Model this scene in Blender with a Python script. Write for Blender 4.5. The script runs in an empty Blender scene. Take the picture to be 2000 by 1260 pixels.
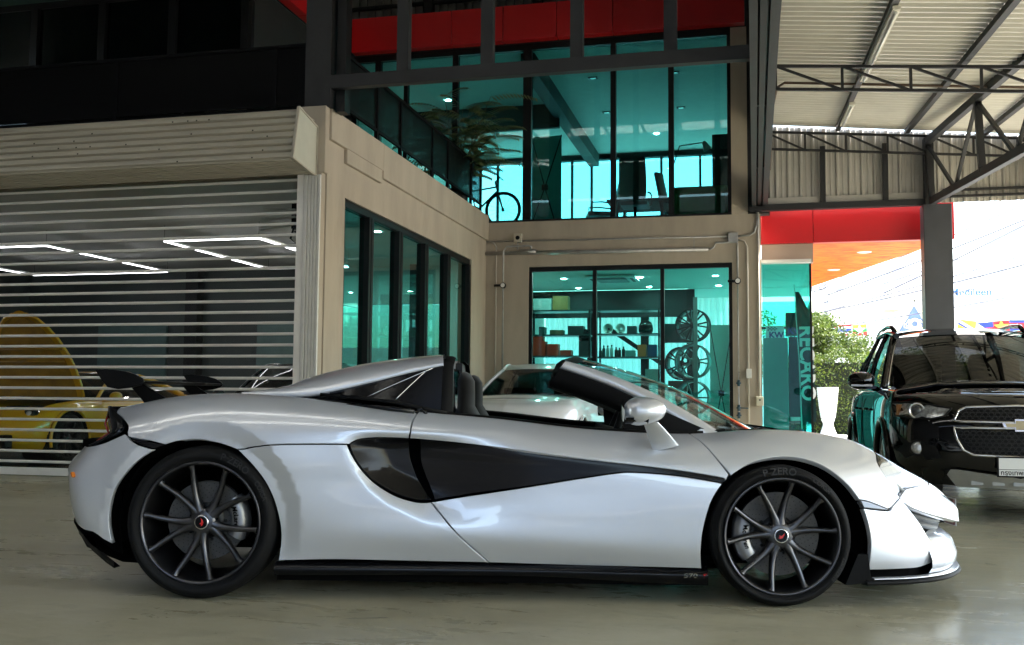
import bpy, bmesh, math, random
import numpy as np
from mathutils import Vector, Matrix, Euler
from mathutils.geometry import delaunay_2d_cdt
random.seed(7); rng = np.random.default_rng(7)
scene = bpy.context.scene
COL = scene.collection
R_ = math.radians
PI = math.pi

# ------------------------------------------------------------------ camera
cam_d = bpy.data.cameras.new('camera'); cam = bpy.data.objects.new('camera', cam_d); COL.objects.link(cam)
cam_d.lens = 35.0; cam_d.sensor_width = 36.0; cam_d.clip_start = .05; cam_d.clip_end = 900
cam.matrix_world = (Matrix.Translation((0, 0, .95)) @ Matrix.Rotation(R_(13.7), 4, 'Z')
                    @ Matrix.Rotation(PI/2 + math.atan(145/1944.4), 4, 'X') @ Matrix.Rotation(.008, 4, 'Z'))
scene.camera = cam
# ------------------------------------------------------------------ sky, sun, exposure
SUN_EL, SUN_AZ = R_(58), R_(78)          # azimuth measured clockwise from +Y
world = bpy.data.worlds.new('World'); scene.world = world; world.use_nodes = True
_n = world.node_tree.nodes; _l = world.node_tree.links
_bg = _n['Background']; _sky = _n.new('ShaderNodeTexSky'); _sky.sky_type = 'NISHITA'; _sky.sun_disc = False
_sky.sun_elevation = SUN_EL; _sky.sun_rotation = SUN_AZ; _sky.air_density = 1.4; _sky.dust_density = 2.5; _sky.ozone_density = 1.0
_l.new(_sky.outputs[0], _bg.inputs[0]); _bg.inputs[1].default_value = .15
sun_d = bpy.data.lights.new('sun', 'SUN'); sun_d.energy = 4.0; sun_d.angle = R_(.6); sun_d.color = (1, .95, .87)
sun = bpy.data.objects.new('sun', sun_d); COL.objects.link(sun)
_dv = Vector((math.sin(SUN_AZ)*math.cos(SUN_EL), math.cos(SUN_AZ)*math.cos(SUN_EL), math.sin(SUN_EL)))
sun.rotation_euler = (-_dv).to_track_quat('-Z', 'Y').to_euler()
vs = scene.view_settings; vs.view_transform = 'Standard'; vs.look = 'None'; vs.gamma = 1.0; vs.exposure = 2.95
vs.use_curve_mapping = False
scene.render.film_transparent = False
cy = scene.cycles
cy.use_denoising = True
try: cy.denoiser = 'OPENIMAGEDENOISE'
except Exception: pass
cy.max_bounces = 10; cy.diffuse_bounces = 4; cy.glossy_bounces = 5; cy.transmission_bounces = 6; cy.transparent_max_bounces = 24
cy.sample_clamp_indirect = 6.0; cy.caustics_reflective = False; cy.caustics_refractive = False
cy.use_adaptive_sampling = True; cy.adaptive_threshold = .015

# ------------------------------------------------------------------ materials
MATS = {}
def _new(name):
    m = bpy.data.materials.new(name); m.use_nodes = True; nt = m.node_tree; nt.nodes.clear()
    o = nt.nodes.new('ShaderNodeOutputMaterial'); MATS[name] = m
    return m, nt, o
def mat(name, col, rough=.5, metal=0., var=.08, scale=6., bump=0., bscale=60., coat=0., crough=.05, spec=.5, emit=None, estr=0., dirt=0., sheen=0., rvar=0., stretch=None, alpha=1.):
    """principled surface with noise-driven colour, gloss and relief"""
    if name in MATS: return MATS[name]
    m, nt, o = _new(name); N = nt.nodes.new; L = nt.links.new
    b = N('ShaderNodeBsdfPrincipled'); L(b.outputs[0], o.inputs[0])
    b.inputs['Roughness'].default_value = rough; b.inputs['Metallic'].default_value = metal
    b.inputs['Coat Weight'].default_value = coat; b.inputs['Coat Roughness'].default_value = crough
    b.inputs['Specular IOR Level'].default_value = spec
    b.inputs['Base Color'].default_value = (*col, 1); b.inputs['Alpha'].default_value = alpha
    if sheen: b.inputs['Sheen Weight'].default_value = sheen
    if emit:
        b.inputs['Emission Color'].default_value = (*emit, 1); b.inputs['Emission Strength'].default_value = estr
    tc = N('ShaderNodeTexCoord'); src = tc.outputs['Object']
    if stretch:
        mp = N('ShaderNodeMapping'); mp.inputs['Scale'].default_value = stretch; L(src, mp.inputs[0]); src = mp.outputs[0]
    if var or rvar:
        nz = N('ShaderNodeTexNoise'); nz.inputs['Scale'].default_value = scale; nz.inputs['Detail'].default_value = 6; nz.inputs['Roughness'].default_value = .6
        L(src, nz.inputs['Vector'])
        if var:
            r = N('ShaderNodeMapRange'); r.inputs[1].default_value = .3; r.inputs[2].default_value = .7; r.inputs[3].default_value = 1-var; r.inputs[4].default_value = 1+var
            L(nz.outputs[0], r.inputs[0])
            x = N('ShaderNodeVectorMath'); x.operation = 'SCALE'; x.inputs[0].default_value = col; L(r.outputs[0], x.inputs['Scale'])
            out = x.outputs[0]
            if dirt:
                n2 = N('ShaderNodeTexNoise'); n2.inputs['Scale'].default_value = scale*.37; n2.inputs['Detail'].default_value = 9; n2.inputs['Roughness'].default_value = .72
                L(src, n2.inputs['Vector']); r2 = N('ShaderNodeMapRange'); r2.inputs[1].default_value = .55; r2.inputs[2].default_value = .8; r2.inputs[3].default_value = 0; r2.inputs[4].default_value = dirt
                L(n2.outputs[0], r2.inputs[0]); mx = N('ShaderNodeMix'); mx.data_type = 'RGBA'
                L(r2.outputs[0], mx.inputs[0]); L(out, mx.inputs[6]); mx.inputs[7].default_value = (col[0]*.35, col[1]*.33, col[2]*.3, 1); out = mx.outputs[2]
            L(out, b.inputs['Base Color'])
        if rvar:
            r3 = N('ShaderNodeMapRange'); r3.inputs[1].default_value = .3; r3.inputs[2].default_value = .7; r3.inputs[3].default_value = max(.02, rough-rvar); r3.inputs[4].default_value = rough+rvar
            L(nz.outputs[0], r3.inputs[0]); L(r3.outputs[0], b.inputs['Roughness'])
    if bump:
        n3 = N('ShaderNodeTexNoise'); n3.inputs['Scale'].default_value = bscale; n3.inputs['Detail'].default_value = 4; L(src, n3.inputs['Vector'])
        bp = N('ShaderNodeBump'); bp.inputs['Strength'].default_value = bump; bp.inputs['Distance'].default_value = .01
        L(n3.outputs[0], bp.inputs['Height']); L(bp.outputs[0], b.inputs['Normal'])
    return m
def glass(name, tint, ior=1.5, rough=0., refl=1.0, smear=0.):
    """thin pane: tinted straight-through light plus a fresnel mirror"""
    if name in MATS: return MATS[name]
    m, nt, o = _new(name); N = nt.nodes.new; L = nt.links.new
    t = N('ShaderNodeBsdfTransparent'); t.inputs[0].default_value = (*tint, 1)
    g = N('ShaderNodeBsdfGlossy'); g.inputs['Roughness'].default_value = rough; g.inputs[0].default_value = (refl, refl, refl, 1)
    f = N('ShaderNodeFresnel'); ge = N('ShaderNodeNewGeometry'); io = N('ShaderNodeMapRange')
    io.inputs[3].default_value = ior; io.inputs[4].default_value = 1/ior; L(ge.outputs['Backfacing'], io.inputs[0]); L(io.outputs[0], f.inputs[0])
    mx = N('ShaderNodeMixShader'); L(f.outputs[0], mx.inputs[0]); L(t.outputs[0], mx.inputs[1]); L(g.outputs[0], mx.inputs[2])
    last = mx.outputs[0]
    if smear:
        d = N('ShaderNodeBsdfDiffuse'); d.inputs[0].default_value = (.55, .6, .58, 1)
        tc = N('ShaderNodeTexCoord'); nz = N('ShaderNodeTexNoise'); nz.inputs['Scale'].default_value = 2.2; nz.inputs['Detail'].default_value = 8; nz.inputs['Roughness'].default_value = .7
        mp = N('ShaderNodeMapping'); mp.inputs['Scale'].default_value = (1.5, 1.5, .5); L(tc.outputs['Object'], mp.inputs[0]); L(mp.outputs[0], nz.inputs['Vector'])
        r = N('ShaderNodeMapRange'); r.inputs[1].default_value = .45; r.inputs[2].default_value = .8; r.inputs[3].default_value = smear*.15; r.inputs[4].default_value = smear
        L(nz.outputs[0], r.inputs[0]); m2 = N('ShaderNodeMixShader'); L(r.outputs[0], m2.inputs[0]); L(last, m2.inputs[1]); L(d.outputs[0], m2.inputs[2]); last = m2.outputs[0]
    L(last, o.inputs[0]); return m
def emitter(name, col, s):
    if name in MATS: return MATS[name]
    m, nt, o = _new(name); e = nt.nodes.new('ShaderNodeEmission'); e.inputs[0].default_value = (*col, 1); e.inputs[1].default_value = s
    nt.links.new(e.outputs[0], o.inputs[0]); return m

# ------------------------------------------------------------------ object helpers
def tag(o, label=None, cat=None, group=None, kind=None):
    if label: o['label'] = label
    if cat: o['category'] = cat
    if group: o['group'] = group
    if kind: o['kind'] = kind
    return o
def empty(name, loc=(0, 0, 0), rz=0., parent=None):
    o = bpy.data.objects.new(name, None); COL.objects.link(o); o.location = loc; o.rotation_euler = (0, 0, rz)
    o.empty_display_size = .1
    if parent: o.parent = parent
    return o
def link(name, me, m=None, parent=None, loc=None, rot=None):
    o = bpy.data.objects.new(name, me); COL.objects.link(o)
    if m is not None and not me.materials: me.materials.append(m)
    if parent: o.parent = parent
    if loc is not None: o.location = loc
    if rot is not None: o.rotation_euler = rot
    return o
def copy_tree(o, parent=None):
    c = o.copy(); COL.objects.link(c); c.parent = parent
    for ch in list(o.children): copy_tree(ch, c)
    return c
class MB:
    """collects vertices and faces for one mesh"""
    def __init__(s): s.v = []; s.f = []; s.sm = []
    def add(s, vs, fs, smooth=False):
        b = len(s.v); s.v += [tuple(map(float, v)) for v in vs]
        for f in fs: s.f.append([b+i for i in f]); s.sm.append(smooth)
        return s
    def box(s, x0, y0, z0, x1, y1, z1, c=0.):
        x0, x1 = min(x0, x1), max(x0, x1); y0, y1 = min(y0, y1), max(y0, y1); z0, z1 = min(z0, z1), max(z0, z1)
        if c <= 0:
            v = [(x, y, z) for z in (z0, z1) for y in (y0, y1) for x in (x0, x1)]
            return s.add(v, [(0, 2, 3, 1), (4, 5, 7, 6), (0, 1, 5, 4), (2, 6, 7, 3), (0, 4, 6, 2), (1, 3, 7, 5)])
        c = min(c, (x1-x0)*.45, (y1-y0)*.45, (z1-z0)*.45)
        bm = bmesh.new(); bmesh.ops.create_cube(bm, size=1.0, matrix=Matrix.Translation(((x0+x1)/2, (y0+y1)/2, (z0+z1)/2)) @ Matrix.Diagonal((x1-x0, y1-y0, z1-z0, 1)))
        bmesh.ops.bevel(bm, geom=bm.edges[:], offset=c, segments=2, affect='EDGES', profile=.6)
        return s.bm(bm)
    def bm(s, bm, smooth=False, M=None):
        bm.verts.index_update(); vs = [(M @ v.co if M else v.co)[:] for v in bm.verts]
        s.add(vs, [[v.index for v in f.verts] for f in bm.faces], smooth); bm.free(); return s
    def bar(s, a, b, w, h=None, up=(0, 0, 1)):
        """rectangular bar from a to b"""
        h = h or w; a = Vector(a); b = Vector(b); d = (b-a).normalized(); u = Vector(up)
        if abs(d.dot(u)) > .98: u = Vector((0, 1, 0))
        r = d.cross(u).normalized(); u = r.cross(d).normalized()
        v = [p + r*sx*w/2 + u*sy*h/2 for p in (a, b) for sx, sy in ((-1, -1), (1, -1), (1, 1), (-1, 1))]
        return s.add(v, [(0, 3, 2, 1), (4, 5, 6, 7), (0, 1, 5, 4), (1, 2, 6, 5), (2, 3, 7, 6), (3, 0, 4, 7)])
    def tube(s, pts, r, n=10, cap=True, closed=False):
        pts = [Vector(p) for p in pts]; m = len(pts); rr = r if hasattr(r, '__len__') else [r]*m
        vs = []; fs = []; up = None
        for i, p in enumerate(pts):
            if closed: d = pts[(i+1) % m]-pts[i-1]
            else: d = pts[min(i+1, m-1)]-pts[max(i-1, 0)]
            d.normalize()
            if up is None: up = Vector((0, 0, 1)) if abs(d.z) < .9 else Vector((1, 0, 0))
            a = d.cross(up)
            if a.length < 1e-5: a = d.orthogonal()
            a.normalize(); up = a.cross(d).normalized()
            for k in range(n): t = 2*PI*k/n; vs.append(p + (a*math.cos(t)+up*math.sin(t))*rr[i])
        for i in range(m if closed else m-1):
            j = (i+1) % m
            for k in range(n): fs.append((i*n+k, i*n+(k+1) % n, j*n+(k+1) % n, j*n+k))
        s.add(vs, fs, True)
        if cap and not closed:
            b = len(s.v)-m*n; s.f.append([b+k for k in range(n)][::-1]); s.sm.append(False); s.f.append([b+(m-1)*n+k for k in range(n)]); s.sm.append(False)
        return s
    def lathe(s, prof, n=32, M=None, a0=0., a1=2*PI, smooth=True):
        """profile [(r,h)] round local Z"""
        full = abs(a1-a0-2*PI) < 1e-6; m = n if full else n+1; vs = []; fs = []
        for r, h in prof:
            for k in range(m):
                t = a0+(a1-a0)*k/n; p = Vector((r*math.cos(t), r*math.sin(t), h)); vs.append(M @ p if M else p)
        for i in range(len(prof)-1):
            for k in range(n):
                j = (k+1) % m; fs.append((i*m+k, i*m+j, (i+1)*m+j, (i+1)*m+k))
        return s.add(vs, fs, smooth)
    def prism(s, poly, d0, d1, axis='Y'):
        """polygon [(a,b)] extruded along an axis: Y -> (a,d,b), X -> (d,a,b), Z -> (a,b,d)"""
        g = {'Y': lambda a, b, d: (a, d, b), 'X': lambda a, b, d: (d, a, b), 'Z': lambda a, b, d: (a, b, d)}[axis]
        n = len(poly); v = [g(a, b, d0) for a, b in poly]+[g(a, b, d1) for a, b in poly]
        return s.add(v, [list(range(n))[::-1], list(range(n, 2*n))]+[(i, (i+1) % n, n+(i+1) % n, n+i) for i in range(n)])
    def grid(s, P, smooth=True, closed_u=False):
        """P[i][j] points"""
        a = len(P); b = len(P[0]); fs = []
        for i in range(a if closed_u else a-1):
            for j in range(b-1): fs.append((i*b+j, ((i+1) % a)*b+j, ((i+1) % a)*b+j+1, i*b+j+1))
        return s.add([p for r in P for p in r], fs, smooth)
    def mesh(s, name='mesh', fix=True):
        me = bpy.data.meshes.new(name); me.from_pydata(s.v, [], s.f)
        me.polygons.foreach_set('use_smooth', s.sm)
        if fix:
            bm = bmesh.new(); bm.from_mesh(me); bmesh.ops.recalc_face_normals(bm, faces=bm.faces[:]); bm.to_mesh(me); bm.free()
        me.update(); return me
    def build(s, name, m, parent=None, loc=None, rot=None, bevel=0., fix=True):
        o = link(name, s.mesh(name, fix), m, parent, loc, rot)
        if bevel:
            b = o.modifiers.new('bevel', 'BEVEL'); b.width = bevel; b.segments = 2; b.limit_method = 'ANGLE'; b.angle_limit = R_(40)
        return o
def text_mesh(txt, size=1., depth=0., bold=0., align='CENTER'):
    """vertices/faces of a piece of lettering in its own XY plane"""
    cu = bpy.data.curves.new('lettering', 'FONT'); cu.body = txt; cu.size = size; cu.extrude = depth; cu.offset = bold
    cu.align_x = align; cu.align_y = 'CENTER'; cu.resolution_u = 4
    ob = bpy.data.objects.new('lettering', cu); COL.objects.link(ob)
    dg = bpy.context.evaluated_depsgraph_get(); me = ob.evaluated_get(dg).to_mesh()
    v = [p.co[:] for p in me.vertices]; f = [list(p.vertices) for p in me.polygons]
    ob.evaluated_get(dg).to_mesh_clear(); bpy.data.objects.remove(ob); bpy.data.curves.remove(cu)
    return v, f
def text_obj(name, txt, size, m, parent=None, M=None, depth=0., bold=0., align='CENTER'):
    v, f = text_mesh(txt, size, depth, bold, align); mb = MB(); mb.add([(M @ Vector(p)) if M else p for p in v], f)
    return mb.build(name, m, parent, fix=False)
def frame(o, x, y):   # matrix whose X,Y axes are given and Z = X x Y
    x = Vector(x).normalized(); y = Vector(y).normalized(); z = x.cross(y)
    return Matrix(((x.x, y.x, z.x, o[0]), (x.y, y.y, z.y, o[1]), (x.z, y.z, z.z, o[2]), (0, 0, 0, 1)))

# ================================================================== setting: floor and ground
def floor_mat():
    m, nt, o = _new('painted_floor'); N = nt.nodes.new; L = nt.links.new
    b = N('ShaderNodeBsdfPrincipled'); L(b.outputs[0], o.inputs[0])
    tc = N('ShaderNodeTexCoord')
    def noise(scale, det=8, ro=.65, st=(1, 1, 1), dist=0.):
        mp = N('ShaderNodeMapping'); mp.inputs['Scale'].default_value = st; L(tc.outputs['Object'], mp.inputs[0])
        n = N('ShaderNodeTexNoise'); n.inputs['Scale'].default_value = scale; n.inputs['Detail'].default_value = det; n.inputs['Roughness'].default_value = ro; n.inputs['Distortion'].default_value = dist; L(mp.outputs[0], n.inputs['Vector']); return n.outputs[0]
    def rmp(s, a, b_, c, d):
        r = N('ShaderNodeMapRange'); r.inputs[1].default_value = a; r.inputs[2].default_value = b_; r.inputs[3].default_value = c; r.inputs[4].default_value = d; L(s, r.inputs[0]); return r.outputs[0]
    def mix(f, a, b_):
        x = N('ShaderNodeMix'); x.data_type = 'RGBA'
        if hasattr(f, 'node'): L(f, x.inputs[0])
        else: x.inputs[0].default_value = f
        for i, v in ((6, a), (7, b_)):
            if hasattr(v, 'node'): L(v, x.inputs[i])
            else: x.inputs[i].default_value = (*v, 1)
        return x.outputs[2]
    big = noise(.7, 9, .7, (1, 1.6, 1)); strk = noise(1.3, 8, .72, (.8, 1.7, 1), .5); fine = noise(16, 7, .75); speck = noise(60, 3, .6); spot = noise(7.5, 4, .55, (1, 2.2, 1), .4)
    c = mix(rmp(big, .35, .65, 0, 1), (.365, .335, .225), (.435, .405, .285))
    c = mix(rmp(strk, .46, .68, 0, .5), c, (.21, .185, .115))
    strk2 = noise(3.4, 9, .78, (.7, 1.9, 1), .6); c = mix(rmp(strk2, .50, .66, 0, .35), c, (.47, .44, .33))
    blot = noise(2.1, 5, .6, (1, 1.4, 1), 1.2); c = mix(rmp(blot, .60, .72, 0, .5), c, (.16, .145, .10))
    c = mix(rmp(fine, .42, .75, 0, .45), c, (.42, .41, .33))
    c = mix(rmp(speck, .68, .73, 0, .7), c, (.05, .045, .035))
    c = mix(rmp(spot, .70, .78, 0, .75), c, (.045, .043, .032))
    L(c, b.inputs['Base Color'])
    wet = noise(.55, 6, .6, (1, 2.4, 1), .3)
    # damp patches near the open side stay glossy
    sx = N('ShaderNodeSeparateXYZ'); L(tc.outputs['Object'], sx.inputs[0])
    side = rmp(sx.outputs[0], .2, 1.6, 0, .30)
    md = N('ShaderNodeMath'); md.operation = 'ADD'; L(rmp(wet, .35, .62, 0, .26), md.inputs[0]); L(side, md.inputs[1])
    rg = rmp(md.outputs[0], 0, .56, .40, .07)
    r2 = N('ShaderNodeMath'); r2.operation = 'ADD'; L(rg, r2.inputs[0]); L(rmp(strk2, .35, .65, -.07, .10), r2.inputs[1]); L(r2.outputs[0], b.inputs['Roughness'])
    bp = N('ShaderNodeBump'); bp.inputs['Strength'].default_value = .22; bp.inputs['Distance'].default_value = .004; L(fine, bp.inputs['Height'])
    L(bp.outputs[0], b.inputs['Normal']); b.inputs['Specular IOR Level'].default_value = .28
    return m
def plate(name, x0, y0, x1, y1, z, m, kind='structure'):
    o = MB().add([(x0, y0, z), (x1, y0, z), (x1, y1, z), (x0, y1, z)], [(0, 1, 2, 3)]).build(name, m); o['kind'] = kind; return o
plate('ground', -400, -400, 400, 500, -.02, mat('grey_concrete', (.36, .35, .33), .8, 0, var=.15, scale=1.2, dirt=.4))
plate('floor', -30, -6, 14, 16.62, 0., floor_mat())
plate('yard', -60, -60, 60, -6, -.012, mat('low_bounce_ground', (.06, .065, .075), .85, 0, var=.2, scale=2))  # dark unseen ground added to cut light bounced onto the cars
# floor wear: dark skid scratches in front of the car
for i, (x, y, a, l) in enumerate(((-.93, 3.62, .20, .12), (-.90, 3.55, .18, .16), (.42, 4.05, .3, .05), (-1.62, 4.06, .35, .10), (.05, 3.9, .1, .03), (-.22, 3.85, .5, .03))):
    o = MB().add([(x-l*math.cos(a), y-l*math.sin(a), .003), (x+l*math.cos(a), y+l*math.sin(a), .003), (x+l*.8*math.cos(a), y+l*.8*math.sin(a)+.012, .003), (x-l*.7*math.cos(a), y-l*.7*math.sin(a)+.008, .003)], [(0, 1, 2, 3)]).build('floor_scuff', mat('scuff', (.06, .055, .04), .7, 0, var=.3, scale=80)); o['kind'] = 'structure'

# ================================================================== materials of the building
M_BEI = mat('beige_render', (.43, .372, .298), .85, 0, var=.10, scale=1.8, bump=.14, bscale=45, dirt=.40, stretch=(1.5, 1.5, .45), spec=.2)
M_STL = mat('dark_grey_steel', (.015, .0155, .017), .55, .1, var=.22, scale=5, bump=.06, bscale=30, dirt=.3)
M_FRM = mat('black_frame', (.0045, .005, .0055), .45, 0, var=.15, scale=8, spec=.25)
M_RED_P = mat('red_cladding', (.55, .012, .016), .32, 0, var=.05, scale=1.5)
M_ALU = mat('shutter_aluminium', (.82, .79, .74), .45, .05, var=.06, scale=3, dirt=.25)
M_BOXC = mat('shutter_box_enamel', (.46, .42, .34), .5, 0, var=.10, scale=2.2, dirt=.5, stretch=(.5, 3, 3))
M_TEAL = glass('teal_glass', (.40, .82, .785), 1.45, smear=.004)
M_TEALU = glass('teal_glass_upper', (.38, .80, .785), 1.45, smear=.006)
M_POLY = glass('polycarbonate', (.90, .90, .88), 1.22, rough=.02, smear=.006)
M_GALV = mat('galvanised_pipe', (.38, .375, .36), .45, .5, var=.15, scale=9, dirt=.3)
M_CEIL = mat('white_ceiling', (.70, .70, .68), .8, 0, var=.03)
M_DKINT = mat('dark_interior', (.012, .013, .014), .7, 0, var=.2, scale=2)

BLD = tag(empty('showroom_building', (-2, 16.6, 0)), 'beige two storey showroom building with teal glass and black frames behind the cars', 'building')
BI = Matrix.Translation((2, -16.6, 0))
def bpart(mb, name, m, parent=None, bevel=0.):
    mb.v = [(x+2, y-16.6, z) for x, y, z in mb.v]; return mb.build(name, m, parent or BLD, bevel=bevel)
# ---- side wall x=-4.52, y 9.85..16.6 with a five-light window
W = MB(); XW = -4.52
W.box(-4.75, 9.95, 0, XW, 10.45, 4.02); W.box(-4.75, 10.45, 3.2, XW, 15.69, 4.02); W.box(-4.75, 15.69, 0, XW, 16.6, 4.02); bpart(W, 'side_wall', M_BEI)
W = MB(); W.box(-4.80, 9.845, 3.36, -4.50, 9.95, 4.10); W.box(-4.80, 9.845, 0, -4.535, 9.95, 3.36); bpart(W, 'corner_pier', M_BEI, bevel=.01)
W = MB(); W.box(-4.80, 11.53, 3.66, XW+.045, 16.6, 4.09); W.box(-4.80, 9.951, 3.75, XW+.046, 11.53, 4.092); W.box(-4.6, 10.40, 3.585, XW+.044, 11.50, 3.75); bpart(W, 'edge_beam', M_BEI, bevel=.008)
SW = empty('side_window', parent=BLD); bpart(MB().box(-4.64, 10.45, 3.115, XW-.03, 15.69, 3.20), 'frame_head', M_FRM, SW); bpart(MB().box(-4.64, 10.45, 0.0, XW-.03, 15.69, .06), 'frame_sill', M_FRM, SW)
mull = [10.45, 11.31, 12.36, 13.43, 14.50, 15.64]
for i, y in enumerate(mull):
    h = .045 if i in (0, 5) else .075
    bpart(MB().box(-4.66, y-h, .06, XW-.012, y+h, 3.114).box(-4.60, y-.012, .07, XW-.004, y+.012, 3.11), 'mullion', M_FRM, SW)
for a, b in zip(mull[:-1], mull[1:]): bpart(MB().box(-4.606, a+.05, .06, -4.598, b-.05, 3.114), 'pane', M_TEAL, SW)
# ---- back wall y=16.6
W = MB(); W.box(-4.75, 16.6, 0, -3.76, 16.85, 3.97); W.box(-3.76, 16.6, 3.18, -.34, 16.85, 3.97); W.box(-.34, 16.6, 0, .12, 16.85, 3.97); W.box(-3.76, 16.6, 0, -.34, 16.85, .10); bpart(W, 'back_wall', M_BEI)
bpart(MB().box(-.34, 16.59, 3.971, -.08, 16.85, 7.12), 'upper_pier', M_BEI)
bpart(MB().box(-7.1, 16.602, 3.80, -4.76, 16.85, 3.968), 'floor_edge', M_BEI)
LW = empty('shop_window', parent=BLD); bpart(MB().box(-3.76, 16.63, 3.10, -.34, 16.72, 3.178), 'frame_head', M_FRM, LW); bpart(MB().box(-3.76, 16.63, .10, -.34, 16.72, .16), 'frame_sill', M_FRM, LW)
for x in (-3.735, -2.62, -1.48, -.365): bpart(MB().box(x-.032, 16.625, .161, x+.032, 16.725, 3.099), 'mullion', M_FRM, LW)
for a, b in ((-3.70, -2.655), (-2.585, -1.515), (-1.445, -.40)): bpart(MB().box(a, 16.67, .161, b, 16.678, 3.099), 'pane', M_TEAL, LW)
# upper glazing
UW = empty('upper_window', parent=BLD); bpart(MB().box(-7.1, 16.63, 3.975, -.34, 16.73, 4.01), 'frame_sill', M_FRM, UW); bpart(MB().box(-7.1, 16.63, 7.02, -.34, 16.73, 7.13), 'frame_head', M_FRM, UW)
um = [(-7.05, .05), (-6.60, .05), (-6.06, .035), (-5.13, .05), (-3.81, .075), (-2.305, .045), (-1.325, .045), (-.36, .04)]
for x, h in um: bpart(MB().box(x-h, 16.62, 4.011, x+h, 16.74, 7.019), 'mullion', M_FRM, UW)
for (a, h), (b, k) in zip(um[:-1], um[1:]): bpart(MB().box(a+h+.002, 16.67, 4.011, b-k-.002, 16.678, 7.019), 'pane', M_TEALU, UW)
# red fascia panels
fx = [-7.04, -5.15, -4.21, -3.26, -2.29, -.10]
for a, b in zip(fx[:-1], fx[1:]): bpart(MB().box(a+.006, 16.42, 7.14, b-.006, 16.6, 7.76), 'fascia_panel', M_RED_P, bevel=.004)
for a, b in ((16.40, 14.6), (14.59, 12.6), (12.59, 10.4)): bpart(MB().box(-7.22, b+.006, 7.14, -7.05, a, 7.76), 'fascia_panel', M_RED_P, bevel=.004)
# dark void above the fascia: ribbed sheet and a rail
W = MB(); 
for i in range(46):
    x = -7.1+i*.155; W.box(x, 16.66, 7.77, x+.09, 16.72, 10.2)
W.box(-7.2, 16.72, 7.77, .2, 16.78, 10.2); bpart(W, 'attic_sheeting', mat('attic_grey', (.10, .10, .09), .6, .1, var=.2))['kind'] = 'stuff'
for z in (7.98, 8.4, 8.85): bpart(MB().box(-7.2, 16.55, z, .2, 16.63, z+.05), 'attic_rail', M_FRM)
for x in (-5.7, -3.7, -1.9): bpart(MB().box(x, 16.5, 7.77, x+.16, 16.64, 10), 'attic_post', M_FRM)
# terrace: slab, dark glass rooms behind it, soffit
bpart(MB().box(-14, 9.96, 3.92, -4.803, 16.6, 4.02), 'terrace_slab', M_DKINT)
bpart(MB().box(-14, 10.3, 7.0, -7.23, 17, 7.12), 'terrace_soffit', mat('teal_soffit', (.04, .09, .08), .6, 0, var=.1))
UL = empty('terrace_window', parent=BLD); bpart(MB().box(-14, 12.9, 4.02, -7.1, 12.96, 4.1), 'frame_sill', M_FRM, UL); bpart(MB().box(-14, 12.9, 6.9, -7.1, 12.96, 7.0), 'frame_head', M_FRM, UL)
for i, x in enumerate((-13.2, -12.0, -10.8, -9.6, -8.4, -7.2)): bpart(MB().box(x-.06, 12.86, 4.1, x+.06, 13.0, 6.9), 'mullion', M_FRM, UL)
for i, x in enumerate((-13.2, -12.0, -10.8, -9.6, -8.4)): bpart(MB().box(x+.07, 12.92, 4.1, x+1.13, 12.93, 6.9), 'pane', glass('dark_terrace_glass', (.16, .30, .27), 1.45), UL)
# side of the terrace towards the atrium: glass return
bpart(MB().box(-7.2, 12.97, 4.02, -7.1, 16.5, 7.0), 'terrace_return', M_DKINT); bpart(MB().box(-7.2, 16.5, 4.02, -7.1, 16.95, 7.1), 'terrace_return', M_DKINT)
# the room behind the terrace glass
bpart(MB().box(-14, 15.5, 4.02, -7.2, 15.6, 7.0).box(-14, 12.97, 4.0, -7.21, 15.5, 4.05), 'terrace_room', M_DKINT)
# ---- terrace railings
M_MESH = None
def mesh_mat():
    m, nt, o = _new('perforated_sheet'); N = nt.nodes.new; L = nt.links.new
    b = N('ShaderNodeBsdfPrincipled'); b.inputs['Base Color'].default_value = (.004, .004, .004, 1); b.inputs['Specular IOR Level'].default_value = .15; b.inputs['Roughness'].default_value = .5; b.inputs['Metallic'].default_value = .3
    t = N('ShaderNodeBsdfTransparent'); mx = N('ShaderNodeMixShader'); tc = N('ShaderNodeTexCoord')
    mp = N('ShaderNodeMapping'); mp.inputs['Rotation'].default_value = (R_(45), 0, 0); mp.inputs['Scale'].default_value = (0.001, 70, 70); L(tc.outputs['Object'], mp.inputs[0])
    v = N('ShaderNodeTexVoronoi'); v.inputs['Scale'].default_value = 1.; v.inputs['Randomness'].default_value = 0.; L(mp.outputs[0], v.inputs['Vector'])
    c = N('ShaderNodeMath'); c.operation = 'LESS_THAN'; c.inputs[1].default_value = .30; L(v.outputs['Distance'], c.inputs[0])
    L(c.outputs[0], mx.inputs[0]); L(b.outputs[0], mx.inputs[1]); L(t.outputs[0], mx.inputs[2]); L(mx.outputs[0], o.inputs[0]); return m
M_MESH = mesh_mat()
M_RAIL = mat('railing_charcoal', (.004, .004, .0045), .6, .0, var=.15, scale=8, spec=.1)
RL = tag(empty('terrace_railing', (-4.56, 10.2, 4.1)), 'black perforated metal railing along the side terrace above the long beam', 'railing')
def rpart(mb, nm, m, R=None):
    R = R or RL; l = R.location; mb.v = [(x-l.x, y-l.y, z-l.z) for x, y, z in mb.v]; return mb.build(nm, m, R)
rp = [10.02, 11.48, 12.33, 13.67, 14.43, 15.73, 16.34]
rpart(MB().box(-4.585, 10.0, 4.865, -4.535, 16.36, 4.90), 'top_rail', M_RAIL); rpart(MB().box(-4.575, 10.0, 4.235, -4.545, 16.36, 4.275), 'bottom_rail', M_RAIL)
for y in rp: rpart(MB().box(-4.58, y-.025, 4.03, -4.54, y+.025, 4.864), 'post', M_RAIL)
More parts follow.
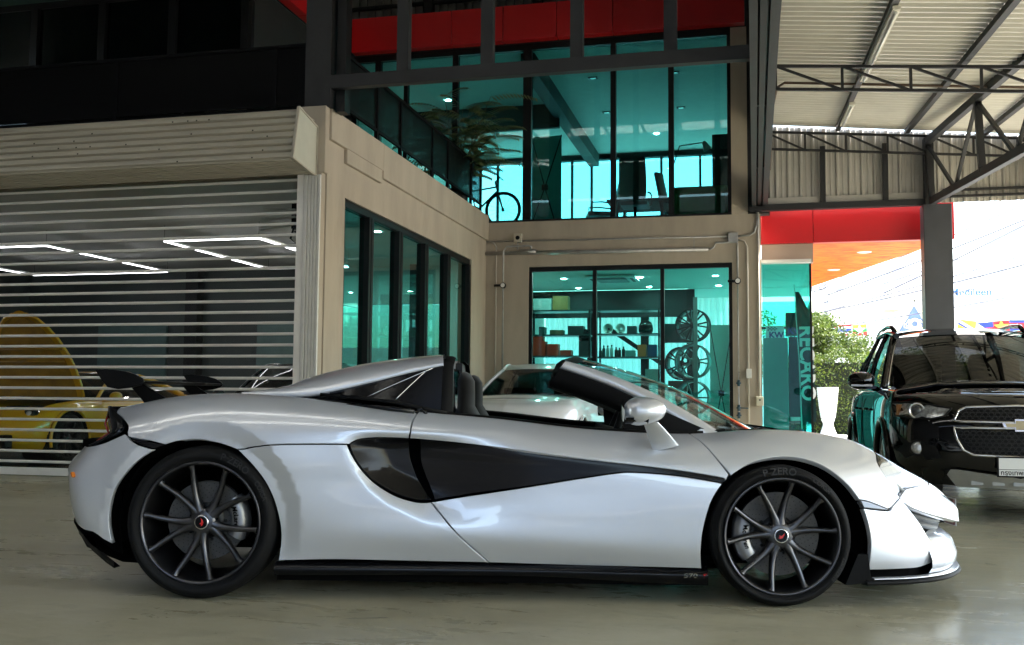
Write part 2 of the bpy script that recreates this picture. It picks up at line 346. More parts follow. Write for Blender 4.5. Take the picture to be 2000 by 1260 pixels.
for a, b in zip(rp[:-1], rp[1:]): rpart(MB().box(-4.563, a+.026, 4.276, -4.557, b-.026, 4.864), 'mesh_panel', M_MESH)
RF = tag(empty('front_railing', (-7, 10.1, 4.1)), 'black perforated metal railing above the rolling shutter box', 'railing')
rpart(MB().box(-14, 10.07, 4.865, -4.87, 10.12, 4.90), 'top_rail', M_RAIL, RF); rpart(MB().box(-14, 10.08, 4.20, -4.87, 10.11, 4.25), 'bottom_rail', M_RAIL, RF)
rpart(MB().box(-14, 10.12, 4.02, -4.87, 10.13, 4.2), 'rail_gap_strip', M_RAIL, RF)  # dark strip added to hide the bright line under the rail
for x in (-4.90, -5.25, -7.3, -9.3, -11.3): rpart(MB().box(x-.03, 10.075, 4.02, x+.03, 10.115, 4.864), 'post', M_RAIL, RF)
for a, b in ((-5.22, -4.93), (-7.27, -5.28), (-9.27, -7.33), (-11.27, -9.33)): o = rpart(MB().box(a, 10.092, 4.251, b, 10.098, 4.864), 'mesh_panel', M_MESH, RF)
# ---- steel frame in front of the atrium
SF = tag(empty('steel_frame', (-4.6, 9.9, 4.1)), 'dark grey steel portal frame with posts across the upper storey', 'steel frame')
rpart(MB().box(-4.765, 9.86, 4.09, -4.465, 10.15, 9.6), 'corner_column', M_STL, SF); rpart(MB().box(-4.44, 9.95, 4.05, -4.33, 10.1, 9.6), 'corner_strut', M_FRM, SF)
rpart(MB().box(-4.464, 9.85, 4.29, .02, 9.95, 4.43), 'cross_beam', M_STL, SF)
for x in (-3.635, -2.70, -1.745, -.79): rpart(MB().box(x-.065, 9.851, 4.431, x+.065, 9.949, 9.6), 'post', M_STL, SF)
rpart(MB().box(-4.5, 9.86, 6.6, .2, 9.95, 6.75), 'upper_beam', M_STL, SF)
# long beams running towards the canopy
for (x0, x1, z0, z1) in ((-.015, .055, 4.06, 4.40), (.075, .135, 4.10, 4.36), (.155, .235, 4.08, 4.42)): rpart(MB().box(x0, -6, z0, x1, 16.58, z1), 'long_beam', M_STL, SF)
for y in (2.0, 5.0, 7.9, 10.9, 13.9): rpart(MB().box(-.01, y, 4.12, .23, y+.06, 4.34), 'spacer', M_STL, SF)
rpart(MB().box(-.05, 16.45, 3.99, .26, 16.585, 4.06), 'bearing_plate', M_STL, SF)
# ---- atrium roof high above
ar = MB()
for i in range(160):
    y = -9.4+i*.165
    if not (-3.35 < y < -2.0 or .75 < y < 1.9): ar.box(-14, y, 9.66, .25, y+.09, 9.70)
for y0, y1 in ((-9.5, -3.2), (-2.1, .9), (1.85, 17)): ar.box(-14.2, y0, 9.70, .25, y1, 9.74)
o = ar.build('atrium_roof', mat('atrium_roof_sheet', (.40, .37, .31), .6, .1, var=.1)); tag(o, 'high ribbed metal roof over the atrium and the car bay', 'roof')
def sky_mat():
    m, nt, o = _new('skylight_sheet'); N = nt.nodes.new; L = nt.links.new; d = N('ShaderNodeBsdfDiffuse'); d.inputs[0].default_value = (.6, .6, .58, 1); t = N('ShaderNodeBsdfTranslucent'); t.inputs[0].default_value = (.75, .74, .70, 1); x = N('ShaderNodeMixShader'); x.inputs[0].default_value = .7
    tc = N('ShaderNodeTexCoord'); n = N('ShaderNodeTexNoise'); n.inputs['Scale'].default_value = 1.5; L(tc.outputs['Object'], n.inputs[0]); r = N('ShaderNodeMapRange'); r.inputs[3].default_value = .6; r.inputs[4].default_value = .8; L(n.outputs[0], r.inputs[0]); L(r.outputs[0], x.inputs[0]); L(d.outputs[0], x.inputs[1]); L(t.outputs[0], x.inputs[2]); L(x.outputs[0], o.inputs[0]); return m
M_SKL = sky_mat()
for yy in (-3.2, .9):
    SKY = tag(empty('skylight', (-5, yy, 9.70)), 'translucent roof skylight strip over the car bay, %s of the two' % ('front' if yy < 0 else 'rear'), 'skylight')
    for k in range(11): MB().box(-8+k*1.2, -.01, 0, -6.87+k*1.2, 1.11 if yy < 0 else .96, .012).build('pane', M_SKL, SKY); MB().box(-6.87+k*1.2, -.02, -.05, -6.80+k*1.2, 1.12 if yy < 0 else .97, .03).build('bar', M_STL, SKY)
# ================================================================== rolling shutter
SH = tag(empty('rolling_shutter', (-6.8, 9.85, 0)), 'closed see-through rolling shutter with pale aluminium bars and ribbed box', 'shutter')
def spart(mb, nm, m, P=None, bevel=0.):
    mb.v = [(x+6.8, y-9.85, z) for x, y, z in mb.v]; return mb.build(nm, m, P or SH, bevel=bevel)
XL, XR = -10.4, -4.80
for k in range(28):
    z = .165+k*.1205
    spart(MB().add([(x, 9.885+dy, z+dz) for x in (XL, XR) for dy, dz in ((.012, -.016), (-.004, -.014), (-.010, -.004), (-.010, .006), (-.002, .015), (.012, .016))], [(i, (i+1) % 6, 6+(i+1) % 6, 6+i) for i in range(6)]+[(0, 1, 2, 3, 4, 5), (11, 10, 9, 8, 7, 6)]), 'bar', M_ALU)
    spart(MB().box(XL, 9.889, z+.0165, XR, 9.893, z+.104), 'clear_strip', M_POLY)
spart(MB().box(XL, 9.868, .012, XR, 9.905, .098), 'bottom_rail', M_ALU, bevel=.004)
# guide rail with flutes
g = spart(MB().box(-4.80, 9.80, 0, -4.72, 9.93, 3.34), 'guide_rail', M_ALU, bevel=.004)
for x0, x1, y0 in ((-4.715, -4.675, 9.79), (-4.668, -4.640, 9.80), (-4.634, -4.606, 9.805), (-4.600, -4.572, 9.81), (-4.566, -4.536, 9.812)): spart(MB().box(x0, y0, 0, x1, 9.843, 3.33), 'flute', mat('guide_white', (.66, .64, .60), .4, .1, var=.05, dirt=.15), g, bevel=.003)
# box: ribs on the face, finer ribs on the sloping underside, end plate
fz = np.linspace(3.39, 3.93, 8)
for a, b in zip(fz[:-1], fz[1:]):
    h = b-a; yb = 9.29+(a-3.39)/.54*.12; yt = 9.29+(b-3.39)/.54*.12
    spart(MB().grid([[(x, yb, a), (x, yb-.024, a+h*.14), (x, yb+(yt-yb)*.6-.022, a+h*.58), (x, yt-.002, a+h*.70), (x, yt+.012, b-.004), (x, yt, b)] for x in (XL, -4.625)], smooth=False), 'face_rib', M_BOXC)
fy = np.linspace(0, 1, 8)
for a, b in zip(fy[:-1], fy[1:]):
    p = lambda t: (9.29+.50*t, 3.388-.05*t); (y0, z0), (y1, z1) = p(a), p(b)
    spart(MB().grid([[(x, y0, z0), (x, y0+.008, z0-.016), (x, y0+(y1-y0)*.6, (z0+z1)/2-.016), (x, y0+(y1-y0)*.75, (z0+z1)/2+.002), (x, y1, z1)] for x in (XL, -4.625)], smooth=False), 'underside_rib', M_BOXC)
spart(MB().box(XL, 9.42, 3.93, -4.63, 9.86, 3.94), 'box_lid', M_BOXC)
ep = MB(); poly = [(9.265, 3.39), (9.385, 3.955), (9.84, 3.86), (9.83, 3.325), (9.70, 3.33)]
ep.prism(poly, -4.622, -4.598, 'X'); spart(ep, 'end_plate', mat('end_plate_paint', (.50, .50, .42), .45, 0, var=.06, dirt=.3), bevel=.004)
for a, b in zip(poly, poly[1:]+poly[:1]): spart(MB().bar((-4.60, a[0], a[1]), (-4.60, b[0], b[1]), .016, .03, up=(1, 0, 0)), 'end_plate_edge', M_BOXC)
for i in range(26):   # rivets along the ribs
    x = -4.9-rng.random()*4.6; k = rng.integers(0, 7); z = fz[k]+.012; spart(MB().box(x, 9.262+(z-3.39)*.222, z, x+.014, 9.275+(z-3.39)*.222, z+.014), 'rivet', M_FRM)
# ---- services on the back wall
def wpipe(name, pts, r, m, label, cat):
    o = MB().tube(pts, r, 8).build(name, m); return tag(o, label, cat)
Y = 16.56
PT = tag(empty('air_line', (-2, Y, 3.4)), 'thick grey air line with drops and gauges along the back wall', 'pipe')
def ppart(mb, nm, m, P=None):
    l = (P or PT).location; mb.v = [(x-l.x, y-l.y, z-l.z) for x, y, z in mb.v]; return mb.build(nm, m, P or PT)
ppart(MB().tube([(-4.52, Y, 3.425), (-.72, Y, 3.395)], .034, 10).tube([(-.75, Y, 3.395), (-.68, Y, 3.395), (-.63, Y, 3.43), (-.60, Y, 3.50), (-.27, Y, 3.505), (-.25, Y, 3.48), (-.25, Y, 2.9)], .017, 8), 'main_pipe', M_GALV)
ppart(MB().tube([(-3.72, Y-.0, 3.44), (-3.70, Y-.04, 3.52), (-3.75, Y-.04, 3.54), (-4.13, Y-.04, 3.53), (-4.19, Y-.04, 3.46), (-4.19, Y-.04, 1.2)], .015, 8), 'drop_pipe', M_GALV)
ppart(MB().tube([(-3.9, Y, 3.44), (-3.62, Y, 3.438)], .042, 10), 'coupling', M_GALV)
ppart(MB().tube([(-.25, Y, 2.9), (-.25, Y, 1.38)], .012, 8).tube([(-.25, Y, 1.38), (-.25, Y, .30)], .010, 8), 'drop_pipe', M_GALV)
for x, z in ((-4.19, 2.86), (-.25, 2.86)):
    g = ppart(MB().lathe([(0, .03), (.045, .03), (.052, .02), (.052, -.02), (0, -.02)], 18, Matrix.Translation((x, Y-.04, z)) @ Matrix.Rotation(PI/2, 4, 'X')), 'gauge', M_FRM)
    ppart(MB().lathe([(0, .033), (.038, .033)], 16, Matrix.Translation((x, Y-.04, z)) @ Matrix.Rotation(PI/2, 4, 'X')), 'dial', mat('dial_white', (.7, .7, .68), .3, var=0))
    ppart(MB().tube([(x-.16, Y-.04, z), (x, Y-.04, z)], .022, 8), 'regulator', M_FRM)
for z in (1.20, .80, .68):
    ppart(MB().tube([(-.25, Y, z-.05), (-.25, Y, z+.05)], .024, 8).tube([(-.29, Y-.02, z), (-.21, Y-.02, z)], .012, 8), 'valve', mat('valve_blue', (.03, .07, .10), .4, .2))
ppart(MB().tube([(-.25, Y-.02, .80), (-.10, Y-.03, .795)], .010, 6), 'valve_lever', mat('valve_blue', (.03, .07, .10), .4, .2))
ppart(MB().bar((-.95, Y, 3.4), (-.95, Y, 3.62), .012), 'hanger', M_GALV)
M_CON = mat('conduit_cream', (.50, .47, .41), .5, .1, var=.1, scale=6, dirt=.25)
wpipe('conduit', [(-4.50, Y+.01, 3.635), (-2.5, Y+.01, 3.62), (-.36, Y+.01, 3.60)], .014, M_GALV, 'thin grey conduit running level just above the thick air line', 'conduit')
wpipe('conduit', [(-4.50, Y+.01, 3.64), (-4.38, Y+.01, 3.61), (-4.33, Y+.01, 3.54), (-4.33, Y+.01, .9)], .013, M_CON, 'painted conduit dropping beside the inner wall corner', 'conduit')
jb = tag(MB().box(-.40, 16.53, 3.50, -.24, 16.598, 3.66, .006).build('junction_box', M_GALV), 'grey square junction box above the shop window corner', 'junction box')
wpipe('conduit', [(-.24, Y+.01, 3.60), (-.06, Y+.01, 3.61), (.02, Y+.01, 3.66), (.06, Y+.01, 3.78), (.06, Y+.01, 4.0)], .014, M_GALV, 'grey conduit bending upward from the junction box', 'conduit')
wpipe('conduit', [(-.24, Y+.01, 3.54), (-.14, Y+.01, 3.52), (-.095, Y+.01, 3.42), (-.09, Y+.01, .10)], .014, M_CON, 'painted conduit running down to the white wall switch', 'conduit')
wpipe('conduit', [(.08, Y+.01, 4.0), (.08, Y+.01, .98)], .016, M_CON, 'cream conduit at the wall edge ending in a socket box', 'conduit')
tag(MB().box(-.13, 16.53, 1.28, -.045, 16.598, 1.43, .006).build('wall_switch', mat('switch_white', (.72, .71, .66), .35, var=.03)), 'white switch box on the conduit beside the shop window', 'switch')
so = empty('wall_socket', (.08, 16.56, .91)); tag(so, 'cream socket box at the bottom of the wall-edge conduit', 'socket')
MB().box(-.055, -.035, -.075, .055, .035, .075, .008).build('case', mat('socket_cream', (.62, .58, .44), .4, var=.03), so); MB().lathe([(0, 0), (.014, 0)], 12, Matrix.Translation((0, -.037, .02)) @ Matrix.Rotation(PI/2, 4, 'X')).build('hole', M_FRM, so)
ob = empty('wall_box', (-3.94, 16.54, 3.68)); tag(ob, 'square beige box with round knockout above the air line', 'electrical box')
MB().box(-.07, -.03, -.075, .07, .05, .075, .006).build('case', mat('box_beige', (.50, .45, .36), .5, var=.05), ob); MB().lathe([(0, 0), (.033, 0), (.04, -.006)], 16, Matrix.Translation((0, -.033, 0)) @ Matrix.Rotation(PI/2, 4, 'X')).build('knockout', M_FRM, ob); MB().tube([(0, -.02, -.07), (0, -.02, -.2)], .012, 6).build('stub_pipe', M_GALV, ob)
_cz = lambda y: 5.43-.08*(16.6-y)
tag(MB().add([(x, y, z) for x in (.238, .256) for y, z in ((-5, _cz(-5)), (16.62, _cz(16.62)), (16.62, 9.72), (-5, 9.72))], [(0, 1, 2, 3), (7, 6, 5, 4), (0, 4, 5, 1), (1, 5, 6, 2), (2, 6, 7, 3), (3, 7, 4, 0)]).build('sun_block_sheet', mat('atrium_sheet', (.20, .20, .18), .6, .1, var=.1)), 'dark sheet wall added to block sun between the canopy roof and the high atrium roof', 'wall')  # wall added to stop sun leaking in above the canopy
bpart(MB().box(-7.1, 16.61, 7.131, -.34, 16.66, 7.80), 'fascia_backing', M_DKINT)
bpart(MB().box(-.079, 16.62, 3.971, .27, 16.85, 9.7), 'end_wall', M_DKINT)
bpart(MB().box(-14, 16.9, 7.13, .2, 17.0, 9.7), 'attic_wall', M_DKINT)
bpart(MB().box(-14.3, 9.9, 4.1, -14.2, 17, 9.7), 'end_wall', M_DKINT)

# unseen walls added behind the viewer to block light and darken reflections
OB = tag(empty('added_shade_block', (-2, -24, 0)), 'unseen grey walls added behind the viewer to shade the bay and darken reflections', 'building')
MB().box(-26, 13.6, 0, 1.4, 14.4, 9.6).build('shade_wing', mat('shade_wing', (.17, .18, .20), .8, var=.15, scale=.5), OB)  # both wings are added to keep the left of the bay dark
MB().box(-11.4, 14.41, 0, -11.0, 33.8, 9.6).build('shade_wing', mat('shade_wing', (.17, .18, .20), .8, var=.15, scale=.5), OB)
MB().box(-28, -4, 0, 26, 0, 6.2).build('wall', mat('shade_far_wall', (.15, .18, .23), .8, var=.15, scale=.6), OB)

# ================================================================== open canopy on the right
M_ROOF = mat('roof_sheet_underside', (.62, .60, .555), .42, .25, var=.06, scale=2.5, dirt=.2)
M_CLAD = mat('wall_sheet', (.47, .45, .41), .45, .25, var=.08, scale=2.5, dirt=.25)
def rz(x, y): return 5.40-.095*(x-.3)-.08*(16.6-y)
CN = tag(empty('canopy', (.25, 16.6, 4.1)), 'open sided canopy with ribbed metal roof, dark trusses and purlins', 'canopy')
def cpart(mb, nm, m, P=None, bevel=0.):
    mb.v = [(x-.25, y-16.6, z-4.1) for x, y, z in mb.v]; return mb.build(nm, m, P or CN, bevel=bevel)
edges = [.26, 1.34, 2.38, 3.5, 4.6, 5.7, 6.8, 7.9]
for a, b in zip(edges[:-1], edges[1:]):
    rows = []; y = 16.6
    while y > -5:
        for dy, dz in ((0, 0), (.03, .028), (.075, .028), (.105, 0), (.15, 0)): rows.append([(x, y-dy, rz(x, y)+.03+dz) for x in (a-.02, b+.02)])
        y -= .165
    cpart(MB().grid(rows, smooth=False), 'roof_sheet', M_ROOF)
for x in edges: cpart(MB().bar((x, 16.55, rz(x, 16.55)-.005), (x, -4.8, rz(x, -4.8)-.005), .07, .07), 'purlin', M_STL)
for y0, y1 in ((15.9, 14.3), (12.9, 9.9)):
    f = cpart(MB().bar((1.36, y0, rz(1.36, y0)-.06), (1.36, y1, rz(1.36, y1)-.06), .075, .04), 'tube_light', mat('fitting_white', (.62, .60, .52), .5, 0, var=.1, dirt=.4))
    cpart(MB().tube([(1.36, y0-.05, rz(1.36, y0)-.093), (1.36, y1+.05, rz(1.36, y1)-.093)], .014, 8), 'tube', mat('tube_glass', (.75, .76, .76), .3), f)
cpart(MB().tube([(.27, 16.2, 4.6), (.29, 14.6, rz(.29, 14.6)-.10), (.33, 13.5, rz(.33, 13.5)-.05), (.42, 13.3, rz(.4, 13.3)-.03), (7.5, 13.1, rz(7.5, 13.1)-.03)], .018, 6), 'cable_conduit', mat('conduit_rust', (.10, .065, .045), .6, 0, var=.3))
def truss(x0, y0, x1, y1, z0, h0, z1, h1, n, t=.035, right=True):
    T = cpart(MB().bar((x0, y0, z0), (x1, y1, z1), t, t), 'truss', M_STL)
    cpart(MB().bar((x0, y0, z0-h0), (x1, y1, z1-h1), t, t), 'bottom_chord', M_STL, T)
    P = lambda k: Vector((x0+(x1-x0)*k/n, y0+(y1-y0)*k/n, z0+(z1-z0)*k/n)); D = lambda k: Vector((0, 0, h0+(h1-h0)*k/n))
    for k in range(n+1): cpart(MB().bar(P(k), P(k)-D(k), t*.9, t*.9, up=(0, 1, 0)), 'strut', M_STL, T)
    for k in range(n): cpart(MB().bar(P(k), P(k+1)-D(k+1), t*.8, t*.8), 'diagonal', M_STL, T)
    for o in T.children: o.location = (0, 0, 0)
truss(.28, 12.0, 7.8, 12.0, 4.90, .28, 4.33, .28, 10)
truss(.20, 16.40, 5.2, 16.40, 5.27, .28, 4.86, .28, 8)
truss(.28, 6.5, 7.8, 6.5, 4.45, .28, 3.90, .28, 10)
# heavy truss from the column towards the viewer
def h3(t): return Vector((2.66+.32*t, 16.4-4.2*t, 4.98-.16*t)), Vector((2.70+.30*t, 16.3-4.1*t, 4.02-.22*t))
T = cpart(MB().bar(h3(0)[0], h3(4.2)[0], .085, .11), 'main_truss', M_STL); cpart(MB().bar(h3(0)[1], h3(4.2)[1], .085, .11), 'bottom_chord', M_STL, T)
ks = [0, .62, 1.25, 1.9, 2.6, 3.3, 4.0]
for i, k in enumerate(ks):
    cpart(MB().bar(h3(k)[0], h3(k)[1], .085, .085, up=(0, 1, 0)), 'strut', M_STL, T)
    if i+1 < len(ks):
        mid = (k+ks[i+1])/2
        cpart(MB().bar(h3(k)[0]-Vector((0, 0, .05)), h3(mid)[1], .045, .045), 'diagonal', M_STL, T); cpart(MB().bar(h3(ks[i+1])[0], h3(mid)[1], .045, .045), 'diagonal', M_STL, T)
# gable cladding with vertical ribs
def clad(name, x0, x1, y, z0, ztop, flip=1):
    P = []; x = x0
    while x < x1:
        for dx, dy in ((0, 0), (.02, -.03), (.045, -.03), (.065, 0), (.105, 0), (.115, -.008), (.13, -.008), (.14, 0)): P.append([(x+dx, y+dy, z0), (x+dx, y+dy, ztop(x+dx))])
        x += .19
    return cpart(MB().grid(P, smooth=False), name, M_CLAD)
clad('gable_sheet', .16, 5.6, 16.66, 4.05, lambda x: rz(x, 16.6)+.024)
cpart(MB().box(.13, 16.50, 4.0, 2.66, 16.62, 4.10), 'eaves_beam', M_STL); cpart(MB().box(.2, 16.60, 4.10, 2.6, 16.64, 4.22), 'flashing', M_CLAD)
for x in (1.10, 2.05): cpart(MB().box(x-.04, 16.52, 4.10, x+.04, 16.60, 5.02), 'post', M_STL)
cpart(MB().box(.16, 16.46, 4.06, .24, 16.60, 5.4), 'post', M_STL)
for z in (4.12, 4.22): cpart(MB().box(2.9, 16.58, z, 5.6, 16.63, z+.035), 'girt', M_STL)
cpart(MB().box(2.62, 16.46, 3.9, 2.76, 16.62, 5.06), 'king_post', M_STL)
# side return on the far right
rows = []; y = 16.6
while y > 11.5:
    for dy, dx in ((0, 0), (.03, .03), (.06, .03), (.09, 0), (.19, 0)): rows.append([(4.55+dx+(16.6-y-dy)*.09, y-dy, 3.85), (4.55+dx+(16.6-y-dy)*.09, y-dy, rz(4.6, y-dy)-.02)])
    y -= .19
cpart(MB().grid(rows, smooth=False), 'side_sheet', M_CLAD)
cpart(MB().bar((4.52, 16.7, 3.86), (4.98, 11.5, 3.80), .10, .12), 'red_edge_trim', M_RED_P)
CO = tag(MB().box(2.585, 16.44, 0, 3.0, 16.78, 4.0).build('column', mat('column_grey', (.042, .045, .053), .5, 0, var=.12, scale=3, dirt=.2), bevel=.008), 'square grey column holding the canopy behind the black four wheel drive', 'column')
# ================================================================== red porch and corner glass room
PO = tag(empty('red_porch', (1, 17, 3.5)), 'red fascia porch with reflected glow painted orange on its underside beside the corner glass', 'porch')
def qpart(mb, nm, m, P=None, bevel=0.):
    R = P or PO; l = PO.location; mb.v = [(x-l.x, y-l.y, z-l.z) for x, y, z in mb.v]; return mb.build(nm, m, R, bevel=bevel)
for a, b in ((.135, .955), (.965, 3.125)): qpart(MB().box(a, 16.95, 3.52, b, 17.06, 4.15), 'fascia_panel', M_RED_P, bevel=.004)
qpart(MB().box(.12, 17.061, 3.52, 3.11, 17.09, 4.15), 'fascia_backing', M_RED_P)
def soffit_mat():
    m, nt, o = _new('glow_streak_soffit'); N = nt.nodes.new; L = nt.links.new; b = N('ShaderNodeBsdfPrincipled'); L(b.outputs[0], o.inputs[0]); b.inputs['Roughness'].default_value = .5; b.inputs['Specular IOR Level'].default_value = .15
    tc = N('ShaderNodeTexCoord'); mp = N('ShaderNodeMapping'); mp.inputs['Scale'].default_value = (1.2, 3.2, 1); L(tc.outputs['Object'], mp.inputs[0]); n = N('ShaderNodeTexNoise'); n.inputs['Scale'].default_value = 2.2; n.inputs['Detail'].default_value = 9; n.inputs['Roughness'].default_value = .72; L(mp.outputs[0], n.inputs[0])
    r = N('ShaderNodeValToRGB'); r.color_ramp.elements[0].position = .38; r.color_ramp.elements[0].color = (.82, .06, .006, 1); r.color_ramp.elements[1].position = .66; r.color_ramp.elements[1].color = (.92, .27, .015, 1); L(n.outputs[0], r.inputs[0]); L(r.outputs[0], b.inputs['Base Color']); return m  # orange streaks paint reflected light onto a red panel
qpart(MB().prism([(.15, 17.06), (3.11, 17.06), (2.82, 18.2), (2.15, 20.7), (1.25, 24.1), (.15, 24.1)], 3.54, 3.70, 'Z'), 'soffit', soffit_mat())
for x, y in ((1.9, 18.37), (1.56, 20.79)): qpart(MB().lathe([(0, 3.530), (.10, 3.530), (.12, 3.535), (.125, 3.539)], 20, Matrix.Translation((x, y, 0))), 'downlight', mat('downlight_trim', (.75, .74, .72), .3, .2, var=0))
GR = tag(empty('corner_glass_room', (.5, 17, 0)), 'corner glass room with beige lintel at the end of the shop', 'glass room')
def gpart(mb, nm, m, P=None):
    l = GR.location; mb.v = [(x-l.x, y-l.y, z-l.z) for x, y, z in mb.v]; return mb.build(nm, m, P or GR)
gpart(MB().box(.13, 17.0, 3.20, .96, 17.2, 3.515), 'lintel', mat('lintel_tan', (.40, .31, .25), .75, 0, var=.06, scale=2))
gpart(MB().box(.14, 17.06, .04, .90, 17.068, 3.198), 'pane', M_TEAL); gpart(MB().box(.915, 17.08, .04, .923, 23.6, 3.198), 'pane', M_TEAL)
gpart(MB().box(.14, 23.7, .04, .92, 23.708, 3.19), 'pane', M_TEAL)
gpart(MB().box(.895, 17.05, 0, .93, 17.085, 3.199), 'corner_post', M_FRM); gpart(MB().box(.13, 17.04, 0, .93, 17.1, .04), 'bottom_track', M_FRM); gpart(MB().box(.13, 23.69, 2.55, .93, 23.75, 2.61), 'transom', M_FRM)
# feather flag standing inside the corner glass
FL = tag(empty('feather_flag', (.80, 18.3, 0)), 'tall dark feather flag with vertical RECARO lettering behind the corner glass', 'flag')
MB().tube([(.0, 0, .42), (-.03, 0, 1.6), (-.08, 0, 2.5), (-.10, 0, 2.98)], [.014, .012, .009, .006], 6).build('pole', mat('pole_white', (.6, .62, .62), .4), FL)
rows = []
for t in np.linspace(0, 1, 26):
    z = .55+2.30*t; x0 = np.interp(z, [.42, 1.6, 2.5, 2.98], [.01, -.02, -.07, -.09]); w = .24*min(1, (1.03-t)/.22)**.7
    rows.append([(x0+w*s_, .05*math.sin(7*t+3*s_)*s_, z) for s_ in np.linspace(0, 1, 7)])
MB().grid(rows).build('cloth', mat('flag_cloth', (.006, .03, .035), .7, 0, var=.2), FL)
text_obj('lettering', 'RECARO', .34, mat('flag_print', (.75, .78, .78), .6, var=0), FL, frame((.095, -.06, 1.58), (.02, 0, -1), (1, 0, 0)), bold=.008)
MB().lathe([(0, 0), (.15, 0), (.15, .03), (.06, .06), (.05, .32), (.03, .42)], 20).build('base', mat('flag_base', (.02, .05, .12), .4), FL)
for nm, x, y, z, w, h in (('carton', .22, 19.6, 2.08, .34, .26), ('carton', .57, 19.0, 2.12, .30, .42)):
    B = tag(empty(nm, (x+w/2, y+.1, z)), 'pale KW carton seen through the corner glass' if h < .3 else 'dark KW carton beside the feather flag pole', 'carton')
    MB().box(-w/2, -.1, 0, w/2, .15, h, .006).build('case', mat('carton_%d' % int(h*100), (.62, .66, .68) if h < .3 else (.03, .035, .04), .5, var=.05), B)
    text_obj('lettering', 'KW', .16, mat('kw_purple', (.10, .05, .22), .5, var=0), B, frame((.02, -.104, .08), (1, 0, 0), (0, 0, 1)), bold=.006)
    ch = MB()
    for i in range(6):
        for j in range(3):
            if (i+j) % 2 == 0: ch.box(-.14+i*.03, -.106, .17+j*.022, -.112+i*.03, -.1045, .19+j*.022)
    ch.build('chequer_print', mat('print_black', (.01, .01, .01), .5, var=0), B)
tag(MB().box(.16, 18.9, 0, .60, 19.9, 2.07, .01).build('display_cabinet', mat('cabinet_teal', (.10, .22, .22), .4, var=.05), None), 'tall plain cabinet standing behind the corner glass under the cartons', 'cabinet')
pst = tag(empty('poster_panel', (.74, 19.2, 0)), 'dark standing poster panel between cabinet and feather flag', 'poster'); MB().box(-.12, 0, .5, .14, .03, 2.1, .004).build('board', mat('poster_dark', (.02, .025, .03), .4, var=.4, scale=4), pst); MB().box(-.10, -.004, .55, .12, -.001, .62).build('caption_strip', mat('poster_strip', (.4, .42, .42), .5), pst)
# ================================================================== outside on the right: kerb, planter, hedge, trees
K = MB().box(.94, 23.2, -.02, 14, 24.6, .13, .02).build('kerb', mat('kerb_concrete', (.55, .54, .51), .8, var=.1, dirt=.2)); K['kind'] = 'structure'
VS = tag(empty('planter', (1.62, 23.9, .13)), 'tall white ribbed planter pot with pinched foot beside the hedge', 'planter')
prof = [(.19, 0), (.20, .02), (.17, .06), (.115, .22), (.11, .26), (.135, .33)]; 
for k in range(14): z = .34+k*.052; r = .14+.09*(k/13)**.7; prof += [(r+.006, z+.006), (r+.008, z+.03), (r-.002, z+.046)]
prof += [(.236, 1.075), (.236, 1.09), (.215, 1.09), (.20, 1.0)]
MB().lathe(prof, 36).build('pot', mat('white_pot', (.78, .78, .77), .45, var=.03), VS); MB().lathe([(0, .99), (.2, .99)], 20).build('soil', mat('soil', (.06, .045, .03), .9), VS)
M_LEAF = {}
def leaf_mat(name, c1, c2):
    m, nt, o = _new(name); N = nt.nodes.new; L = nt.links.new
    ob = N('ShaderNodeTexCoord'); n = N('ShaderNodeTexNoise'); n.inputs['Scale'].default_value = 2.6; n.inputs['Detail'].default_value = 5; L(ob.outputs['Object'], n.inputs[0])
    n2 = N('ShaderNodeTexNoise'); n2.inputs['Scale'].default_value = 40; L(ob.outputs['Object'], n2.inputs[0]); ad = N('ShaderNodeMath'); ad.operation = 'MULTIPLY_ADD'; ad.inputs[1].default_value = .6; L(n2.outputs[0], ad.inputs[0]); L(n.outputs[0], ad.inputs[2])
    r = N('ShaderNodeValToRGB'); r.color_ramp.elements[0].position = .62; r.color_ramp.elements[0].color = (*c1, 1); r.color_ramp.elements[1].position = 1.0; r.color_ramp.elements[1].color = (*c2, 1); L(ad.outputs[0], r.inputs[0])
    d = N('ShaderNodeBsdfPrincipled'); d.inputs['Roughness'].default_value = .5; L(r.outputs[0], d.inputs['Base Color']); t = N('ShaderNodeBsdfTranslucent'); L(r.outputs[0], t.inputs[0]); mx = N('ShaderNodeMixShader'); mx.inputs[0].default_value = .35; L(d.outputs[0], mx.inputs[1]); L(t.outputs[0], mx.inputs[2]); L(mx.outputs[0], o.inputs[0]); return m
LEAF_A = leaf_mat('hedge_leaf', (.028, .06, .006), (.14, .19, .018)); LEAF_B = leaf_mat('tree_leaf', (.03, .06, .008), (.13, .18, .03))
def leaves(n, pos, size, m, name, parent, seed=1):
    g = np.random.default_rng(seed); P = pos(g, n); V = []; F = []
    a = g.normal(size=(n, 3)); a /= np.linalg.norm(a, axis=1)[:, None]; b = g.normal(size=(n, 3)); b -= (b*a).sum(1)[:, None]*a; b /= np.linalg.norm(b, axis=1)[:, None]
    s = size*(.6+.8*g.random(n))[:, None]; c = np.cross(a, b)*.12*s
    V = np.stack([P-a*s, P+b*s*.42+c, P+a*s, P-b*s*.42+c], 1).reshape(-1, 3); F = np.arange(4*n).reshape(n, 4)
    me = bpy.data.meshes.new(name); me.from_pydata(V.tolist(), [], F.tolist()); me.update(); return link(name, me, m, parent)
HG = tag(empty('hedge', (3.5, 25.2, 0)), 'dense clipped green hedge behind the white planter and the parked four wheel drive', 'hedge')
